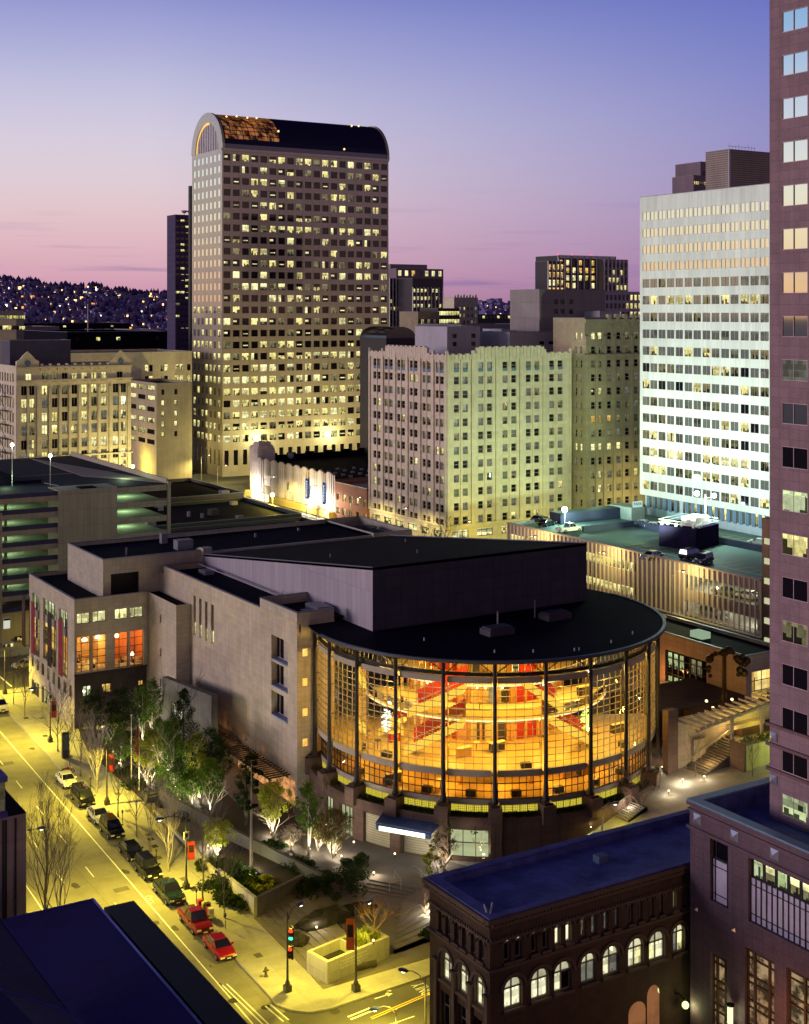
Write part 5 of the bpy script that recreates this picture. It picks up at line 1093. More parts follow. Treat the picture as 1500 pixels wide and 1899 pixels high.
for q_ in ((66.66, 66.95, 194.2, 211), (66.95, 82.2, 194.16, 194.5), (66.95, 113, 210.7, 211.04)): mb.box(*q_, 24.2, 24.3, m_cop)
mb.build('roof', bb)
mb = MB(); mb.wquad(ws, o0, o1, 18.6, zo, -1.5, m_black); mb.build('loading_opening', bb)
for x, y, sx, sy, h in ((80.4, 199, 2.6, 1.8, 1.5), (82.8, 196.2, 2.2, 1, .5), (80.5, 206, 1, 1, 1.6), (72, 199, .2, .2, 1.2), (96, 204, .3, .3, .6), (105, 206, .3, .3, .5)): mb = MB(); mb.box(x, x+sx, y, y+sy, 23.6, 23.6+h, m_cop); mb.build('rooftop_unit', bb)
ct = thing('cooling_enclosure', 'low rooftop enclosure holding two round cooling fans behind the hall roof', 'plant enclosure', (113, 195, 20)); mb = MB()
for q_ in ((113, 113.3, 195, 213), (120.7, 121, 195, 213), (113.3, 120.7, 195, 195.3), (113.3, 120.7, 212.7, 213)): mb.box(*q_, 0, 23.9, m_lime2); mb.box(q_[0]-.03, q_[1]+.03, q_[2]-.03, q_[3]+.03, 23.9, 24.02, m_cop)
mb.box(113.3, 120.7, 195.3, 212.7, 21, 21.3, m_roof); mb.build('wall', ct)
for y in (199, 204.5): mb = MB(); mb.lathe(117, y, [(2.1, 21.3), (2.1, 23.2), (2.3, 23.5), (2.0, 23.5), (1.9, 23.0)], m_concg, 20); mb.build('cooling_fan', ct)
# orange-lit east block
m_obr = P('orange_lit_stone', (.52, .34, .24), joints=(2.4, .75, .3, .05), noise=(.3, .15))  # orange of the wall wash is put into this stone colour
eb = thing('east_lobby_block', 'low stone block right of the rotunda, its side wall washed orange, with tall lit windows', 'building', (134.8, 131.8, 4))
ZE = 14.4; wl = WW(134.8, 156); ws = WS(134.8, 131.8)
def R7(Wl, x0, y0, x1, y1): a, zt = Wl.pick(1000+x0/3, 1050+y0/3); b, _ = Wl.pick(1000+x1/3, 1200); _, zb = Wl.pick(1000+x0/3, 1050+y1/3); return (a, b, zb, zt)
big = R7(wl, 700, 462, 930, 790); big = (big[0], big[1], 5.2, big[3]); sg = R7(ws, 1182, 590, 1300, 870)
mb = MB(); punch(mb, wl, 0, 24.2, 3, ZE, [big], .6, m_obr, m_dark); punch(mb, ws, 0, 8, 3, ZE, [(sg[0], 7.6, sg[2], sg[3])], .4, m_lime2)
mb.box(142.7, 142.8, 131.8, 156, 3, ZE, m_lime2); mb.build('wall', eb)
mb = MB(); mb.box(135.1, 142.6, 132.1, 156, ZE-.7, ZE-.4, m_roof)
for q_ in ((134.75, 135.1, 131.75, 156), (135.1, 142.9, 131.75, 132.1), (142.5, 142.9, 132.1, 156)): mb.box(*q_, ZE, ZE+.12, m_cop)
mb.build('roof', eb)
mb = MB(); mb.box(137.5, 139.2, 143, 145.4, ZE-.4, ZE+.5, E('skylight_glow', (.55, .75, .5), .5)); mb.build('skylight', eb)
mb = MB(); a, b, c, d = big; mb.wquad(wl, a, b, c, d, -.55, g_dark)
for i in range(7):
    for j in range(2):
        if (i+j) % 3 != 1 or i < 2: mb.wquad(wl, a+(b-a)*(i+.12)/7, a+(b-a)*(i+.85)/7, c+(d-c)*(.12+.5*j), c+(d-c)*(.44+.5*j), -.5, l_g if i < 4 else l_d)
for i in range(8): mb.wbox(wl, a+(b-a)*i/7-.08, a+(b-a)*i/7+.08, c, d, -.5, -.3, m_dark)
for i in range(7): mb.wbox(wl, a, b, c+(d-c)*i/6-.06, c+(d-c)*i/6+.06, -.5, -.35, m_dark)
mb.build('tall_window', eb)
windows(eb, ws, [(sg[0], 7.6, sg[2], sg[3])], [('y', 1)], .35, m_fr, mull=((.33, .66), (.2, .4, .6, .8)), fw=.12, pick=lambda i: 'o')
light('orange_wall_wash', (132.5, 140, 8.8), 520, (1, .42, .12), .4); light('orange_wall_wash', (132.6, 147, 8.5), 300, (1, .42, .12), .4)
# ============================================================ PARKING GARAGE ON THIRD AVENUE
X0, YA, YB = 158.0, 218.5, 151.2; ZD = 18.35; wl = WW(X0, YA); LG = YA-YB
m_mauve = P('mauve_metal_cladding', (.33, .25, .27), joints=(1.1, 3.2, .25, .05), noise=(.2, .12)); m_fin = P('pale_fin', (.62, .52, .46), noise=(1, .08)); m_deck = P('parking_deck', (.10, .16, .15), noise=(.12, .35), flat=True, rough=.75)
Gr = thing('parking_garage', 'mauve finned parking garage with a green-lit roof deck and open lit parking levels', 'parking garage', (X0, YB, 8))
def Zp(px, py): return wl.pick(px, py)[1]
L1 = (Zp(1332, 1107), Zp(1332, 1079)); L2 = (Zp(1332, 1155), Zp(1332, 1129))
sL = (wl.pick(1092, 1000)[0], wl.pick(1179, 1000)[0]); sR = (wl.pick(1270, 1000)[0], LG-.4)
oL = [(sL[0]-6, sL[1], L1[0]+.6, L1[1]-.2), (sL[0]-6, sL[1], L2[0]+.6, L2[1]-.2), (.5, 6, L1[0]+.6, L1[1]-.2)]; oR = [(sR[0], sR[1], *L1), (sR[0], sR[1], *L2)]
mb = MB(); punch(mb, wl, 0, LG, 9.0, 19.1, oL+oR+[(sR[0]-2, sR[1], 8, 11.0)], .3, m_mauve); mb.box(X0, 192, YB, YB+.3, 8, 19.1, m_mauve); mb.box(X0+.02, 192, YA-.3, YA, 8, 19.1, m_conc); mb.build('wall', Gr)
mb = MB(); n = int(LG/1.13)
for i in range(n+1): s = i*LG/n; mb.wbox(wl, s-.05, s+.05, 10.2, 18.9, 0, .32, m_fin)
mb.wbox(wl, 0, LG, 18.9, 19.15, -.3, .4, P('garage_coping', (.34, .22, .22))); mb.wbox(wl, 0, LG, 10.0, 10.2, 0, .35, m_fin); mb.build('fins', Gr)
for a, b, c, d in oL:
    mb = MB()
    for j in range(int((b-a)/1.13)): mb.wquad(wl, a+j*1.13, a+j*1.13+1.05, c, d, -.25, l_m if c < 12 else l_y)
    mb.wbox(wl, a, b, c, c+.1, -.24, -.1, m_fin); mb.build('strip_window', Gr)
mb = MB()
mb.build('strip_window', Gr)
mb = MB(); yR = YA-sR[0]+3; m_pk = P('parking_floor', (.45, .43, .38), flat=True)
for z in (L2[0]-.25, L1[0]-.25, 8.3): mb.box(X0+.3, 175, YB+.3, yR, z-.25, z, m_pk)
mb.box(175, 175.2, YB+.3, yR, 8, ZD-.3, m_conc); mb.box(X0+.3, 175, yR, yR+.2, 8, ZD-.3, m_conc)
for y in range(154, 178, 8): 
    for x in (160.5, 169): mb.box(x, x+.5, y, y+.5, 8, ZD-.3, m_conc)
mb.build('parking_level', Gr)
for z in (L1[1]+.1, L2[1]+.1):
    for y in (156, 166, 175): light('garage_light', (163, y, z-.25), 420, (1, .97, .78), .5)
mb = MB(); mb.box(X0+.3, 191.8, YB+.3, YA-.3, ZD-.3, ZD, m_deck); mb.build('roof_deck', Gr)
mb = MB()
for a, b in ((G(1000, 970, ZD), G(1427, 1048, ZD)),):
    pass
yy = YB+3
while yy < 190:
    for xa in (163.5, 183): mb.box(xa, xa+4.6, yy, yy+.12, ZD+.004, ZD+.01, m_yel)
    yy += 2.7
mb.box(163.4, 163.5, YB+3, 190, ZD+.004, ZD+.01, m_white); mb.box(188, 188.1, YB+3, 205, ZD+.004, ZD+.01, m_yel); mb.build('bay_markings', Gr)
mb = MB(); m_low = P('low_deck_wall', (.03, .035, .07), noise=(.4, .3))
mb.box(179, 179.5, YB+.4, 205, ZD, ZD+1.2, m_low); mb.box(166.2, 179, 205, 205.4, ZD, ZD+1.1, m_low); mb.box(183.5, 187, 211, 217.8, ZD, ZD+2.6, P('pale_hut', (.30, .36, .32)))
mb.box(168, 183.5, 214.5, 218, ZD, ZD+2.2, m_low); mb.build('deck_wall', Gr)
p = G(1192, 946, 22); t = text('deck_sign_lettering', 'PARK', (184.9, 210.7, ZD+3.3), (math.pi/2, 0, 0), .9, m_dark, Gr); mb = MB(); mb.box(183.6, 186.2, 210.75, 210.85, ZD+2.7, ZD+3.9, E('deck_sign_face', (.6, .95, .85), .8)); mb.build('deck_sign', Gr)
c0, cl, cr = G(1290, 1022, ZD), G(1222, 1012, ZD), G(1333, 1010, ZD)
ct = thing('cooling_tower', 'dark screened cooling plant with brightly lit equipment on top, on the garage roof deck', 'cooling plant', c0)
u_ = (cr-c0); v_ = (cl-c0); mb = MB(); ZT = 22.2; q = lambda a, b, z: c0+u_*a+v_*b+Vector((0, 0, z-ZD))
m_scr = P('dark_screen', (.015, .012, .035), noise=(.5, .3), joints=(1.8, 4, .3, .06), rough=1, spec=0); mb.hexa([q(0, 0, ZD), q(1, 0, ZD), q(1, 1, ZD), q(0, 1, ZD), q(0, 0, ZT), q(1, 0, ZT), q(1, 1, ZT), q(0, 1, ZT)], m_scr); mb.build('screen', ct)
mb = MB(); m_eq = P('pale_equipment', (.7, .72, .66), noise=(1, .1)); mb.hexa([q(.25, .15, ZT), q(.8, .15, ZT), q(.8, .55, ZT), q(.25, .55, ZT), q(.25, .15, ZT+1.6), q(.8, .15, ZT+1.6), q(.8, .55, ZT+1.6), q(.25, .55, ZT+1.6)], m_eq)
for i in range(24): a, b = rnd.random()*.95, rnd.random()*.95; z = rnd.uniform(.3, .8); mb.hexa([q(a, b, ZT), q(a+.05, b, ZT), q(a+.05, b+.05, ZT), q(a, b+.05, ZT)]+[q(a, b, ZT+z), q(a+.05, b, ZT+z), q(a+.05, b+.05, ZT+z), q(a, b+.05, ZT+z)], m_eq)
for z in (.5, 1.0): mb.tube([q(0, 0, ZT+z), q(1, 0, ZT+z), q(1, 1, ZT+z), q(0, 1, ZT+z), q(0, 0, ZT+z)], .05, m_eq, 4)
mb.build('equipment', ct)
# end stair tower with small light boxes
st = thing('stair_tower', 'narrow brown stair tower with a column of small lit boxes, beside the granite tower', 'stair tower', (158, 143, 8))
Wt = WW(158, YB-.1); s1 = Wt.pick(1429, 1000)[0]; zt = Wt.pick(1412, 960)[1]; mb = MB(); mb.box(158, 164, YB-.1-s1-5, YB-.1, 8, zt, P('brown_render', (.16, .09, .06), noise=(.3, .2))); mb.build('wall', st)
mb = MB(); e_bx = E('small_light_box', (.75, .75, .45), .75)
for k in range(7):
    mb = MB(); a, z = Wt.pick(1419, 1003+k*36.8); mb.wbox(Wt, a, a+1.2, z-.45, z+.45, 0, .25, e_bx); mb.build('light_box', st)
# ============================================================ PARKING GARAGE BEYOND UNION STREET
YG = 247.0; ws = WS(58, YG); zz = lambda px, py: ws.pick(px, py)[1]; S = lambda px: ws.pick(px, 900)[0]
Gl = thing('parking_garage', 'large multi-level concrete parking garage with dark-edged floors and green-lit decks', 'parking garage', (58, YG, 0))
m_gc = P('garage_concrete', (.36, .32, .25), noise=(.4, .15)); m_gd = P('garage_dark_band', (.05, .05, .12), noise=(.5, .2)); m_gp = P('garage_panel', (.38, .37, .28), joints=(1.3, 3.0, .35, .06), noise=(.3, .1)); m_gf = P('garage_floor', (.32, .36, .28), noise=(.25, .35), flat=True)
sA, sB, sC = S(107), S(216), S(313); pz = 2.95; ztop = zz(107, 911)
mb = MB(); x_ = lambda s: 58+s
for k in range(8):
    z = ztop-.9-k*pz; mb.box(x_(-14), x_(sA)+.3, YG+.4, YG+26, z-.3, z, m_gf); mb.box(x_(sB)-.3, x_(sC), YG+.4, YG+26, z-.3+.4, z+.4, m_gf)
mb.build('deck', Gl)
mb = MB()
for k in range(8):
    z = ztop-.9-k*pz
    mb.box(x_(-14), x_(sA), YG, YG+.35, z-.75, z+.15, m_gc); mb.box(x_(-14), x_(sA), YG+.05, YG+.4, z+.15, z+.95, m_gd)
    if k < 5: mb.box(x_(sB), x_(sC), YG, YG+.35, z-.35, z+.75, m_gp)
    for s in (S(-40), S(30)): mb.box(x_(s), x_(s)+.5, YG+8, YG+8.5, z-pz, z, m_gc)
mb.box(x_(S(0)), x_(S(0))+.35, YG-.15, YG+.5, 0, ztop-3.2, m_gc); mb.box(x_(sC)-.2, x_(sC)+.35, YG-.15, YG+.4, 8, ztop+.4, m_gp); mb.build('edge_beam', Gl)
mb = MB(); mb.box(x_(sA), x_(sB), YG-.35, YG+6, 4, ztop+.1, m_gp); mb.box(x_(-14), x_(sC), YG+26, YG+26.3, 0, ztop, m_gc); mb.box(x_(-14), x_(sA)+4, YG-.1, YG+.6, 0, 6.3, P('yellow_lit_garage_wall', (.5, .42, .2), noise=(.3, .1))); mb.build('wall', Gl)  # street-level wall carries the yellow lamplight in its own colour
mb = MB(); mb.box(x_(-14), x_(sC), YG+.4, YG+60, ztop-.25, ztop-.05, P('garage_roof_deck', (.014, .018, .03), noise=(.2, .4), flat=True))
mb.hexa([(x_(sB), YG+20, ztop-.1), (x_(sC)+.4, YG+.5, ztop-.1), (x_(sC)+.9, YG+.5, ztop-.1), (x_(sB)+.5, YG+60, ztop-.1)]+[(x_(sB), YG+20, ztop), (x_(sC)+.4, YG+.5, ztop+.05), (x_(sC)+.9, YG+.5, ztop+.05), (x_(sB)+.5, YG+60, ztop)], m_gc)
mb.box(x_(sC)-.3, x_(sC), YG+.5, YG+60, ztop-.1, ztop+.9, m_gc); mb.box(x_(-14), x_(S(66)), YG+14, YG+30, ztop, ztop+1.6, m_roof); mb.box(x_(S(66)), x_(S(118)), YG+14, YG+14.4, ztop, ztop+.6, m_roof); mb.box(x_(S(150)), x_(S(180)), YG+.2, YG+3, ztop+.1, ztop+.3, m_roof)
mb.tube([(x_(S(100)), YG+6, ztop+.9), (x_(S(118)), YG+3, ztop+.6)], .08, m_steel, 4); mb.build('roof_deck', Gl)
mb = MB(); a0, b0 = S(-8), S(4)
mb.box(x_(S(6)), x_(S(18)), YG-.2, YG-.12, zz(6, 1166), zz(6, 1147), E('garage_sign', (.9, .9, .75), .7)); mb.box(x_(S(6)), x_(S(18)), YG-.24, YG-.2, zz(6, 1151), zz(6, 1147), m_dark); mb.build('notice_board', Gl)
mb = MB(); mb.box(x_(S(27)), x_(S(44)), YG-.6, YG-.1, zz(30, 1187), zz(30, 1180), m_dark); mb.build('name_board', Gl); text('name_lettering', 'Pub', (x_(S(36.5)), YG-.63, zz(36, 1183.5)), (math.pi/2, 0, 0), .8, E('sign_yellow', (1, .8, .2), 1.2), Gl)
mb = MB(); mb.box(x_(S(2)), x_(S(24)), YG-1.2, YG-.1, zz(10, 1192), zz(10, 1190), m_lav); mb.wquad(ws, S(2), S(24), zz(10, 1209), zz(10, 1193), .12, l_m); mb.build('shop_front', Gl)
for k in range(7):
    for s in (S(-30), S(40), S(265)): light('garage_light', (x_(s), YG+11, ztop-.9-k*pz+2.35), 380 if s > 20 else 300, (.70, 1, .55), .4) if (k < 4 or s < 20) else None
for s, h in ((56, 825), (117, 845)):
    p = Vector((x_(S(s)), YG+(12 if s == 56 else 8), ztop)); zt = HC-(h-HOR)/FPX*(p.x*FW[0]+p.y*FW[1])
    # poles of the deck lamps are things of their own
    t = thing('deck_lamp', ['tall lamp pole on the left garage roof, nearer the picture edge', 'tall lamp pole on the left garage roof, above the blank concrete panel'][s > 60], 'lamp post', p, 'lamp poles on the garage roof')
    mb = MB(); mb.cyl(p.x, p.y, ztop, zt, .09, m_steel, 6, .06); mb.build('pole', t); mb = MB(); mb.ball((p.x, p.y, zt), .38, E('deck_lamp_head', (1, .98, .8), 8) if 'deck_lamp_head' not in bpy.data.materials else bpy.data.materials['deck_lamp_head'], 8); mb.build('lamp_head', t)
    light('deck_lamp_light', (p.x, p.y-.6, zt-.5), 160, (.8, 1, .85), .3)
# low roofs between the garage and Third Avenue
def lowroof(lb, x0, x1, y0, y1, z, m, bits, col=m_concg):
    r, wl_, ws_ = block('low_building', lb, 'building', x0, x1, y0, y1, 6, z, col, mroof=m, par=.7)
    random.seed(int(x0+y0))
    for i in range(bits): mb = MB(); x, y = random.uniform(x0+1, x1-3), random.uniform(y0+1, y1-3); s = random.uniform(.6, 2.6); mb.box(x, x+s, y, y+s*random.uniform(.6, 1.2), z-.7, z-.7+random.uniform(.4, 1.5), random.choice([m_cop, m_roof, m_concg, m_lav])); mb.build('rooftop_unit', r)
    return r
lowroof('low dark-roofed building between the left garage and the ribbed shop', 104, 146, 317, 352, 14.6, m_roof, 5)
lowroof('low building with a cluttered blue-grey roof behind the hall annex', 100, 146, 252, 284, 12.6, P('slate_roof_b', (.014, .016, .035), noise=(.3, .6), spec=.05), 16); lowroof('low building with a teal-edged roof and rows of rooftop boxes', 100, 146, 284.5, 316.5, 13.4, P('slate_roof', (.012, .014, .03), noise=(.3, .6), spec=.05), 14, P('teal_wall', (.07, .09, .09)))
lowroof('dark rooftop with a large ventilation unit beyond the left garage', 84, 103.5, 308, 350, 18.5, m_roof, 6)
# ============================================================ BROWNSTONE, GRANITE TOWER AND PODIUM
m_bs = P('brown_sandstone', (.085, .048, .034), joints=(.8, .38, .25, .03), noise=(.5, .3)); m_bs2 = P('brown_sandstone_trim', (.13, .085, .065), noise=(.5, .25))
l_bw = LIT('pale_lit_window', (1, .95, .6), 1.25, scale=.5, lo=.05, floor=.6); 
Bs = thing('brownstone', 'dark brownstone with rows of bright round-arched windows and a blue flat roof', 'building', (58, 82.5, 0))
wl, ws = WW(58, 90.8), WS(58, 82.5); ZT = 15.9
def arr(Wl, q, ox, oy, k): 
    x0, x1, y0, y1 = q; a, zt = Wl.pick(ox+x0*k, oy+y0*k); b = Wl.pick(ox+x1*k, 1700)[0]; m_ = (x0+x1)/2; zb = Wl.pick(ox+x0*k, oy+(y1-(0))*k)[1]; return (a, b, zb, zt)
wn = []
for x0, x1, y0, y1 in ((163, 200, 552, 735), (228, 270, 603, 790), (310, 352, 660, 845), (382, 424, 712, 895), (463, 505, 768, 950), (538, 584, 818, 1005)):
    a, zt = wl.pick(780+x0/5, 1580+y0/5); b, zb = wl.pick(780+x1/5, 1580+y1/5); wn.append((a, b, zb, zt))
_s = WS(58, 82.5); za, zb_ = _s.pick(780+607*.3467, 1450+803*.3467)[1], _s.pick(780+592*.3467, 1450+921*.3467)[1]; wn = [(a, b, zb_, za) for a, b, _, _ in wn]
wb = []
for x0, x1, y0, y1 in ((188, 285, 960, 1225), (343, 437, 1065, 1345), (495, 588, 1175, 1460)):
    a, zt = wl.pick(780+x0/5, 1580+y0/5); b, zb = wl.pick(780+x1/5, 1580+y1/5); wb.append((a, b, zb, zt))
_s = WS(58, 82.5); zB, zB0 = _s.pick(780+500*.3467, 1450+1045*.3467)[1], _s.pick(780+447*.3467, 1450+1225*.3467)[1]; wb = [(a, b, zB0, zB) for a, b, _, _ in wb]
wlow = [(a, b, zB0-3.8, zB0-.9) for a, b, _, _ in wb]+[(a, b, .8, zB0-4.9) for a, b, _, _ in wb]
sn = [(ws.pick(780+x0*.3467, 1700)[0], ws.pick(780+x1*.3467, 1700)[0], zb_, za) for x0, x1 in ((447, 483), (505, 543), (592, 625), (652, 685), (718, 750), (776, 808), (857, 888), (913, 943), (980, 1007), (1040, 1062), (1115, 1137), (1165, 1187), (1228, 1247), (1278, 1296), (1350, 1370), (1405, 1424))]
sb = [(ws.pick(780+x0*.3467, 1700)[0], ws.pick(780+x1*.3467, 1700)[0], zB0, zB) for x0, x1 in ((447, 545), (592, 688), (715, 808), (858, 940), (975, 1065), (1110, 1195), (1222, 1310), (1350, 1415))]
LS = 87.1-58; m_ent=None
def arch_fill(mb, Wl, h, m, out=0, n=8):
    a, b, c, d = h; r = (b-a)/2; zc = d-r; mid = (a+b)/2
    for i in range(n):
        t0, t1 = math.pi*i/n, math.pi*(i+1)/n; p0 = (mid-r*math.cos(t0), zc+r*math.sin(t0)); p1 = (mid-r*math.cos(t1), zc+r*math.sin(t1))
        mb.face([Wl.p(p0[0], p0[1], out), Wl.p(p1[0], p1[1], out), Wl.p(p1[0], d, out), Wl.p(p0[0], d, out)], m)
        mb.face([Wl.p(p0[0], p0[1], out), Wl.p(p0[0], p0[1], -.45), Wl.p(p1[0], p1[1], -.45), Wl.p(p1[0], p1[1], out)], m)
def arch_ring(mb, Wl, h, m, w_=.28, o=.12, n=12):
    a, b, c, d = h; r = (b-a)/2; zc = d-r; mid = (a+b)/2
    for i in range(n):
        t0, t1 = math.pi*i/n, math.pi*(i+1)/n; P_ = lambda t, rr, oo: Wl.p(mid-rr*math.cos(t), zc+rr*math.sin(t), oo)
        mb.hexa([P_(t0, r+w_, o), P_(t1, r+w_, o), P_(t1, r+w_*.2, o), P_(t0, r+w_*.2, o), P_(t0, r+w_, -.02), P_(t1, r+w_, -.02), P_(t1, r+w_*.2, -.02), P_(t0, r+w_*.2, -.02)], m)
mb = MB(); punch(mb, wl, 0, 8.3, 0, ZT, wn+wb+wlow, .45, m_bs, m_bs2); punch(mb, ws, 0, LS, 0, ZT, sn+sb, .45, m_bs, m_bs2)
for W_, hh in ((wl, wn+wb), (ws, sn+sb)):
    for h in hh: arch_fill(mb, W_, h, m_bs2)
mb.box(58, 87.1, 90.79, 90.8, 0, ZT, m_bs); mb.build('wall', Bs)
mb = MB()
for W_, hh, L_ in ((wl, wn+wb, 8.3), (ws, sn+sb, LS)):
    for h in hh: arch_ring(mb, W_, (h[0]-.12, h[1]+.12, h[2], h[3]+.1), m_bs2, .3 if h[1]-h[0] > 1 else .2)
    for z, hh_, o in ((ZT-.35, .35, .45), (ZT-.75, .2, .3), (zb_-.45, .22, .22), (ZT-1.9, .15, .15), (zB-.75-.2, .16, .14)):
        if z > zB-1 and z < zB: continue
        mb.wbox(W_, -o, L_, z, z+hh_, -.1, o, m_bs2)
    n = int(L_/.32)
    for i in range(n): mb.wbox(W_, i*L_/n, i*L_/n+.16, ZT-.55, ZT-.35, 0, .38, m_bs2); mb.wbox(W_, i*L_/n, i*L_/n+.14, ZT-1.75, ZT-1.6, 0, .12, m_bs2)
    for h in hh: mb.wbox(W_, h[0]-.15, h[1]+.15, h[2]-.2, h[2], -.1, .2, m_bs2)
for a in (wb[0][0]-.65, wb[0][1]+.35, wb[1][1]+.35, wb[2][1]+.35): mb.wbox(wl, a, a+.42, 0, zB-1.0, 0, .3, m_bs2); mb.wbox(wl, a-.1, a+.52, zB-1.0, zB-.8, 0, .4, m_bs2)
mb.build('stone_trim', Bs)
mb = MB(); mb.box(58.5, 87, 83, 90.3, ZT-.75, ZT-.5, m_roofb)
for q_ in ((57.75, 58.75, 82.2, 91), (58.75, 87.1, 82.2, 82.75), (58.75, 87.1, 90.3, 91)): mb.box(*q_, ZT, ZT+.12, m_roofb)
for q_ in ((58.5, 58.75, 82.7, 90.3), (58.7, 87.1, 90.1, 90.3), (58.7, 87.1, 82.7, 82.9)): mb.box(*q_, ZT-.6, ZT, m_roofb)
mb.box(72, 73, 86.8, 87.6, ZT-.5, ZT+.1, P('blue_hatch', (.15, .2, .3))); mb.tube([(58.3, 82.9, ZT+.1), (59.2, 83.9, ZT+.35)], .08, m_lav, 4); mb.tube([(58.2, 83.2, ZT+.1), (58.3, 83.7, ZT+.5)], .08, m_lav, 4); mb.build('roof', Bs)
def archpane(W_, h, lit, mull):
    mb = MB(); a, b, c, d = h; r = (b-a)/2; zc = d-r; mid = (a+b)/2; o = -.4
    up, lw = lit; mb.face([W_.p(mid-r*math.cos(math.pi*i/10), zc+r*math.sin(math.pi*i/10), o) for i in range(11)][::-1], up)
    if mull: mb.wquad(W_, a, mid, c, zc, o, lw[0]); mb.wquad(W_, mid, b, c, zc, o, lw[1]); mb.wbox(W_, mid-.05, mid+.05, c, d-.02, o+.01, o+.12, m_fr)
    else: mb.wquad(W_, a, b, c, zc, o, lw[0])
    mb.wbox(W_, a, b, zc-.05, zc+.05, o+.01, o+.12, m_fr); mb.wbox(W_, a, a+.07, c, zc, o+.01, o+.12, m_fr); mb.wbox(W_, b-.07, b, c, zc, o+.01, o+.12, m_fr); mb.wbox(W_, a, b, c, c+.08, o+.01, o+.14, m_fr)
    mb.build('arched_window', Bs)
for h in wn: archpane(wl, h, (g_dark, (g_dark, g_dark)), False)
for h in wb: archpane(wl, h, (l_bw, (l_bw, l_bw)), True)
pat = [(l_bw, g_dark), (l_bw, g_dark), (l_bw, g_dark), (l_bw, g_dark), (l_bw, l_bw), (l_bw, l_bw), (l_bw, l_d), (l_w, l_b), (g_dark, l_b), (g_dark, l_b), (g_dark, g_dark), (l_bw, g_dark), (l_bw, g_dark), (l_d, g_dark), (l_bw, l_bw), (g_dark, g_dark)]
for h, p_ in zip(sn, pat): archpane(ws, h, (p_[0], (p_[1],)*2), False)
pat = [(l_bw, l_bw), (l_bw, l_bw), (l_bw, g_dark), (l_b, l_b), (l_bw, l_b), (l_bw, l_w), (l_w, l_bw), (l_b, l_w)]
for h, p_ in zip(sb, pat): archpane(ws, h, (l_bw, p_), True)
windows(Bs, wl, wlow, [('d', 2), ('dark', 1)], .4, m_fr, mull=((.5,), (.6,)), fw=.08)
# courtyard entrance glow at the right end of the south face
mb = MB(); q_ = [(ws.pick(780+1110*.3467, 1800)[0], ws.pick(780+1275*.3467, 1800)[0])][0]; l_ent = LIT('entrance_glow', (.8, .32, .12), .34, scale=.3, lo=.2, hi=.6, floor=.3, room=False); zq0, zq1 = ws.pick(1185, 1899)[1], ws.pick(1185, 1842)[1]; ex = q_[1]-q_[0]
for a_, b_2, z_ in ((q_[0], q_[0]+ex*.55, zq1-.9), (q_[0]+ex*.6, q_[1], zq1)):
    r_ = (b_2-a_)/2; mb.face([ws.p(b_2, zq0-1, .03), ws.p(b_2, z_-.5, .03)]+[ws.p((a_+b_2)/2+r_*math.cos(math.pi*i/8), z_-.5+.8*math.sin(math.pi*i/8), .03) for i in range(1, 8)]+[ws.p(a_, z_-.5, .03), ws.p(a_, zq0-1, .03)], l_ent)
mb.build('lit_entrance', Bs)
e_glb = E('lantern_glass', (.85, 1, .45), 1.6)
t = thing('wall_lantern', 'glowing round lantern bracketed at the right end of the brownstone wall', 'wall lamp', ws.p(25.2, 3, 1.2)); mb = MB(); p = ws.p(*[ws.pick(1271, 1864, 1.2)[i] for i in (0, 1)], 1.2); t.location = p; OFF[t.name] = p.copy(); mb.ball(p, .3, e_glb, 10); mb.build('globe', t); mb = MB(); mb.tube([p+Vector((0, 0, .4)), p+Vector((0, .8, .6)), p+Vector((0, 1.3, .4))], .06, m_dark, 5); mb.build('bracket', t); light('lantern_light', p+Vector((0, -.5, 0)), 60, (.85, 1, .4), .3)
# granite podium
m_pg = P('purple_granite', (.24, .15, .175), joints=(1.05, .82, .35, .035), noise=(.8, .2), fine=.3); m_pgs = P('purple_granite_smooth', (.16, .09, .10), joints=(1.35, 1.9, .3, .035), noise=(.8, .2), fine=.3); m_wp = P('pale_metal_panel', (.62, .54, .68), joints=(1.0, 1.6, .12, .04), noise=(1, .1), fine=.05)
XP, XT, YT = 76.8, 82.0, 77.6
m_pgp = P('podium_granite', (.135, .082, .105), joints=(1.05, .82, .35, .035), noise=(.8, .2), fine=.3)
Pd = thing('granite_podium', 'purple granite podium with pyramid studs, pale panels and tall warm-lit windows', 'building', (XP, 50, 0))
PY = 81.2; wl = WW(XP, PY); ZP = 21.35; k7 = 230/973
def R9(x0, x1, yt, yb): a, zt = wl.pick(1270+x0*k7, 1450+yt*k7); b = wl.pick(1270+x1*k7, 1700)[0]; zb = wl.pick(1270+x0*k7, 1450+yb*k7)[1]; return (a, b, zb, zt)
w1 = R9(197, 340, 440, 925); w1g = R9(197, 340, 440, 595); w2 = R9(497, 1400, 590, 1090); w2g = R9(497, 1400, 590, 745); lo1 = R9(200, 330, 1330, 2300); lo2 = R9(470, 700, 1290, 2300); lo3 = R9(795, 1060, 1450, 2300)
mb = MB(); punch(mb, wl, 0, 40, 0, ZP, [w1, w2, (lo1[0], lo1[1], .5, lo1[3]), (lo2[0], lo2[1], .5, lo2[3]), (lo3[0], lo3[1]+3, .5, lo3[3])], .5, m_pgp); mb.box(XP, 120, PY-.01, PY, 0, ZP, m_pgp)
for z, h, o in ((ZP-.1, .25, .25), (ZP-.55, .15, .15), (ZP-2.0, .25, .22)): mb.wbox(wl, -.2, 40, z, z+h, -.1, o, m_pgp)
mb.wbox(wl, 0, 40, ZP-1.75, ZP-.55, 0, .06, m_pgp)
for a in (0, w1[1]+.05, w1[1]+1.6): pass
mb.build('wall', Pd)
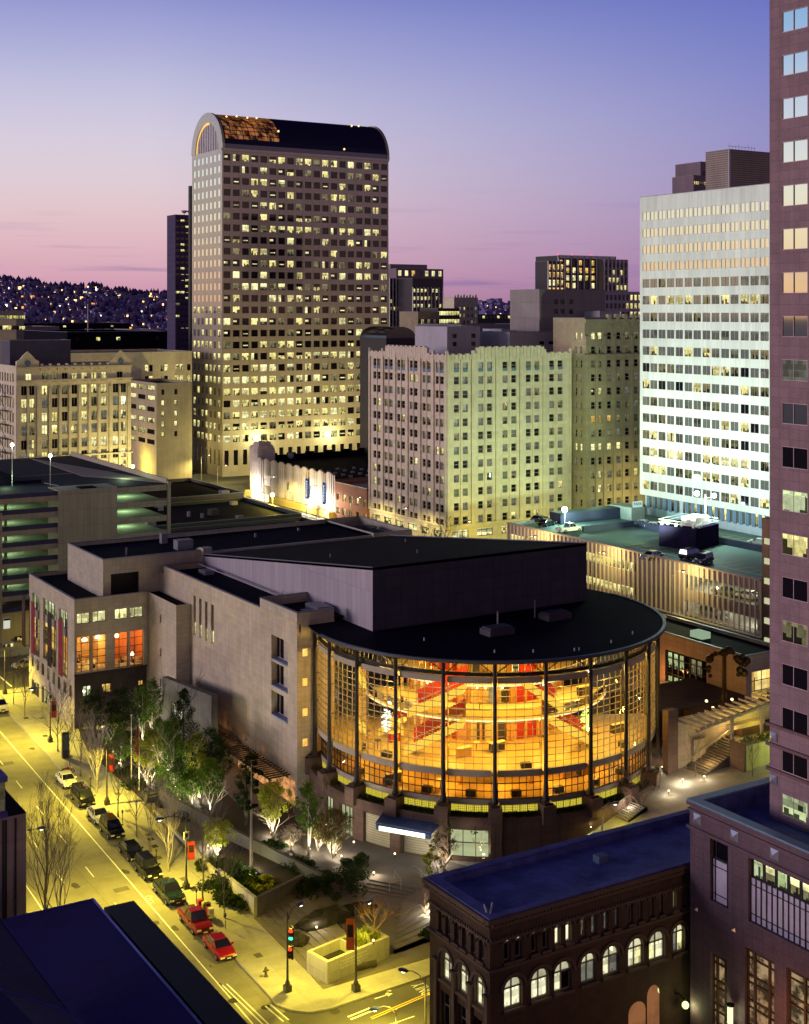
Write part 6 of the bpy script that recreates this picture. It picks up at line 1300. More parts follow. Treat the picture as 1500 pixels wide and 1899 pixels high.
mb = MB(); mb.box(XP-.2, XP+.7, 41, PY+.2, ZP+.15, ZP+.32, P('pale_blue_coping', (.16, .24, .34), rough=.4)); mb.box(XP+.7, 120, PY-.7, PY+.2, ZP+.15, ZP+.32, P('pale_blue_coping_b', (.16, .22, .34), rough=.4)); mb.box(XP+.7, 120, 41, PY-.7, ZP-1.4, ZP-1.1, m_roofb)
mb.box(XP+.5, XP+.7, 41, PY-.7, ZP-1.1, ZP+.15, m_roofb); mb.box(XP+.7, 120, PY-.9, PY-.7, ZP-1.1, ZP+.15, m_roofb); mb.build('roof', Pd)
mb = MB()
def stud(W_, s, z, r=.42):
    mb = MB(); c = W_.p(s, z, .30); q_ = [W_.p(s-r, z-r, .07), W_.p(s+r, z-r, .07), W_.p(s+r, z+r, .07), W_.p(s-r, z+r, .07)]
    m_s = bpy.data.materials.get('stud_metal') or P('stud_metal', (.5, .5, .6), rough=.35, metal=.7)
    for i in range(4): mb.face([q_[i], q_[(i+1) % 4], c], m_s)
    return mb
for x, y in ((100, 290), (393, 425), (707, 570)): s, z = wl.pick(1270+x*k7, 1450+y*k7); stud(wl, s, z).build('stud', Pd)
for x, y in ((95, 995), (388, 1157)): s, z = wl.pick(1270+x*k7, 1450+y*k7); stud(wl, s, z, .16).build('stud', Pd)
mb = MB(); mb.wbox(wl, w1[0], w1[1], w1[2], w1g[2]-.1, -.45, -.3, m_wp)
mb.wbox(wl, w2[0], w2[1], w2[2], w2g[2]-.1, -.45, -.3, m_wp)
for a, b, z0, z1, n in ((w1[0], w1[1], w1[2], w1g[2], 1), (w2[0], w2[1], w2[2], w2g[2], 10)):
    for z in (z0+.55, z1-.6): mb.wbox(wl, a, b, z-.03, z+.03, -.3, -.24, m_dark)
    for i in range(n*2+1 if n > 1 else 3): s = a+(b-a)*(i/(2*n) if n > 1 else (0.02, .16, .84)[i]); mb.wbox(wl, s-.03, s+.03, z0, z1, -.3, -.2, m_dark)
mb.build('pale_panel', Pd)
windows(Pd, wl, [w1g], [('dark', 1)], .45, m_dark, mull=((.15, .8), ()), fw=.08)
ln = w2g[1]-w2g[0]; n = 9
windows(Pd, wl, [(w2g[0]+ln*i/n, w2g[0]+ln*(i+1)/n, w2g[2], w2g[3]) for i in range(n)], [('g', 1)], .45, m_dark, mull=((.12,), ()), fw=.09, pick=lambda i: ['g', 'top', 'g', 'top', 'top', 'g', 'g', 'top', 'g'][i])
m_ww = LIT('warm_tall_window', (1, .55, .25), .38, scale=.8, lo=.4, hi=.62, floor=.12, col2=(1, .8, .45), room=False)
for a, b, c, d in (lo1, lo2, (lo3[0], lo3[1]+3, lo3[2], lo3[3])):
    mb = MB(); mb.wquad(wl, a, b, .5, d, -.48, m_ww); m_wf2 = bpy.data.materials.get('warm_brown_frame') or P('warm_brown_frame', (.10, .05, .03))
    for i in (0, .25, .75, 1): mb.wbox(wl, a+(b-a)*i-.08, a+(b-a)*i+.08, .5, d, -.46, -.25, m_wf2)
    z = d-.3
    while z > .6: mb.wbox(wl, a, b, z-.07, z+.07, -.46, -.3, m_wf2); mb.wbox(wl, a, b, z-.6, z-.5, -.46, -.3, m_wf2); z -= 1.9
    mb.build('tall_window', Pd)
s, z = wl.pick(1354, 1879, .5); t = thing('wall_lantern', 'bright cylindrical lantern on the granite podium pier', 'wall lamp', wl.p(s, z, .5)); mb = MB(); c = wl.p(s, z, .5); mb.cyl(c.x, c.y, c.z-.75, c.z+.6, .22, e_glb, 12); mb.build('glass', t); mb = MB(); mb.cyl(c.x, c.y, c.z+.6, c.z+.7, .34, m_dark, 12); mb.cyl(c.x, c.y, c.z-.85, c.z-.75, .34, m_dark, 12); mb.build('cap', t); light('lantern_light', wl.p(s, z, 1.1), 90, (.85, 1, .5), .3)
light('podium_light', (74.2, 70, 9), 300, (1, .5, .2), .5); light('podium_light', (74.2, 60, 8), 300, (1, .5, .2), .5)
# granite tower
Tw = thing('granite_tower', 'purple granite office tower rising above the podium, with wide framed windows', 'office tower', (XT, 54, ZP-1.1)); wl = WW(XT, YT)
wa, wb_ = wl.pick(1449.5, 1200)[0], wl.pick(1497.5, 1200)[0]; pit = 80.5*wl.pick(1450, 102)[1]; z0_ = wl.pick(1450, 22)[1]; per = (wl.pick(1450, 22)[1]-wl.pick(1450, 1471)[1])/18; hh = wl.pick(1450, 22)[1]-wl.pick(1450, 61)[1]
ww = wb_-wa; gap = .42; hs = []
for k in range(-5, 19):
    for j in range(5): hs.append((wa+j*(ww+gap), wa+j*(ww+gap)+ww, z0_-per*k-hh, z0_-per*k))
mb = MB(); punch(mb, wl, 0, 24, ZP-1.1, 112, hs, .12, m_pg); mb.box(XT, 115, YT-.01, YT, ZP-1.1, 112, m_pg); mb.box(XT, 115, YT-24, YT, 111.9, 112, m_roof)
for py in (1342, 1378, 1424): z = wl.pick(1427, py)[1]; mb.wbox(wl, -.25, 24, z-.12, z+.12, 0, .22, m_pgs)
mb.build('wall', Tw)
stT = {11: 'g', 12: 'm', 14: 'd', 18: 'g', 8: 'b'}
windows(Tw, wl, hs, [], .1, P('pink_window_frame', (.55, .40, .42), rough=.4), mull=((.45,), ()), fw=.045, limit=100, pick=lambda i: stT.get(i//5-5, 'mir' if i//5-5 < 10 else 'dark'))
for px, py in ((1435, 1366), (1435, 1445)): s, z = wl.pick(px, py); stud(wl, s, z, .36).build('stud', Tw)
# ============================================================ NEAR ROOFS ON THE WEST SIDE
Nr = thing('foreground_roof', 'large dark blue foreground roof with a lower black edge strip, bottom left', 'building', (0, 40, 0)); m_bl = P('deep_blue_roof', (.022, .010, .12), noise=(.2, .6), fine=.25); m_bl2 = P('blue_edge_flashing', (.05, .07, .3))
mb = MB(); Z1 = 21.2; p1, p2 = G(172, 1667, Z1), G(372, 1899, Z1); q1 = G(15, 1703, Z1); d_ = (p2-p1).normalized(); e_ = (q1-p1).normalized()
P4 = [p1, p1+d_*80, p1+d_*80+e_*60, p1+e_*60]; mb.face(P4[::-1], m_bl); mb.build('upper_roof', Nr)
mb = MB(); mb.tube([p1, p1+d_*80], .09, m_bl2, 4); mb.tube([p1, q1], .05, m_bl2, 4); mb.build('roof_edge', Nr)
mb = MB(); Z2 = 20.2; a1, a2 = G(248, 1670, Z2), G(460, 1899, Z2); dd = (a2-a1).normalized(); b1 = G(193, 1682, Z2)
mb.prism([(v.x, v.y) for v in (a1, b1, b1+d_*80, a1+dd*80)], 0, Z2, m_black); mb.prism([(v.x, v.y) for v in (p1, p1+e_*60, p1+e_*60+d_*80, p1+d_*80)], 0, Z1-.02, m_dark); mb.build('lower_roof', Nr)
mb = MB(); m_sm = P('standing_seam_roof', (.035, .025, .10), joints=(.5, 99, .4, .05), noise=(.3, .3)); Z3 = 24; h0, h1, h2 = G(-20, 1655, Z3), G(132, 1880, Z3-3), G(-20, 1850, Z3)
hA, hB, hC = G(-30, 1662, Z3), G(128, 1877, 21.3), G(0, 1835, 23.2); hD = G(-40, 1990, 23); hE = G(120, 1899, 21.3)+d_*10
mb.face([hA, hC, hB], m_sm); mb.face([hC, hD, hE, hB], m_sm); mb.tube([hC, hB], .07, m_bl2, 4); mb.tube([hA, hB], .05, m_bl2, 4); mb.build('seamed_roof', Nr)
m_wc = P('weathered_pier', (.33, .27, .26), joints=(2.0, 3.6, .3, .04), noise=(.5, .3)); 
Lb = thing('pier_building', 'weathered concrete building with dark vertical piers beside the avenue', 'building', (20, 90, 0)); XL = 33.0; yl = 115.7
pc = G(0, 1500, 18); mb = MB(); WsL = WW(XL, yl)
Wn_ = WS(10, 101); xr = WS(0, 101).pick(48.5, 1600)[0]
# south-facing wall seen at the picture's left edge
mb.box(xr-16, xr, 101, 118, 0, WS(0, 101).pick(48, 1508)[1], m_wc)
zq = WS(0, 101).pick(48, 1508)[1]
for px in (4, 9, 27): x = WS(0, 101).pick(px, 1600)[0]; mb.box(x, x+.12, 100.9, 101, 0, zq-.2, m_dark)
mb.build('wall', Lb)
mb = MB(); zr = WS(0, 101).pick(10, 1440)[1]; xa_ = WS(0, 101).pick(14, 1500)[0]; mb.box(xa_-10, xa_-.1, 101.3, 112, zq, zr-.4, m_lav); mb.box(xa_-10, xa_, 101, 112, zr-.4, zr, P('blue_top_cap', (.12, .12, .4))); mb.box(xa_-10, xa_, 100.9, 112, zq, zq+.35, P('blue_sill_cap', (.08, .07, .3))); mb.build('upper_storey', Lb)
mb = MB()
for i in range(3): x = WS(0, 101).pick(-4+i*5.2, 1470)[0]; z_ = zq+.6; 
for i in range(2):
    for j in range(4): x0 = WS(0, 101).pick(-8+i*9, 1470)[0]; x1 = WS(0, 101).pick(.2+i*9, 1470)[0]; mb.box(x0, x1, 101.2, 101.3, zq+.5+j*(zr-zq-.9)/4, zq+.4+(j+1)*(zr-zq-.9)/4, l_y)
mb.build('lit_window', Lb)
mb = MB(); mb.box(xr-16, xr, 101, 118, zq, zq+.05, m_roof); mb.build('roof', Lb)
# ============================================================ GARDEN AND PLAZA
m_soil = P('garden_soil', (.03, .022, .015), noise=(.8, .4)); m_step = P('granite_step', (.15, .13, .115), noise=(.8, .2)); m_plz = P('plaza_paving', (.12, .105, .10), noise=(.3, .25), joints=(1.8, 1.8, .2, .04), flat=True)
g = MB(); ga_ = [(58.8, 124.2), (67.5, 129), (75.5, 150), (75.5, 182), (62.6, 192.8), (60.6, 183), (60.3, 160), (59.2, 140)]
g.prism(ga_, .1, .32, m_soil); tag(g.build('garden_bed'), kind='structure')
g = MB(); p = [G(*q, .3) for q in ((300, 1487), (372, 1530), (400, 1570), (385, 1600), (340, 1572), (290, 1520), (265, 1490))]; g.prism([(v.x, v.y) for v in p][::-1], .3, .345, m_plz)
g.prism([(60.2, 140), (64.5, 137), (66.0, 128), (60, 126)], .3, .34, m_plz) if False else None
tag(g.build('garden_path'), kind='structure')
pz = MB(); pts = [G(*q, .2) for q in ((474, 1700), (560, 1585), (640, 1560), (810, 1580), (860, 1640), (800, 1700), (722, 1770), (610, 1800), (600, 1830))]
pz.prism([(76, 151), (58.6, 124), (57.3, 107.5), (72, 107.5), (84, 112), (84, 122), (80, 130)][::-1], .15, .19, m_plz); tag(pz.build('plaza'), kind='structure')
# broad steps falling from the plaza to the corner
st_ = MB(); A1, A2 = G(470, 1702, .15), G(590, 1822, .15); B1, B2 = G(560, 1610, .15), G(735, 1690, .15)
e1_ = (A2-A1); dn = Vector((-e1_.y, e1_.x, 0)).normalized(); dn = dn if dn.x > 0 else -dn
for k in range(7):
    a, b = A1+dn*(.75*k), A2+dn*(.75*k); w_ = 6-.75*k; st_.prism([(v.x, v.y) for v in (a, a+dn*w_, b+dn*w_, b)][::-1], .15, .2+.11*k, m_step)
o = st_.build('plaza_steps'); tag(o, 'broad low granite steps at the street corner of the plaza', 'steps')
def box_thing(name, lb, cat, parts, loc): 
    t = thing(name, lb, cat, loc)
    for pn, mb in parts: mb.build(pn, t)
    return t
# planter with the inscription
q1, q2, q3 = G(607, 1826, .15), G(597, 1776+30, .15), G(722, 1776, .15)
x0, y0 = q1.x, q1.y; L_ = (q3-q1).length; ang = math.atan2(q3.y-q1.y, q3.x-q1.x); Wp = W(x0, y0, math.cos(ang), math.sin(ang)); zt = 2.15; m_pl = P('planter_stone', (.36, .34, .28), joints=(1.6, 1.05, .3, .03), noise=(.6, .15))
m1 = MB(); D_ = 3.0
for a0, a1, o0, o1 in ((0, L_, -.35, 0), (0, L_, -D_, -D_+.3), (0, .35, -D_+.3, -.35), (L_-.3, L_, -D_+.3, -.35), (L_*.5, L_*.5+.25, -D_+.3, -.35)): m1.wbox(Wp, a0, a1, .1, zt, o0, o1, m_pl)
m2 = MB(); m2.wbox(Wp, .35, L_*.5, .2, 1.2, -D_+.3, -.35, P('pool_water', (.02, .02, .025), rough=.06, noise=(1, .05))); m2.wbox(Wp, L_*.5+.25, L_-.3, .2, zt-.25, -D_+.3, -.35, m_soil)
t = box_thing('planter', 'stone corner planter with a carved inscription and a dark water basin', 'planter', [('wall', m1), ('basin', m2)], q1)
for k, ln_ in enumerate(('IT IS A NOBLE LAND THAT GOD', 'HAS GIVEN US A LAND THAT CAN', 'FEED AND CLOTHE THE WORLD')): text('inscription', ln_, Wp.p(L_*.42, 1.7-.3*k, .008), (math.pi/2, 0, ang), .22, m_wmar, t, ext=.002, al='CENTER')
# low garden walls
m1 = MB(); a, b = G(474, 1698, .15), G(405, 1632, .15); c = G(345, 1560, .15)
def wallseg(mb, p, q_, th, z0, z1a, z1b, m):
    d = (q_-p); d.z = 0; d.normalize(); n_ = Vector((-d.y, d.x, 0))*th/2
    c_ = [p-n_, q_-n_, q_+n_, p+n_]; mb.hexa([(v.x, v.y, z0) for v in c_]+[(c_[0].x, c_[0].y, z1a), (c_[1].x, c_[1].y, z1b), (c_[2].x, c_[2].y, z1b), (c_[3].x, c_[3].y, z1a)], m)
wallseg(m1, a, b, .35, 0, 2.0, 1.4, m_pl); wallseg(m1, b+Vector((0, .02, 0)), Vector((60.0, 156, 0)), .3, 0, .9, .5, m_pl); wallseg(m1, a+Vector((.2, 0, 0)), a+Vector((7.5, 4.2, 0)), .35, 0, 2.0, 1.2, m_concg)
tag(m1.build('garden_edge_wall'), 'low pale stone wall between the pavement and the dark garden', 'wall')
m1 = MB(); a, b, c = G(297, 1490, .2), G(392, 1543, .2), G(598, 1640, .2); m_mw = P('memorial_granite', (.10, .10, .085), joints=(2.2, 3, .25, .03), rough=.3, noise=(.6, .3)); wallseg(m1, a, b, .4, 0, 1.9, 1.9, m_mw); wallseg(m1, b+Vector((.02, -.05, 0)), c, .4, 0, 1.9, 1.3, m_mw)
tag(m1.build('memorial_wall'), 'long dark granite memorial wall running through the garden', 'wall')
m1 = MB(); p = G(278, 1488, .15); m1.box(p.x-.6, p.x+1.6, p.y-.6, p.y+.8, .1, 1.0, m_concg); m1.box(p.x-.4, p.x+1.4, p.y-.2, p.y+1.6, 1.0, 1.25, m_concg); tag(m1.build('stone_bench'), 'dark stone block bench at the end of the memorial wall', 'bench')
def rock(name, lb, c, r, sq, sd):
    random.seed(sd); mb = MB(); n, k = 14, 7; vs = []
    for j in range(k+1):
        f_ = math.sin(math.pi*j/k); z = -math.cos(math.pi*j/k)
        for i in range(n): t = 6.283*i/n; q_ = 1+.25*math.sin(2*t+sd)+.13*math.sin(5*t+j)+random.uniform(-.08, .08); vs.append((c.x+r[0]*f_*q_*math.cos(t), c.y+r[1]*f_*q_*math.sin(t), c.z+max(-.2, r[2]*(z+.55)*(1+.15*math.sin(3*t+j)))))
    mb.mesh_(vs, [(j*n+i, j*n+(i+1) % n, (j+1)*n+(i+1) % n, (j+1)*n+i) for j in range(k) for i in range(n)], P(name+'_stone', (.018, .015, .012), noise=(1.2, .4)) if name+'_stone' not in bpy.data.materials else bpy.data.materials[name+'_stone'])
    return tag(mb.build(name), lb, 'rock', 'rocks on the plaza steps')
rock('boulder', 'largest long dark boulder lying on the plaza steps', G(605, 1712, .7), (2.5, 1.3, .9), 1, 1); rock('boulder', 'dark boulder tapering to a point beside the largest one', G(650, 1695, .6), (2.4, .9, .6), 1, 2)
rock('boulder', 'round brown boulder alone on the lower corner steps', G(553, 1752, .3), (.85, .8, .75), 1, 3); rock('boulder', 'small angular dark stone left of the large boulders', G(557, 1722, .4), (.8, .5, .35), 1, 4)
# entry steps with rail, curved plaza stairs
st_ = MB()
for k in range(4): st_.prism([(v.x, v.y) for v in (G(672+4*k, 1652-4*k, .15), G(782, 1672-5*k, .15), G(790, 1640, .15), G(690, 1628, .15))][::-1], .15, .28+.13*k, m_step)
tag(st_.build('entrance_steps'), 'short dark granite steps leading to the shuttered entrance', 'steps')
st_ = MB(); p0 = G(724, 1769, .15)
for k in range(8):
    pp = [G(728+2*k, 1772-9*k, .15), G(800, 1746-11*k, .15), G(800, 1640, .15), G(745, 1680, .15)]; st_.prism([(v.x, v.y) for v in pp][::-1], .15, .19+.055*k, m_step)
tag(st_.build('plaza_steps'), 'broad brown steps between the inscription planter and the brownstone', 'steps')
r_ = MB(); a = G(722, 1655, .6)
for dx in (0, 1.4): r_.tube([a+Vector((dx, 0, 0)), a+Vector((dx, 0, 1))], .03, m_steel, 5)
r_.tube([a+Vector((0, 0, 1)), a+Vector((1.4, 0, 1)), a+Vector((1.6, 1.6, 1.35)), a+Vector((1.6, 1.6, .3))], .03, m_steel, 5); tag(r_.build('handrail'), 'thin steel handrail on the entrance steps', 'handrail')
# east plaza: stairs, pergola, walls, sculpture
Wq = GG(1300, 1440); zb = Wq.z
pg = thing('pergola', 'slatted white timber pergola over the outdoor stairs right of the rotunda', 'pergola', (114, 118, 5))
P0, P1 = GG(1301, 1448), GG(1374, 1425); 
mbw = MB(); sw_ = W(P0.x+.2, P0.y+5.2, 1, -.02); 
xw0, xw1 = P0.x, P0.x+9; yw = P0.y+4.5; zt = 11.2
tw = thing('stair_wall', 'warm uplit stone wall beside the outdoor stairs under the pergola', 'wall', (xw0, yw, 5)); mbw.box(xw0, 134.6, yw, yw+.5, 3.5, zt+.2, m_lime2); mbw.box(xw0-1.6, xw0, yw-.5, yw+.5, 3.5, zt+1.6, m_gran); mbw.build('wall', tw)
mb = MB(); m_tim = P('pale_timber', (.40, .34, .30), noise=(1.5, .2))
for k in range(15): y_ = yw; x = xw0+.3+k*1.15; mb.box(x, x+.22, yw-3.9, yw+.1, zt-.1+k*.12, zt+.15+k*.12, m_tim)
mb.hexa([(xw0, yw-3.5, zt-.45), (xw0+17, yw-3.5, zt+1.4), (xw0+17, yw-3.2, zt+1.4), (xw0, yw-3.2, zt-.45), (xw0, yw-3.5, zt-.1), (xw0+17, yw-3.5, zt+1.75), (xw0+17, yw-3.2, zt+1.75), (xw0, yw-3.2, zt-.1)], m_tim); mb.build('slats', pg)
for k in (6.0, 11, 16): mb = MB(); mb.box(xw0+k, xw0+k+.3, yw-3.5, yw-3.2, 4, zt-.3+k*.1, m_tim); mb.build('post', pg)
mb = MB(); 
for k in range(16): mb.box(xw0+1.2+k*.42, xw0+1.6+k*.42+.02, yw-3.6, yw-.05, 3.5, gz(xw0)+.3+k*.17, m_step)
mb.box(xw0+8.3, 134.6, yw-3.6, yw-.05, 3.5, gz(xw0)+3.0, m_plz); tag(mb.build('outdoor_stairs'), 'flight of stone stairs climbing under the pergola', 'steps')
mb = MB(); a = Vector((xw0+1, yw-.8, gz(xw0)+1.2)); b = Vector((xw0+8.5, yw-.8, gz(xw0)+4.0)); mb.tube([a, b], .05, m_steel, 5); [mb.tube([a.lerp(b, t), a.lerp(b, t)-Vector((0, 0, .95))], .03, m_steel, 4) for t in (0, .33, .66, 1)]
tag(mb.build('handrail'), 'long bright handrail rising along the stairs under the pergola', 'handrail')
px0, px1 = GG(1340, 1425), GG(1430, 1410); mb = MB(); xa = xw0+5.6; mb.box(xa, 125, yw-6.2, yw-3.8, 4, 9.0, P('yellow_lit_wall', (.45, .45, .22), joints=(1.6, 1.2, .2, .04), noise=(.4, .1))); mb.box(xa-.3, xa, yw-6.2, yw-3.8, 4, 9.1, m_gran); tag(mb.build('planter'), 'yellow-green lit retaining wall with planting on top, below the pergola', 'planter')  # retaining wall colour already holds the yellow-green of the light on it
pl2 = (xa, yw)
light('garden_wall_light', (xa+5, yw-10.5, 9.5), 700, SODG, .4); light('stair_wall_light', (xw0+2.8, yw-2.6, gz(xw0)+1.6), 130, WARM, .3); light('stair_wall_light', (xw0+8, yw-2, 9.5), 260, WARM, .3); light('stair_wall_light', (xw0+12, yw-2.5, 10.5), 300, SOD, .3)
# dark blocks between rotunda and lobby block
mb = MB(); m_dgr = P('dark_brown_granite', (.06, .035, .025), joints=(1.5, .9, .3, .04)); mb.box(119.5, 134.6, 131.9, 142, 4, 9.2, m_dgr); mb.box(123.5, 133, 121.5, 131.8, 4, 9.0, m_dgr); mb.box(122.5, 128, 122, 128, 9.0, 9.5, m_lime2); mb.box(116.6, 118.6, 122.6, 123, 4, 8.6, m_lime2)
tag(mb.build('terrace'), 'dark granite terrace blocks between the rotunda and the orange-washed wall', 'terrace')
sp = Vector((127.5, 128.5, 9.5)); sc_ = thing('sculpture', 'dark wreath-like sculpture on a tall bronze pole above four small floodlights', 'sculpture', sp); mb = MB(); m_brz = P('dark_bronze', (.06, .035, .02), rough=.35, metal=.6); mb.tube([sp, sp+Vector((0, 0, 7.2))], [.32, .26], m_brz, 12); mb.build('pole', sc_)
mb = MB(); random.seed(4)
for i in range(15): t = math.pi*(-.15+1.3*i/14); c = sp+Vector((-2.1*math.cos(t)*.85, 2.1*math.cos(t)*.5, 5.2+2.1*math.sin(t)+random.uniform(-.3, .3))); mb.ball(c, random.uniform(.25, .62), m_brz, 7)
for i in range(8): c = sp+Vector((2.3+random.uniform(-.6, .6), -1.2, 5.2+random.uniform(-1, 2))); mb.ball(c, random.uniform(.35, .6), m_brz, 7)
mb.build('wreath', sc_)
e_fl = E('floodlight_lens', (1, .75, .3), 6)
def spotlamp(name, lb, loc, p, col=WARM, r=.16, group='small garden uplights', e=None, lp=None):
    t = thing(name, lb, 'floodlight', loc, group); mb = MB(); mb.cyl(loc.x, loc.y, loc.z-.35, loc.z-.05, .05, m_dark, 6); mb.lathe(loc.x, loc.y, [(.08, loc.z-.12), (r*.9, loc.z-.02), (r, loc.z)], m_dark, 8); mb.build('housing', t)
    mb = MB(); mb.ball((loc.x, loc.y, loc.z+r*.4), r*.8, e or e_fl, 8); mb.build('lens', t)
    if p: light(name+'_light', Vector(lp) if lp else loc+Vector((0, 0, r+.25)), p, col, .12)
for i, (dx, dy) in enumerate(((-2.6, -.6), (-1.2, 2), (2.2, .8), (2.7, -1.6))): spotlamp('floodlight', 'small round floodlight at the sculpture foot, '+['lowest on the left', 'upper left', 'upper right', 'lower right'][i], sp+Vector((dx, dy, .4)), 25, r=.22, group='floodlights at the sculpture foot')
# ============================================================ TREES
m_bark = P('bare_bark', (.15, .125, .10), noise=(3, .3)); m_barkl = P('pale_bark', (.34, .30, .26), noise=(3, .3)); m_barkd = P('dark_bark', (.05, .04, .03), noise=(3, .3)); m_tw = P('reddish_twig', (.22, .13, .09), noise=(3, .3))
lf_y = LEAF('yellow_green_leaves', (.20, .24, .02), (.32, .32, .04)); lf_g = LEAF('green_leaves', (.06, .13, .02), (.13, .20, .03)); lf_d = LEAF('dark_needles', (.018, .034, .015), (.04, .065, .02)); lf_w = LEAF('white_blossom', (.35, .30, .25), (.2, .15, .12)); lf_r = LEAF('rusty_leaves', (.16, .09, .05), (.10, .12, .04)); lf_s = LEAF('shrub_leaves', (.02, .04, .015), (.05, .07, .02))
def grow(mb, p, d, ln_, r, dep, R_, m, spread, up, nb=3, tips=None, minr=.008):
    pts = [p]; rr = [r]; q_ = p.copy(); dd = d.copy(); n = 3
    for i in range(n):
        dd = (dd+Vector((R_.uniform(-1, 1), R_.uniform(-1, 1), R_.uniform(-.5, .8)*up))*.12).normalized(); q_ = q_+dd*ln_/n; pts.append(q_.copy()); rr.append(max(minr, r*(1-.45*(i+1)/n)))
    mb.tube(pts, rr, m, 5 if r > .05 else 3, cap=False)
    if tips is not None and dep <= 1: tips.append(q_)
    if dep <= 0: return
    for k in range(nb):
        t = R_.uniform(.35, 1) if k else 1; o_ = pts[0].lerp(pts[-1], t); ax = Vector((R_.uniform(-1, 1), R_.uniform(-1, 1), 0)).normalized()
        nd = (dd+ax*spread*R_.uniform(.5, 1.2)+Vector((0, 0, up*.35))).normalized(); grow(mb, o_, nd, ln_*R_.uniform(.55, .8), max(minr, r*(.62 if k else .7)*(1-.3*t)), dep-1, R_, m, spread, up, nb, tips, minr)
def bare_mesh(seed, h, spread, m, dep=4, nb=3, r=.09, clear=.25, nl=9, minr=.008):
    R_ = random.Random(seed); tr = MB(); br = MB(); pts = [Vector((0, 0, 0))]; rr = [r*1.2]
    for i in range(6): pts.append(Vector((R_.uniform(-.1, .1), R_.uniform(-.1, .1), h*.85*(i+1)/6))); rr.append(r*(1-.8*(i+1)/6))
    tr.tube(pts, rr, m, 7)
    for i in range(nl):
        t = clear+(1-clear)*i/nl; z = h*.85*t; a = 2.4*i+R_.random(); d = Vector((math.cos(a)*spread, math.sin(a)*spread, 1.1)).normalized()
        grow(br, Vector((0, 0, z)), d, h*(.34-.2*t)+.3, r*(.5-.3*t)+.01, dep-1, R_, m, spread*.8, .6, nb, None, minr)
    return tr, br
TREE = {}
def bare_tree(key, lb, loc, seed, h, spread, m=None, sc=1, rz=0, group='bare street trees along the avenue', **k):
    if key not in TREE:
        tr, br = bare_mesh(seed, h, spread, m or m_bark, **k); t = thing('bare_tree', lb, 'tree', (0, 0, 0), group); tr.build('trunk', t); br.build('crown', t); TREE[key] = t; t.location = loc; t.rotation_euler = (0, 0, rz); t.scale = (sc,)*3; return t
    r_ = copy_tree(TREE[key], loc, rz, lb, scale=sc); r_['group'] = group; return r_
st = [((25, 1306), 0, 'bare street tree nearest the side street crossing'), ((46, 1328), 1, 'bare street tree opposite the shop doors of the stone corner building'), ((107, 1393), 0, 'bare street tree beside the dark information pylon, left of it'), ((129, 1418), 1, 'bare street tree just right of the dark information pylon'),
      ((150, 1440), 2, 'faint bare street tree between the pylon and the feathery tree'), ((219, 1515), 1, 'bare street tree right of the lamp post beside the flagpoles'), ((253, 1551), 0, 'bare street tree behind the silver parked car'), ((280, 1580), 2, 'bare street tree behind the third dark parked car'),
      ((376, 1672), 1, 'bare street tree at the newspaper boxes, dark trunk'), ((416, 1702), 0, 'bare street tree right of the newspaper boxes, nearest the corner')]
for i, ((px, py), k, lb) in enumerate(st): bare_tree('s%d' % k, lb, GG(px, py), 11+k, 7.4, .55, sc=.95+.1*(i % 3), rz=i*1.7, dep=4, nb=3, r=.075, nl=12)
for (px, py), lb in (((179, 1471), 'bare feathery pale tree beside the lamp post with the red banner'), ((313, 1616), 'bare feathery pale tree behind the leftmost black car, under the lit street lamp')): bare_tree('f', lb, GG(px, py), 31, 8.0, .38, m_barkl, rz=px, dep=4, nb=3, r=.08, nl=16, clear=.12)
bare_tree('b1', 'large bare tree with many upright stems on the west pavement', G(86, 1745, .15), 41, 13, .42, P('west_bark', (.10, .085, .05)), rz=1, dep=5, nb=3, r=.13, nl=12, clear=.12); bare_tree('b2', 'second large bare tree on the west pavement, right of the first', G(112, 1760, .15), 43, 11, .5, rz=1, dep=4, nb=3, r=.10, nl=10, clear=.15)
for (px, py), lb, s in (((925, 985), 'bare dark tree on Third Avenue left of the finned garage', 1.3), ((950, 990), 'second bare tree by the pale block entrance', 1.0)): bare_tree('s0', lb, Vector((150, 229 if px < 930 else 236, 9)), 11, 7, .5, sc=s, rz=px, group='bare trees on the far avenue')
for i, (x, y) in enumerate(((148.5, 282), (148.5, 268), (148.5, 255))): bare_tree('s1', ['farthest of the three small trees in front of the ribbed shop', 'middle one of the three small trees in front of the ribbed shop', 'nearest of the three small trees in front of the ribbed shop'][i], Vector((148.5, y, 9)), 12, 7, .5, sc=.9, rz=i, group='bare trees on the far avenue')
def leaves(mb, c, r, n, size, m, R_):
    for i in range(n):
        while True:
            v_ = Vector((R_.uniform(-1, 1), R_.uniform(-1, 1), R_.uniform(-1, 1)))
            if .15 < v_.length < 1: break
        p_ = Vector(c)+Vector((v_.x*r[0], v_.y*r[1], v_.z*r[2])); s_ = size*R_.uniform(.6, 1.3); a = Vector((R_.uniform(-1, 1), R_.uniform(-1, 1), R_.uniform(-1, 1))).normalized(); b = a.cross(Vector((R_.uniform(-1, 1), R_.uniform(-1, 1), R_.uniform(-1, 1)))).normalized()
        mb.face([p_-a*s_, p_+b*s_*.55, p_+a*s_, p_-b*s_*.55], m)
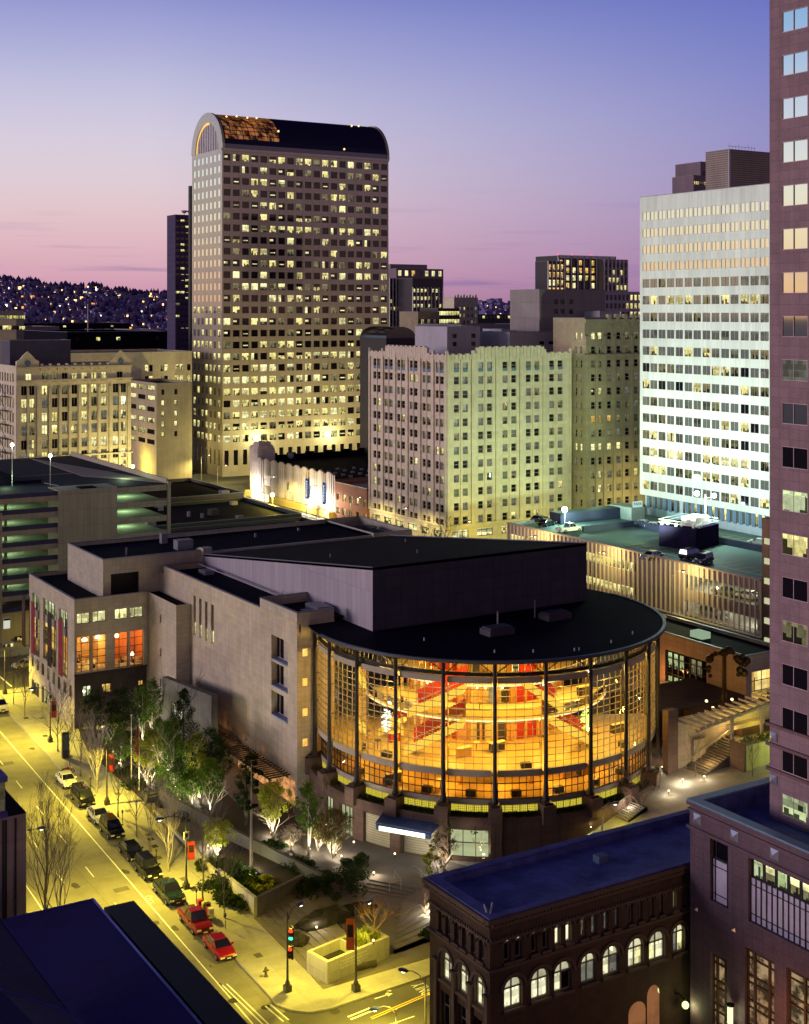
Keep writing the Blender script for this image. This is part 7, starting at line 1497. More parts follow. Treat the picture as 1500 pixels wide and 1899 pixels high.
def leaf_tree(lb, base, h, w_, m, mt=None, seed=1, up=0, thin=False, n=2600, clumps=26, multi=1, low=.35, size=.13, group='leafy garden trees', name='leafy_tree', cone=False):
    R_ = random.Random(seed); t = thing(name, lb, 'tree', base, group); tr = MB(); tips = []
    for k in range(multi):
        a = 6.283*k/max(1, multi)+R_.random(); d = Vector((math.cos(a)*.4*(multi > 1), math.sin(a)*.4*(multi > 1), 1)).normalized(); L_ = h*(.35 if multi > 1 else .5)
        if not thin: grow(tr, Vector(base), d, L_, .05+.012*h/multi**.5, 3, R_, mt or m_barkl, .75, .3, 3, tips)
    if up: light('tree_fill', Vector(base)+Vector((-.7, -1.1, .35)), up, (1, .93, .55), .15, spot=95, to=Vector(base)+Vector((0, 0, h*.75)))  # spot without a fixture, added beside the trunk to brighten the crown
    if not multi > 1: tr.tube([base, Vector(base)+Vector((0, 0, h*.9))], [.06+.012*h, .02], mt or m_barkl, 6)
    tr.build('trunk', t); cr_ = MB()
    for i in range(clumps):
        if cone: z = h*(.12+.86*(i+.5)/clumps); rad = w_*(1-(z/h))**.8*R_.uniform(.5, 1.05)+.15
        else: u = R_.random(); z = h*(low+(1-low)*u); rad = w_*math.sin(math.pi*(.12+.8*u))*R_.uniform(.3, 1.0)
        a = R_.random()*6.283; cr = w_*R_.uniform(.09, .27) if not cone else max(.25, w_*.35*(1-z/h)+.2)
        leaves(cr_, (base[0]+rad*math.cos(a)*.85, base[1]+rad*math.sin(a)*.85, base[2]+z), (cr, cr, cr*.75), n//clumps, size, m, R_)
    cr_.build('crown', t); return t
BZ = .3
def gb(px, py, z=BZ): return G(px, py, z)
T_ = [('leafy green tree in the middle of the dark grove', (318, 1446), 7.5, 2.6, lf_g, 2), ('green tree in front of the grove above the memorial wall', (356, 1500), 4.6, 2.0, lf_g, 3), ('yellow-green tree deep in the grove near the hall wall', (368, 1462), 7, 2.3, lf_y, 2), ('broad dark tree at the right side of the grove', (388, 1478), 8.5, 2.6, lf_d, 1), ('green tree between the pale wall and the grove', (298, 1425), 6.5, 2.2, lf_g, 2), ('dark tree over the entrance walk canopy', (455, 1530), 7.5, 1.8, lf_d, 1), ('dense dark tree against the dark ground floor of the stone building, at the left', (176, 1404), 9, 2.8, lf_d, 1), ('dark broad tree in front of the plain stone link wall', (222, 1400), 9, 3.3, lf_d, 1), ('tall lit tree with a pale trunk before the stone link wall', (282, 1372), 8.5, 2.2, lf_g, 1), ('slim lit tree just left of the tall pale-trunked one', (264, 1385), 8.5, 1.8, lf_g, 1),
      ('small green tree between the lamp post and the flagpole', (210, 1412), 6.2, 1.9, lf_g, 1), ('bushy green tree left of the flagpoles', (224, 1432), 5.0, 1.9, lf_g, 1), ('bright yellow-green tree with white-lit branching trunk by the flagpoles', (275, 1464), 7.6, 2.6, lf_y, 5),
      ('large dark conifer in front of the hall wall', (340, 1455), 12.5, 3.4, lf_d, 1), ('large dark tree left of the big conifer', (322, 1470), 9.5, 2.8, lf_g, 1), ('medium green tree at the foot of the big dark conifer', (330, 1488), 5.5, 2.2, lf_g, 1), ('olive lit tree at the right edge of the dark grove', (372, 1490), 6, 2.0, lf_y, 2), ('slim tree with a white-lit trunk at the right of the grove', (391, 1512), 6.8, 2.0, lf_g, 2),
      ('dark tree between the grove and the pergola walk', (402, 1470), 7, 2.2, lf_d, 1), ('round bright yellow-green tree beside the lit street lamp', (402, 1588), 3.9, 2.3, lf_y, 4), ('fan-shaped yellow-green tree uplit by a starlike floodlight', (506, 1552), 6.2, 2.5, lf_y, 6),
      ('thin dark tree left of the shuttered windows', (572, 1585), 8, 1.9, lf_g, 1), ('rust-coloured maple with pale branches before the shutters', (617, 1592), 5.2, 2.7, lf_r, 5), ('small white-flowering bush behind the memorial wall', (540, 1576), 2.6, 1.6, lf_w, 4), ('pale flowering bush inside the dark grove', (305, 1410), 2.4, 1.5, lf_w, 3),
      ('small reddish tree left of the maple', (590, 1578), 3.2, 1.3, lf_r, 3)]
for i, (lb, (px, py), h, w_, m, mu) in enumerate(T_):
    leaf_tree(lb, gb(px, py), h*1.0, w_*1.05, m, m_barkd if m is lf_d else m_barkl, seed=50+i, multi=mu, n=int(1200+560*w_*w_*(.9 if m is lf_d else 1)), clumps=int(50+w_*26), low=.22 if m is lf_d else .38, size=.105 if m is not lf_w else .07, cone=('conifer' in lb), up={id(lf_y): 2000, id(lf_g): 1100, id(lf_r): 1200, id(lf_w): 450, id(lf_d): 260}.get(id(m), 0))
t = leaf_tree('tall thin tree with a white-lit trunk and dark top in mid garden', gb(466, 1622), 13.5, 1.7, lf_d, m_barkl, seed=90, n=2200, clumps=22, low=.5, name='leafy_tree', thin=True, up=500)
lf_g2 = lf_g
T2 = [((823, 1612), 'rusty lit tree against the brownstone corner, behind its roof edge', 5.4, 2.3, lf_r, 5, 0), ((800, 1655), 'olive bush-like tree at the left wall of the brownstone', 4.4, 1.6, lf_y, 3, 0), ((896, 1592), 'green-leaved young tree behind the brownstone roof', 4.6, 2.0, lf_g, 2, 0), ((935, 1580), 'yellow-green young tree behind the brownstone roof, further right', 4.2, 1.8, lf_y, 2, 0), ((1000, 1562), 'sparse yellowish tree behind the middle of the brownstone roof', 4.2, 2.0, lf_r, 4, 0)]
for i, ((px, py), lb, h, w_, m, mu, z) in enumerate(T2): leaf_tree(lb, GG(px, py), h, w_, m, m_barkl, seed=120+i, multi=mu, n=1500, clumps=24, low=.3, size=.09, up=500, group='small trees between rotunda and brownstone')
bare_tree('pl', 'bare reddish many-stemmed tree lit from below in the inscription planter', G(694, 1742, 1.9), 71, 3.6, .9, m_tw, group='lit bare ornamental trees', dep=5, nb=3, r=.07, nl=9, clear=.05, minr=.006)
bare_tree('pl', 'bare lit tree with spreading stems beside the small stairs, right of the lamp', GG(1190, 1500), 71, 3.6, .9, sc=1.1, rz=2, group='lit bare ornamental trees'); bare_tree('pl', 'bare lit branches at the lower left corner of the brownstone', GG(788, 1700), 71, 3.6, .9, sc=.8, rz=4, group='lit bare ornamental trees')
for i, ((px, py), lb) in enumerate((((1130, 1490), 'thin bare tree left of the small stairs behind the brownstone'), ((1222, 1462), 'thin bare tree right of the small stairs'), ((1290, 1440), 'thin bare tree at the foot of the pergola stairs'), ((1395, 1440), 'thin bare tree before the yellow lit retaining wall'))): bare_tree('s2', lb, GG(px, py), 13, 7, .5, sc=.62, rz=i, group='thin bare trees by the stairs')
# shrubs
def shrub(lb, base, r, m, n=500, seed=1, size=.1, group='low garden shrubs', name='shrub'):
    R_ = random.Random(seed); mb = MB()
    for i in range(16): a = R_.random()*6.283; k = R_.random()**.5*.95; q_ = R_.uniform(.2, .42); leaves(mb, (base[0]+r[0]*k*math.cos(a), base[1]+r[1]*k*math.sin(a), base[2]+r[2]*R_.uniform(.15, .9)*(1.1-k)), (r[0]*q_, r[1]*q_, r[2]*q_), n//16, size, m, R_)
    return tag(mb.build(name), lb, 'shrub', group)
SH = [((392, 1606), 1.8, 'dark shrubs right behind the low wall below the round bright tree'), ((428, 1650), 2.3, 'dense dark shrubs along the low wall, middle part'), ((458, 1676), 2.0, 'dense dark shrubs in the wall corner, nearest the street corner'), ((450, 1632), 2.2, 'dark shrub bank between the thin white trunk and the memorial wall'), ((415, 1640), 2.4, 'dark shrubs behind the low wall, nearest the thin white trunk'), ((440, 1668), 2.2, 'dark shrubs at the end of the low garden wall'), ((478, 1640), 1.7, 'yellowish mottled round bush right of the thin white trunk'), ((430, 1615), 1.9, 'olive bush beside the thin white-lit trunk'), ((250, 1455), 1.6, 'dark hedge clump left of the flagpoles'), ((235, 1432), 1.5, 'dark low shrubs behind the pavement edge'),
      ((345, 1515), 1.5, 'low bush behind the memorial wall, left part'), ((310, 1492), 1.5, 'low bush at the near end of the memorial wall'), ((640, 1640), 3.2, 'large dark shrub mass left of the entrance steps'), ((610, 1650), 3.0, 'dark shrub mass behind the end of the memorial wall'), ((665, 1600), 1.6, 'dark round bush beside the shutters'), ((555, 1610), 2.0, 'dark ground shrubs below the flowering bush'), ((505, 1570), 1.5, 'dark low shrub at the fan-shaped tree'),
      ((800, 1735), 1.2, 'small dark plants in the planter beside the brownstone')]
for i, ((px, py), r, lb) in enumerate(SH): shrub(lb, gb(px, py), (r, r, r*.62), lf_y if 'yellowish' in lb else lf_s, int(900*r), 200+i, .13)
for i in range(2): p_ = Wp.p(L_*.62+i*2.2, zt-1.0, -1.4); 
R_ = random.Random(5); mb = MB(); zt2 = 1.95
for i in range(420):
    a = Wp.p(R_.uniform(L_*.55, L_-.5), zt2-.1, -R_.uniform(.6, 2.5)); t_ = R_.random()*6.283; o_ = Vector((math.cos(t_), math.sin(t_), 0)); w_ = Vector((-o_.y, o_.x, 0))*.03; hh_ = R_.uniform(.4, 1.0); mb.face([a-w_, a+w_, a+o_*.3+Vector((0, 0, hh_))+w_, a+o_*.3+Vector((0, 0, hh_))-w_], lf_y); mb.face([a+o_*.3+Vector((0, 0, hh_))-w_, a+o_*.3+Vector((0, 0, hh_))+w_, a+o_*.7+Vector((0, 0, hh_*.75))], lf_y)
tag(mb.build('strappy_plant'), 'bright yellow-green strap-leaved plants filling the inscription planter', 'plant')
for k in range(3, len(COLS)-2):      # hedges on the rotunda ledge
    R_ = random.Random(300+k); mb = MB(); t0, t1 = COLS[k]+2.3, COLS[k+1]-2.3
    for i in range(12): a = math.radians(A0+t0+(t1-t0)*(i+.5)/12); leaves(mb, (C[0]+21.8*math.cos(a), C[1]+21.8*math.sin(a), 5.05+R_.uniform(0, .15)), (.4, .4, .38), 70, .10, lf_s, R_)
    tag(mb.build('ledge_hedge'), 'clipped dark hedge on the rotunda ledge, '+['one', 'two', 'three', 'four', 'five', 'six', 'seven', 'eight', 'nine'][k-3]+' bays from the left' if k > 3 else 'clipped dark hedge on the rotunda ledge, leftmost bay in view', 'hedge', 'hedges on the rotunda ledge')
R_ = random.Random(9); mb = MB()
for i in range(30): leaves(mb, (pl2[0]+.5+i*.42, pl2[1]-5.2+R_.uniform(-.4, .4), 9.1+R_.uniform(0, .3)), (.4, .5, .4), 60, .1, lf_g, R_)
tag(mb.build('wall_planting'), 'green planting spilling over the yellow lit retaining wall', 'plants')
# garden uplights
UP = [((190, 1353), 'left of the dark building corner trees', 60, 0), ((177, 1360), 'at the first pale trunk by the stone building', 60, 0), ((221, 1421), 'before the bushy green tree', 60, 0), ((260, 1437), 'pair under the yellow-green tree, left one', 120, .4), ((277, 1445), 'inside the stems of the yellow-green tree', 160, .3), ((284, 1388), 'at the tall pale trunk', 90, 0), ((308, 1391), 'near the pale flowering bush', 40, 0), ((338, 1410), 'high in the grove on the left', 30, 1), ((383, 1408), 'at the far right of the grove', 40, 1),
      ((354, 1420), 'in the middle of the grove', 60, .5), ((326, 1464), 'behind the memorial wall under the grove', 90, 0), ((381, 1446), 'beside the white-lit slim trunk', 90, .5), ((368, 1483), 'brightest star-like one in the grove', 160, 0), ((386, 1575), 'under the round tree by the street lamp', 120, 0), ((403, 1591), 'in the shrubs below the round tree', 40, 0), ((503, 1550), 'star-like one under the fan-shaped tree', 200, 0), ((541, 1572), 'star-like one at the flowering bush', 160, 0), ((574, 1581), 'at the thin dark tree', 60, 0), ((604, 1535), 'on the reddish maple branches', 30, 2.0), ((633, 1594), 'low one right of the maple', 20, 0), ((622, 1588), 'at the foot of the maple', 130, 0), ((466, 1615), 'at the foot of the thin white trunk', 160, 0), ((692, 1752), 'in the inscription planter', 0, 1.7), ((796, 1698), 'at the brownstone corner branches', 150, 0), ((816, 1600), 'under the rusty tree by the brownstone', 110, 0),
      ((587, 1727), 'on the corner steps beside the large boulder', 40, .5), ((693, 1625), 'left end of the entrance steps', 90, .3), ((656, 1568), 'beside the left shutter', 30, 1.2), ((732, 1590), 'on the pier between the two shutters', 25, 1.2), ((918, 1590), 'on the planter behind the brownstone roof', 60, .4), ((1095, 1540), 'on the wall right of the slender lamp post', 60, .6), ((1165, 1505), 'at the top of the small wall left of the stairs', 60, .6), ((1240, 1473), 'above the small stairs', 60, .8), ((1306, 1446), 'at the foot of the pergola stairs', 40, .5), ((1266, 1452), 'washing the curved terrace wall', 130, .4), ((1228, 1428), 'on the terrace ledge', 40, 1.2), ((1355, 1408), 'high on the pergola handrail', 40, 2)]
for (px, py), lb, p_, dz in UP:
    b = GG(px, py, BZ) if px > 850 else G(px, py, BZ+dz)
    spotlamp('garden_uplight', 'small glowing garden uplight '+lb, b+Vector((0, 0, .35)), p_*2.2, HAL if p_ < 150 else (1, .9, .68), r=.13, e=e_fl)
light('garden_uplight_light', Wp.p(L_*.75, 2.3, -1.3), 150, HAL, .15)
# entrance walk pergola along the hall wall
pw = thing('timber_canopy', 'dark slatted canopy over the lit entrance walk along the hall wall', 'canopy', (72.5, 150, 3)); mb = MB()
for k in range(34): y = 150+k*.75; mb.box(72.4, 75.4, y, y+.14, 3.7, 3.9, m_barkd)
for x in (72.6, 74.9): mb.box(x, x+.15, 149.8, 175.5, 3.5, 3.7, m_barkd)
mb.build('slats', pw)
for y in (150.2, 157, 164, 171): mb = MB(); mb.box(72.6, 72.8, y, y+.2, .3, 3.5, m_barkd); mb.build('post', pw)
for y in (152, 158, 164, 170): light('walk_light', (74.2, y, 3.0), 90, (1, .5, .2), .3)
mb = MB(); mb.wbox(WW(75.5, 192.5), 27, 43.6, .3, 3.2, 0, .05, LIT('entrance_doors', (1, .45, .15), .8, scale=.5, lo=.35, hi=.6, floor=.15, room=False)); mb.build('entrance_doors', H_)
mb = MB(); mb.prism([(69.5, 150), (75.4, 150), (75.4, 176), (71.5, 176)], .3, .36, m_plz); tag(mb.build('walkway'), kind='structure')

# small stairs east of the rotunda, behind the brownstone
mb = MB(); s0_ = GG(1165, 1512)
for k in range(9): mb.box(s0_.x-1.0+k*.3, s0_.x+1.9, s0_.y-1.1, s0_.y+1.1, s0_.z-.4, s0_.z+.12*k, m_step)
tag(mb.build('garden_stairs'), 'small flight of stone steps between bare trees, right of the rotunda', 'steps')
mb = MB(); a = s0_+Vector((-1.1, 1.2, 1)); b = s0_+Vector((1.9, 1.2, 1.9)); mb.tube([a, b], .05, m_steel, 5)
for t_ in (0, .5, 1): mb.tube([a.lerp(b, t_), a.lerp(b, t_)-Vector((0, 0, .95))], .03, m_steel, 4)
tag(mb.build('handrail'), 'steel handrail on the small steps between the bare trees', 'handrail')
# ============================================================ STREET FURNITURE
m_post = P('lamp_post_paint', (.06, .055, .045), rough=.45, noise=(3, .1)); m_cap = P('blue_lamp_cap', (.06, .09, .30), rough=.4, noise=(3, .1)); e_lamp2 = E('sodium_lens', (1, .8, .35), 9)
LAMPN = [0]
def street_lamp(lb, base, h, arm, L_, power, col=SOD, slim=False, pm=None, head=True, double=False, see=True, grp='street lamps', tilt=150):
    t = thing('street_lamp', lb, 'street lamp', base, grp); b = Vector(base); pm = pm or m_post; a = Vector((*arm, 0)).normalized()
    mb = MB()
    if slim: mb.tube([b, b+Vector((0, 0, h))], [.11, .07], pm, 8)
    else: mb.lathe(b.x, b.y, [(.11, b.z+.9), (.085, b.z+h*.6), (.07, b.z+h)], pm, 10); mb.lathe(b.x, b.y, [(.07, b.z+h), (.12, b.z+h+.08), (.02, b.z+h+.4)], pm, 8)
    mb.build('pole', t)
    if not slim: mb = MB(); mb.box(b.x-.3, b.x+.3, b.y-.3, b.y+.3, b.z, b.z+.55, pm); mb.lathe(b.x, b.y, [(.27, b.z+.55), (.22, b.z+.8), (.13, b.z+1.0)], pm, 8); mb.build('base', t)
    for s in ((1, -1) if double else (1,)):
        tip = b+a*L_*s+Vector((0, 0, h+.35)); mb = MB(); mb.tube([b+Vector((0, 0, h-.5)), b+a*L_*.35*s+Vector((0, 0, h+.25)), b+a*L_*.7*s+Vector((0, 0, h+.45)), tip], [.05, .045, .04, .035], pm, 6); mb.build('arm', t)
        if head:
            mb = MB(); q_ = tip+a*.3*s; side = Vector((-a.y, a.x, 0)); n = 10; vs = []
            for z, k in ((-.06, 1), (.05, 1), (.16, .6)): vs += [q_+a*.48*k*math.cos(6.283*i/n)+side*.22*k*math.sin(6.283*i/n)+Vector((0, 0, z)) for i in range(n)]
            mb.mesh_(vs, [(j*n+i, j*n+(i+1) % n, (j+1)*n+(i+1) % n, (j+1)*n+i) for j in range(2) for i in range(n)]+[tuple(range(2*n, 3*n))], m_cap); mb.build('head', t)
            mb = MB(); mb.lathe(q_.x, q_.y, [(.02, q_.z-.2), (.16, q_.z-.16), (.2, q_.z-.06)], e_lamp2, 8); mb.build('lens', t)
        if power: l = light('street_lamp_light', tip+a*.3*s+Vector((0, 0, -.35)), power, col, .18, spot=tilt)
    return t
def hgt(b, py): d = b.x*FW[0]+b.y*FW[1]; return HC-(py-HOR)/FPX*d-b.z
PW = 10500
def G2(px, py): return G(px, py, .15)
b = G2(9, 1287); street_lamp('dark lamp post at the side street corner, far left', b, hgt(b, 1196), (-1, .1), 1.8, PW*1.2)
b = G2(93, 1376); l1 = street_lamp('lamp post with a long arm and red banner before the stone corner building', b, hgt(b, 1280), (-1, .35), 2.2, PW*1.1)
b2 = G2(198, 1492); l2 = street_lamp('lamp post with a red banner behind the dark van', b2, hgt(b2, 1385), (-1, .2), 1.0, PW, head=False)
b3 = G2(345, 1648); l3 = street_lamp('lamp post with its lit head arched over the avenue, beside the dark pickup', b3, hgt(b3, 1516), (-1, .05), 2.6, PW)
b4 = G2(533, 1838); l4 = street_lamp('corner post carrying traffic signals and a lamp arm', b4, hgt(b4, 1698), (.75, .35), 1.6, PW*.5, tilt=160)
b5 = G2(660, 1837); l5 = street_lamp('lamp post with an orange banner in front of the inscription planter', b5, hgt(b5, 1692), (.7, .25), 1.5, PW*.3)
bw = Vector((cx(134)-17.6, 134, .15)); street_lamp('lamp on the west pavement, its arm reaching past the pier building', bw, 9, (1, .0), 3.2, PW*1.1, slim=True)
bw = Vector((cx(165)-17.6, 165, .15)); street_lamp('lamp post on the west pavement out at the left picture edge', bw, 9, (1, 0), 3, PW*1.2, slim=True)
bw = Vector((cx(197)-17.6, 197, .15)); street_lamp('lamp post on the west pavement opposite the stone building', bw, 9, (1, 0), 3, PW*1.2, slim=True)
bw = Vector((cx(229)-17.6, 243, .15)); street_lamp('lamp post on the far west corner of the side street', bw, 9, (1, 0), 3, PW*1.3, slim=True)
bw = Vector((cx(104)-17.6, 107, .15)); street_lamp('lamp post hidden behind the black roof strip', bw, 9, (1, 0), 3, PW*1.1, slim=True)
bw = Vector((cx(84)-17.6, 88, .15)); street_lamp('lamp post by the foreground roof, near side of the crossing', bw, 9, (1, .1), 3, PW*1.2, slim=True)
m_gal = P('grey_post_paint', (.38, .35, .30), rough=.4, noise=(3, .1))
b = G(735, 1925, .15); street_lamp('galvanised lamp post with a blue-capped head low at the bottom edge', b, hgt(b, 1872), (-1, .25), 1.6, PW*.35, slim=True, pm=m_gal)
b = G(789, 1930, .15); street_lamp('galvanised lamp post with a thin curved arm beside the brownstone', b, hgt(b, 1815), (-.6, .8), 1.7, PW*.3, slim=True, pm=m_gal)
b = GG(1117, 1560); b = Vector((b.x, 107, gz(b.x)+.15)); p1117 = GG(1117, 1548); street_lamp('pale slender lamp post before the curved rotunda base', p1117, hgt(p1117, 1497), (.8, -.3), 1.2, PW*.03, slim=True, pm=m_gal)
for i, (x, y) in enumerate(((80, 106.2),)): 
    if i != 5: light('side_street_light', (x, y-3, gz(x)+8.5), 600, SOD, .25, spot=150)
# far streets
for i, (x, y, p_) in enumerate(((152, 165, 2500), (152, 185, 2500), (152, 205, 2600), (152, 227, 3600), (151, 250, 3200), (151, 270, 3400), (151, 292, 3600), (151, 315, 3800), (151, 345, 5200), (156, 368, 6000), (80, 238, 2200), (110, 238, 2200), (135, 236, 2600))):
    lbs = ['first', 'second', 'third', 'fourth', 'fifth', 'sixth', 'seventh', 'eighth', 'ninth', 'tenth']
    lb = 'slim lamp post on the far avenue, '+lbs[i]+' from the near end' if i < 10 else 'slim lamp post on the side street between hall and left garage, '+['westernmost', 'middle', 'easternmost'][i-10]
    street_lamp(lb, Vector((x if i < 10 else x, y if i < 10 else 240.5, gz(x)+.1)), 9.2, (1, 0) if i < 10 else (0, -1), 2.2, p_*(.85 if i < 3 else 1.5), (1, .84, .26), slim=True, pm=m_gal, grp='lamp posts on the far streets', tilt=None if i < 3 else 168)
# unseen lights added near tower foot and cream building, most aimed up the walls
for x, y, p_, c in ((96, 320, 16000, SOD), (112, 320, 16000, SOD), (128, 322, 16000, SOD), (152, 358, 2200, SOD), (168, 362, 22000, SOD), (195, 364, 24000, SOD), (222, 364, 24000, SOD), (163, 400, 9000, SOD), (92, 345, 3500, SOD), (206, 232, 3500, WARM)):
    to_ = (x, 335, 28) if y < 330 else (x, 388, 24) if y < 380 else None
    light('street_glow_light', (x, y, gz(x)+9), p_*(.6 if y > 370 else 1), (1, .86, .30), .6, spot=120 if to_ else None, to=to_)
# the two starlike lamps in the distance
for px, py, p0, pw_, col, lb in ((505, 918, (149.2, 0), 0, SOD, 'starlike sodium lamp on the far avenue by the marquee'), (246, 865, (140, 0), 0, SOD, 'starlike amber lamp beside the foot of the cream building')):
    r_ = ray(px, py); t_ = p0[0]/r_.x; P_ = r_*t_+Vector((0, 0, HC)); t = thing('street_lamp', lb, 'street lamp', (P_.x, P_.y, gz(P_.x)), 'lamp posts on the far streets'); mb = MB(); mb.cyl(P_.x, P_.y, gz(P_.x), P_.z, .1, m_gal, 6); mb.build('pole', t); mb = MB(); mb.ball(P_, .55, E('star_lamp_%d' % px, (1, .75, .25), 14), 8); mb.build('lens', t); light('street_glow_light', P_+Vector((0, -.8, 0)), 5000, col, .4)
# deck floodlights
pm_ = m_gal
c0_ = q(.5, .35, ZT) if False else None
b = Vector((171.8, 184.0, ZD)); r_ = ray(1308, 917); t_ = 176.0/r_.x; P_ = r_*t_+Vector((0, 0, HC)); t = thing('deck_lamp', 'tall white twin-headed mercury lamp above the lit cooling plant', 'lamp post', (P_.x, P_.y, 22.2)); mb = MB(); mb.cyl(P_.x, P_.y, 22.2, P_.z, .12, P('white_pole', (.7, .7, .66)), 8); mb.tube([P_+Vector((-.3, 1.9, -.4)), P_+Vector((0, 0, -.6)), P_+Vector((.3, -1.9, -.4))], .06, m_gal, 5); mb.build('pole', t)
mb = MB(); e_mer = E('mercury_lens', (.85, 1, .95), 12); mb.ball(P_+Vector((-.3, 1.9, 0)), .5, e_mer, 8); mb.ball(P_+Vector((.3, -1.9, 0)), .45, e_mer, 8); mb.build('lens', t)
light('mercury_light', P_+Vector((1.0, 0, .8)), 7000, MERC, .5); light('plant_top_light', P_+Vector((.2, -1.2, -2.0)), 1500, (.9, 1, .85), .3)
r_ = ray(1047, 945); t_ = 168/r_.x; P_ = r_*t_+Vector((0, 0, HC)); t = thing('deck_lamp', 'starlike green-white mercury lamp at the far end of the garage roof', 'lamp post', (P_.x, P_.y, ZD)); mb = MB(); mb.cyl(P_.x, P_.y, ZD, P_.z, .1, m_gal, 6); mb.build('pole', t); mb = MB(); mb.ball(P_, .6, e_mer, 8); mb.build('lens', t); light('mercury_light', P_+Vector((.3, -1.2, .4)), 4500, MERC, .5)
light('facade_wash', (163, 172, 21.5), 90000, (.74, 1, .50), .8, spot=44, to=(177, 244.6, 34)); light('mercury_light', (172, 222, 24), 3500, (.55, 1, .32), .8); light('mercury_light', (186, 226, 22), 3000, (.55, 1, .55), .6); light('amber_wall_light', (165, 236, 12), 2500, SOD, .6); light('amber_wall_light', (184, 236, 12), 2000, SOD, .6)  # first flood is unseen, added to light the pale block evenly
for y in (212, 199, 186): light('facade_wash', (162, y, 19.6), 19000, (.76, 1, .84), .6, spot=95, to=(192, y-2, 62))
for y in (210, 198): light('facade_wash', (170, y, 19.4), 5000, (.65, 1, .95), .6, spot=110, to=(192, y, 34))
# banners on lamp posts
def lamp_banner(lamp, lb, z0, z1, side, m, w_=.75):
    b = lamp.location; t = thing('street_banner', lb, 'banner', (b.x+side[0]*.15, b.y+side[1]*.15, z0), 'small banners on lamp posts'); W_ = W(b.x+side[0]*.15, b.y+side[1]*.15, *side)
    mb = MB(); mb.wbox(W_, 0, w_, z0, z1, -.02, .02, m); mb.build('cloth', t); mb = MB(); mb.wbox(W_, .12, w_-.12, z0+(z1-z0)*.4, z0+(z1-z0)*.8, -.03, .03, m_bk); mb.build('print', t); mb = MB()
    for z in (z0, z1): mb.tube([W_.p(-.15, z), W_.p(w_, z)], .03, m_post, 5)
    mb.build('bracket', t)
m_red = P('bright_red_cloth', (.45, .03, .03)); m_orr = P('orange_cloth', (.7, .14, .03))
lamp_banner(l1, 'red and black banner on the lamp post before the stone building', 3.6, 5.9, (.9, -.4), m_red); lamp_banner(l2, 'red and black banner on the lamp post behind the dark van', 4.2, 6.3, (.9, -.4), m_red); lamp_banner(l3, 'red and black banner on the lamp post beside the dark pickup', 3.2, 5.1, (.9, -.4), m_red); lamp_banner(l5, 'orange banner on the lamp post in front of the planter', 3.8, 6.6, (-.7, .5), m_orr)
mb = MB(); b = l3.location; mb.box(b.x-.3, b.x+.3, b.y-.14, b.y-.1, 5.4, 6.2, m_wmar); mb.box(b.x-.14, b.x+.14, b.y-.15, b.y-.14, 5.6, 6.0, m_dark); tag(mb.build('lane_sign'), 'small white sign plate on the lamp post beside the dark pickup', 'sign')
mb = MB(); b = l1.location; mb.box(b.x-.3, b.x+.3, b.y-.14, b.y-.1, 6.2, 7.0, m_wmar); mb.box(b.x-.14, b.x+.14, b.y-.15, b.y-.14, 6.4, 6.8, m_dark); tag(mb.build('lane_sign'), 'small white sign plate on the lamp post before the stone building', 'sign')
# traffic signals
def signal(lb, base, z, lit, d=(1, -.3)):
    b = Vector(base); a = Vector((*d, 0)).normalized(); t = thing('traffic_signal', lb, 'traffic light', (b.x, b.y, z), 'traffic lights on the corner post'); p_ = b+a*.35; mb = MB(); mb.box(p_.x-.18, p_.x+.18, p_.y-.18, p_.y+.18, z, z+1.05, P('signal_yellow', (.25, .17, .02)) if 'signal_yellow' not in bpy.data.materials else bpy.data.materials['signal_yellow']); mb.box(p_.x+.05, p_.x+.1, p_.y-.35, p_.y+.35, z-.1, z+1.15, m_black); mb.tube([b+Vector((0, 0, z+.5-b.z)), p_+Vector((0, 0, z+.5-b.z))], .04, m_post, 4); mb.build('housing', t)
    for k, c in enumerate((('green', (.05, 1, .5)), ('amber', (.2, .1, 0)), ('red', (1, .04, .02)))):
        mb = MB(); on = c[0] in lit; m_ = E('signal_'+c[0], c[1], 3) if on else P('signal_off_'+c[0], (.04, .03, .02)); mb.ball((p_.x-.1, p_.y-.2, z+.2+.33*k), .13, m_, 8); mb.ball((p_.x-.2, p_.y-.1, z+.2+.33*k), .12, m_, 8); mb.build('signal_lens', t)
signal('traffic light showing red and green, upper one on the corner post', l4.location, 4.7, ('red', 'green')); signal('lower small signal on the corner post', l4.location, 3.0, ('red',), (1, .2))
# hydrant, parking meters, newspaper boxes, pylon, flagpoles
p_ = G2(493, 1811); t = thing('fire_hydrant', 'dark fire hydrant on the corner pavement', 'hydrant', p_); mb = MB(); mb.lathe(p_.x, p_.y, [(.22, .15), (.2, .25), (.13, .3), (.13, .75), (.17, .8), (.12, .95), (.05, 1.05)], P('hydrant_paint', (.10, .09, .05)), 10); mb.tube([(p_.x-.28, p_.y, .68), (p_.x+.28, p_.y, .68)], .07, m_dark, 6); mb.build('body', t)
mt = None
for i, (px, py, lb) in enumerate(((168, 1463, 'parking meter behind the white car'), (227, 1526, 'parking meter behind the silver car'), (290, 1600, 'parking meter behind the middle black car'), (364, 1676, 'parking meter left of the newspaper boxes'), (418, 1722, 'parking meter right of the newspaper boxes, by the red sedan'))):
    p_ = G2(px, py)
    if mt is None:
        mt = thing('parking_meter', lb, 'parking meter', (0, 0, 0), 'parking meters'); mb = MB(); mb.cyl(0, 0, 0, 1.15, .035, m_dark, 6); mb.build('post', mt); mb = MB(); mb.lathe(0, 0, [(.06, 1.15), (.12, 1.25), (.12, 1.42), (.04, 1.55)], m_dark, 8); mb.build('head', mt); mt.location = p_
    else: copy_tree(mt, p_, 0, lb)
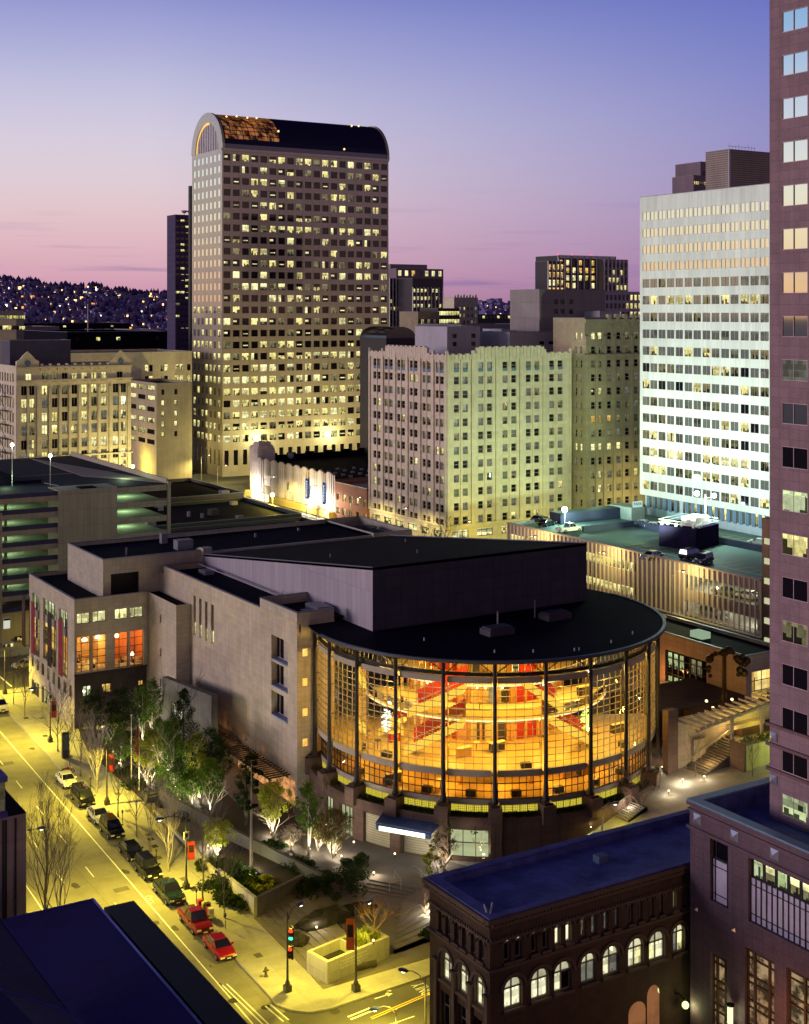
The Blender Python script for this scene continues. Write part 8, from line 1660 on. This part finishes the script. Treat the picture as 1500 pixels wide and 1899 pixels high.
for i, (px, py, c, lb, h) in enumerate(((371, 1693, (.5, .03, .03), 'red newspaper box, leftmost of the row', 1.35), (379, 1696, (.6, .5, .05), 'yellow newspaper box between red and dark ones', 1.25), (385, 1700, (.03, .03, .03), 'dark newspaper box in the middle of the row', 1.4), (388, 1703, (.4, .03, .03), 'dark red newspaper box beside the white one', 1.2), (391, 1707, (.65, .6, .45), 'white newspaper box at the right end of the row', 1.25))):
    p_ = G2(px, py); t = thing('newspaper_box', lb, 'newspaper box', p_, 'newspaper boxes'); m_ = P('box_paint_%d' % i, c, rough=.4); mb = MB(); mb.box(p_.x-.25, p_.x+.25, p_.y-.25, p_.y+.25, .45, .15+h, m_); mb.cyl(p_.x, p_.y, .15, .45, .12, m_dark, 8); mb.build('cabinet', t); mb = MB(); mb.box(p_.x-.19, p_.x+.19, p_.y-.27, p_.y-.25, .9, .05+h, m_dark if i < 4 else m_lav); mb.build('window', t)
p_ = G2(121, 1405); t = thing('information_pylon', 'dark upright information pylon on the pavement', 'sign pylon', p_); mb = MB(); mb.box(p_.x-.45, p_.x+.45, p_.y-.2, p_.y+.2, .15, 3.6, m_dark); mb.build('slab', t); mb = MB(); mb.box(p_.x-.35, p_.x+.35, p_.y-.21, p_.y-.2, 1.2, 3.3, P('pylon_panel', (.06, .09, .10))); mb.build('panel', t)
for i, (px, py, pt, lb) in enumerate(((243.5, 1456, 1328, 'bare white flagpole beside the yellow-green tree'), (258, 1468, 1335, 'flagpole carrying a furled dark red flag'))):
    p_ = G2(px, py); h = hgt(p_, pt); t = thing('flagpole', lb, 'flagpole', p_, 'flagpoles'); mb = MB(); mb.tube([p_, p_+Vector((0, 0, h))], [.09, .05], P('flagpole_white_%d' % i, (.6, .58, .5)), 8); mb.build('pole', t); mb = MB(); mb.ball((p_.x, p_.y, p_.z+h+.1), .12, m_wmar, 8); mb.build('finial', t)
    if i: mb = MB(); mb.tube([p_+Vector((-.25, 0, h-1)), p_+Vector((-.3, .1, h-3)), p_+Vector((-.2, 0, h-4.6))], [.1, .3, .12], P('furled_flag', (.2, .02, .04)), 8); mb.build('flag', t)
# ============================================================ CARS
m_tyre = P('tyre', (.012, .012, .012), rough=.9); m_rimc = P('wheel_rim', (.4, .4, .38), rough=.3, metal=.8); m_cgl = GLASSD('car_glass', (.01, .012, .01), .16); m_hl = P('headlamp', (.75, .75, .7), rough=.15, spec=.8); m_tl = P('tail_lamp', (.35, .01, .01), rough=.2); m_pla = P('number_plate', (.7, .7, .68)); m_trim = P('car_trim', (.015, .015, .015), rough=.5)
def paint(name, c, metal=.0): return P(name, c, rough=.13, metal=metal, noise=(2, .05), fine=0, spec=.25, coat=.25)
SHAPE = {'sedan': dict(L=4.8, W=1.82, st=[(-2.4, .62, .78), (-2.3, .85, .92), (-1.5, .96, .98), (.95, .98, .98), (1.9, .90, .95), (2.3, .74, .88), (2.4, .58, .74)], cab=(-1.75, -1.0, .25, 1.15, 1.42), wh=1.42),
         'suv': dict(L=4.7, W=1.88, st=[(-2.35, .75, .85), (-2.28, 1.0, .95), (-1.5, 1.12, 1), (1.0, 1.12, 1), (1.9, 1.05, .97), (2.28, .92, .9), (2.35, .7, .8)], cab=(-2.2, -2.0, .3, 1.05, 1.78), wh=1.4),
         'van': dict(L=5.0, W=1.95, st=[(-2.5, .75, .85), (-2.42, 1.0, .96), (-1.5, 1.1, 1), (1.3, 1.1, 1), (2.1, .95, .96), (2.45, .82, .88), (2.5, .6, .78)], cab=(-2.4, -2.2, .7, 1.75, 1.85), wh=1.55),
         'pickup': dict(L=5.4, W=1.92, st=[(-2.7, .7, .9), (-2.65, 1.02, .97), (-1.5, 1.04, 1), (1.2, 1.06, 1), (2.2, 1.02, .97), (2.62, .92, .92), (2.7, .65, .82)], cab=(-.75, -.5, .55, 1.2, 1.72), wh=1.65)}
def make_car(kind, m, lb, name='parked_car', cat='car', group='cars parked along the avenue kerb'):
    S_ = SHAPE[kind]; w = S_['W']/2; t = thing(name, lb, cat, (0, 0, 0), group); mb = MB(); vs = []; k = 10
    for x, zt, kw in S_['st']:
        ww = w*kw; zb = .28 if abs(x) < S_['L']/2-.15 else .38
        ring = [(-ww*.9, zb), (-ww, .45), (-ww, zt*.72), (-ww*.95, zt-.06), (-ww*.82, zt), (ww*.82, zt), (ww*.95, zt-.06), (ww, zt*.72), (ww, .45), (ww*.9, zb)]
        vs += [(x, y, z) for y, z in ring]
    n = len(S_['st']); fs = [(j*k+i, j*k+(i+1) % k, (j+1)*k+(i+1) % k, (j+1)*k+i) for j in range(n-1) for i in range(k)]+[tuple(range(k))[::-1], tuple(range((n-1)*k, n*k))]
    mb.mesh_(vs, [f[::-1] for f in fs], m)
    a, b, c, d, zr = S_['cab']; zb = max(s[1] for s in S_['st'])-.03; wb_, wr = w*.9, w*.68
    roof = [(b, -wr, zr), (c, -wr, zr), (c, wr, zr), (b, wr, zr)]; rb = [(b-.05, -wr-.04, zr-.05), (c+.06, -wr-.04, zr-.05), (c+.06, wr+.04, zr-.05), (b-.05, wr+.04, zr-.05)]
    mb.hexa(rb+[(x, y, zr+.02) for x, y, z in roof], m)
    base = [(a, -wb_, zb), (d, -wb_, zb), (d, wb_, zb), (a, wb_, zb)]
    for i in range(4): mb.tube([base[i], rb[i]], .045, m, 5)
    for x in ((a+.2*(c-a)+(b-a)*.5), (a+d)/2):
        for s in (-1, 1): mb.tube([(x, s*wb_*.99, zb), (x, s*(wr+.03), zr-.05)], .04, m, 4)
    if kind == 'pickup': mb.box(-2.55, -.85, -w*.8, w*.8, .72, 1.05, m_trim)
    mb.build('body', t)
    g_ = MB(); i_ = lambda p, o: (p[0], p[1], p[2])
    for i in range(4): j = (i+1) % 4; g_.face([base[i], base[j], rb[j], rb[i]], m_cgl)
    g_.build('window_glass', t)
    if kind in ('suv', 'van'): r_ = MB(); [r_.tube([(b+.1, s*wr*.85, zr+.06), (c-.1, s*wr*.85, zr+.06)], .03, m_trim, 4) for s in (-1, 1)]; r_.build('roof_rail', t)
    for sx in (1, -1):
        for sy in (-1, 1):
            x = S_['wh']*sx; mb = MB(); mb.tube([(x, sy*(w-.22), .33), (x, sy*(w+.01), .33)], .33, m_tyre, 14); o_ = mb.build('wheel', t); mb = MB(); mb.tube([(x, sy*(w-.05), .33), (x, sy*(w+.025), .33)], .19, m_rimc, 10); mb.build('rim', o_)
    xf = S_['L']/2; zf = S_['st'][-2][1]-.18
    for sy in (-1, 1):
        mb = MB(); mb.box(xf-.12, xf+.02, sy*w*.66-.2, sy*w*.66+.2, zf-.09, zf+.07, m_hl); mb.build('headlight', t)
        mb = MB(); mb.box(-xf-.02, -xf+.1, sy*w*.66-.17, sy*w*.66+.17, zf-.05, zf+.12, m_tl); mb.build('tail_light', t)
        mb = MB(); mb.box(d-.35, d-.2, sy*w-.02 if sy > 0 else -w-.16, sy*w+.16 if sy > 0 else -w+.02, zb+.02, zb+.16, m); mb.build('wing_mirror', t)
    mb = MB(); mb.box(xf-.05, xf+.025, -w*.35, w*.35, zf-.12, zf+.05, m_trim); mb.build('grille', t); mb = MB(); mb.box(xf-.02, xf+.05, -w*.86, w*.86, .36, .5, m_trim); mb.build('bumper', t); mb = MB(); mb.box(xf+.05, xf+.06, -.2, .2, .42, .54, m_pla); mb.build('number_plate', t)
    return t
P_c = {'red': paint('red_car_paint', (.30, .008, .014)), 'dred': paint('dark_red_car_paint', (.20, .01, .015)), 'green': paint('dark_teal_car_paint', (.006, .014, .02)), 'black': paint('black_car_paint', (.004, .004, .005)), 'black2': paint('black_green_car_paint', (.005, .006, .005)), 'silver': paint('silver_car_paint', (.42, .41, .42), .3), 'white': paint('white_car_paint', (.72, .70, .62)), 'dgrey': paint('dark_grey_car_paint', (.04, .04, .045)), 'olive': paint('olive_car_paint', (.16, .16, .10))}
CARS = {}
def park(kind, col, lb, loc, rz, group='cars parked along the avenue kerb', name='parked_car', cat='car', s=1):
    k = (kind, col)
    if k in CARS: r_ = copy_tree(CARS[k], loc, rz, lb); r_['group'] = group; return r_
    t = make_car(kind, P_c[col], lb, name, cat, group); CARS[k] = t; t.location = loc; t.rotation_euler = (0, 0, rz); return t
sv = math.radians(-90-1.96)
def kerb(px, py, L_): p = G(px, py, 0); y = p.y+L_/2; return Vector((cx(y)-.95, y, .01))
for kind, col, px, py, lb, nm, ct_ in (('sedan', 'red', 424, 1786, 'bright red sedan parked nearest the corner', 'parked_car', 'car'), ('pickup', 'dred', 384, 1737, 'dark red pickup truck parked behind the red sedan', 'pickup_truck', 'pickup truck'), ('pickup', 'green', 333, 1682, 'dark blue-green pickup truck under the red banner lamp post', 'pickup_truck', 'pickup truck'), ('suv', 'black', 288, 1636, 'black car parked directly behind the blue-green pickup', 'parked_car', 'car'), ('sedan', 'black2', 258, 1601, 'black saloon in the middle of the parked row', 'parked_car', 'car'), ('suv', 'black2', 224, 1559, 'black estate car parked in front of the silver sedan', 'parked_car', 'car'), ('sedan', 'silver', 190, 1533, 'silver sedan between two dark cars', 'parked_car', 'car'), ('van', 'black', 165, 1500, 'dark minivan with reflections on its long roof', 'parked_car', 'van'), ('sedan', 'white', 137, 1464, 'white car with a pale roof at the far end of the row', 'parked_car', 'car'), ('suv', 'white', 14, 1324, 'white van-like car parked at the far left edge', 'parked_car', 'car'), ('sedan', 'dgrey', -8, 1300, 'dark car cut off by the left edge behind the white one', 'parked_car', 'car')):
    park(kind, col, lb, kerb(px, py, SHAPE[kind]['L']), sv, name=nm, cat=ct_)
# cars on the garage roof and inside
DK = [('suv', 'white', 1190, 950, 10, ZD, 'white estate car by the white slab on the garage roof'), ('sedan', 'silver', 1196, 978, -80, ZD, 'silver car glinting beside the low blue deck wall'), ('sedan', 'white', 1217, 982, -80, ZD, 'white car half hidden by the dark cooling plant'), ('sedan', 'silver', 1208, 1037, 190, ZD, 'silver car at the roof edge left of the black van'), ('van', 'black', 1282, 1036, 10, ZD, 'black van on the garage roof'), ('suv', 'dgrey', 1304, 1046, 200, ZD, 'dark car beside the black van on the garage roof'), ('sedan', 'silver', 1410, 1012, 95, ZD, 'silver sedan at the right end of the garage roof'), ('sedan', 'dgrey', 1000, 968, 20, ZD, 'dark car at the far left end of the garage roof'), ('sedan', 'black', 1014, 975, 20, ZD, 'second dark car at the far left end of the garage roof'), ('pickup', 'white', 1056, 986, 0, ZD, 'white pickup truck near the starlike lamp on the roof')]
for kind, col, px, py, a, z, lb in DK:
    t = park(kind, col, lb, G(px, py, z)+Vector((0, 0, .01)), math.radians(a), group='cars on the garage roof deck', name='pickup_truck' if kind == 'pickup' else 'parked_car', cat='pickup truck' if kind == 'pickup' else 'car')
for kind, col, x, y, z, lb in (('sedan', 'olive', 160.8, YB+10.5, L1[0]-.25, 'olive sedan inside the upper lit parking level'), ('sedan', 'white', 161.8, YB+6, L1[0]-.25, 'white sedan inside the upper lit parking level'), ('suv', 'silver', 161, YB+13.5, L2[0]-.25, 'pale car inside the lower lit parking level')): park(kind, col, lb, Vector((x, y, z)), math.radians(-78), group='cars inside the lit parking levels')
for kind, col, x, y, a, lb in (('sedan', 'white', 66, 231.5, 180, 'pale car crossing the side street, front one'), ('sedan', 'silver', 70, 235.8, 180, 'pale car in the far lane of the side street')): park(kind, col, lb, Vector((x, y, gz(x)+.01)), math.radians(a), group='cars on the side street')
park('sedan', 'silver', 'small car on Third Avenue under the ribbed shop canopy', Vector((152.5, 300, gz(152.5)+.02)), math.radians(90), group='cars on the far avenue')
# motorcycle
p_ = G(124, 1436, .01); t = thing('motorcycle', 'small red motorcycle parked behind the white car', 'motorcycle', p_); 
for k, dx in enumerate((-.7, .7)):
    mb = MB(); n = 12; vs = []; 
    mb.tube([(p_.x+dx+.31*math.cos(6.283*i/n), p_.y, p_.z+.33+.31*math.sin(6.283*i/n)) for i in range(n+1)], .055, m_tyre, 5, cap=False); mb.tube([(p_.x+dx, p_.y-.05, p_.z+.33), (p_.x+dx, p_.y+.05, p_.z+.33)], .14, m_rimc, 8); mb.build('wheel', t)
mb = MB(); mb.ball((p_.x+.12, p_.y, p_.z+.78), .24, P_c['red'], 8, .7); mb.tube([(p_.x-.7, p_.y, p_.z+.35), (p_.x, p_.y, p_.z+.45), (p_.x+.45, p_.y, p_.z+.8), (p_.x+.7, p_.y, p_.z+.35)], .05, P_c['red'], 6); mb.box(p_.x-.1, p_.x+.25, p_.y-.13, p_.y+.13, p_.z+.3, p_.z+.55, m_rimc); mb.build('frame', t)
mb = MB(); mb.box(p_.x-.65, p_.x-.05, p_.y-.12, p_.y+.12, p_.z+.74, p_.z+.84, m_trim); mb.build('saddle', t); mb = MB(); mb.tube([(p_.x+.42, p_.y-.35, p_.z+1.0), (p_.x+.5, p_.y, p_.z+1.02), (p_.x+.42, p_.y+.35, p_.z+1.0)], .03, m_dark, 5); mb.build('handlebar', t); mb = MB(); mb.ball((p_.x+.62, p_.y, p_.z+.88), .1, m_hl, 8); mb.build('headlight', t)
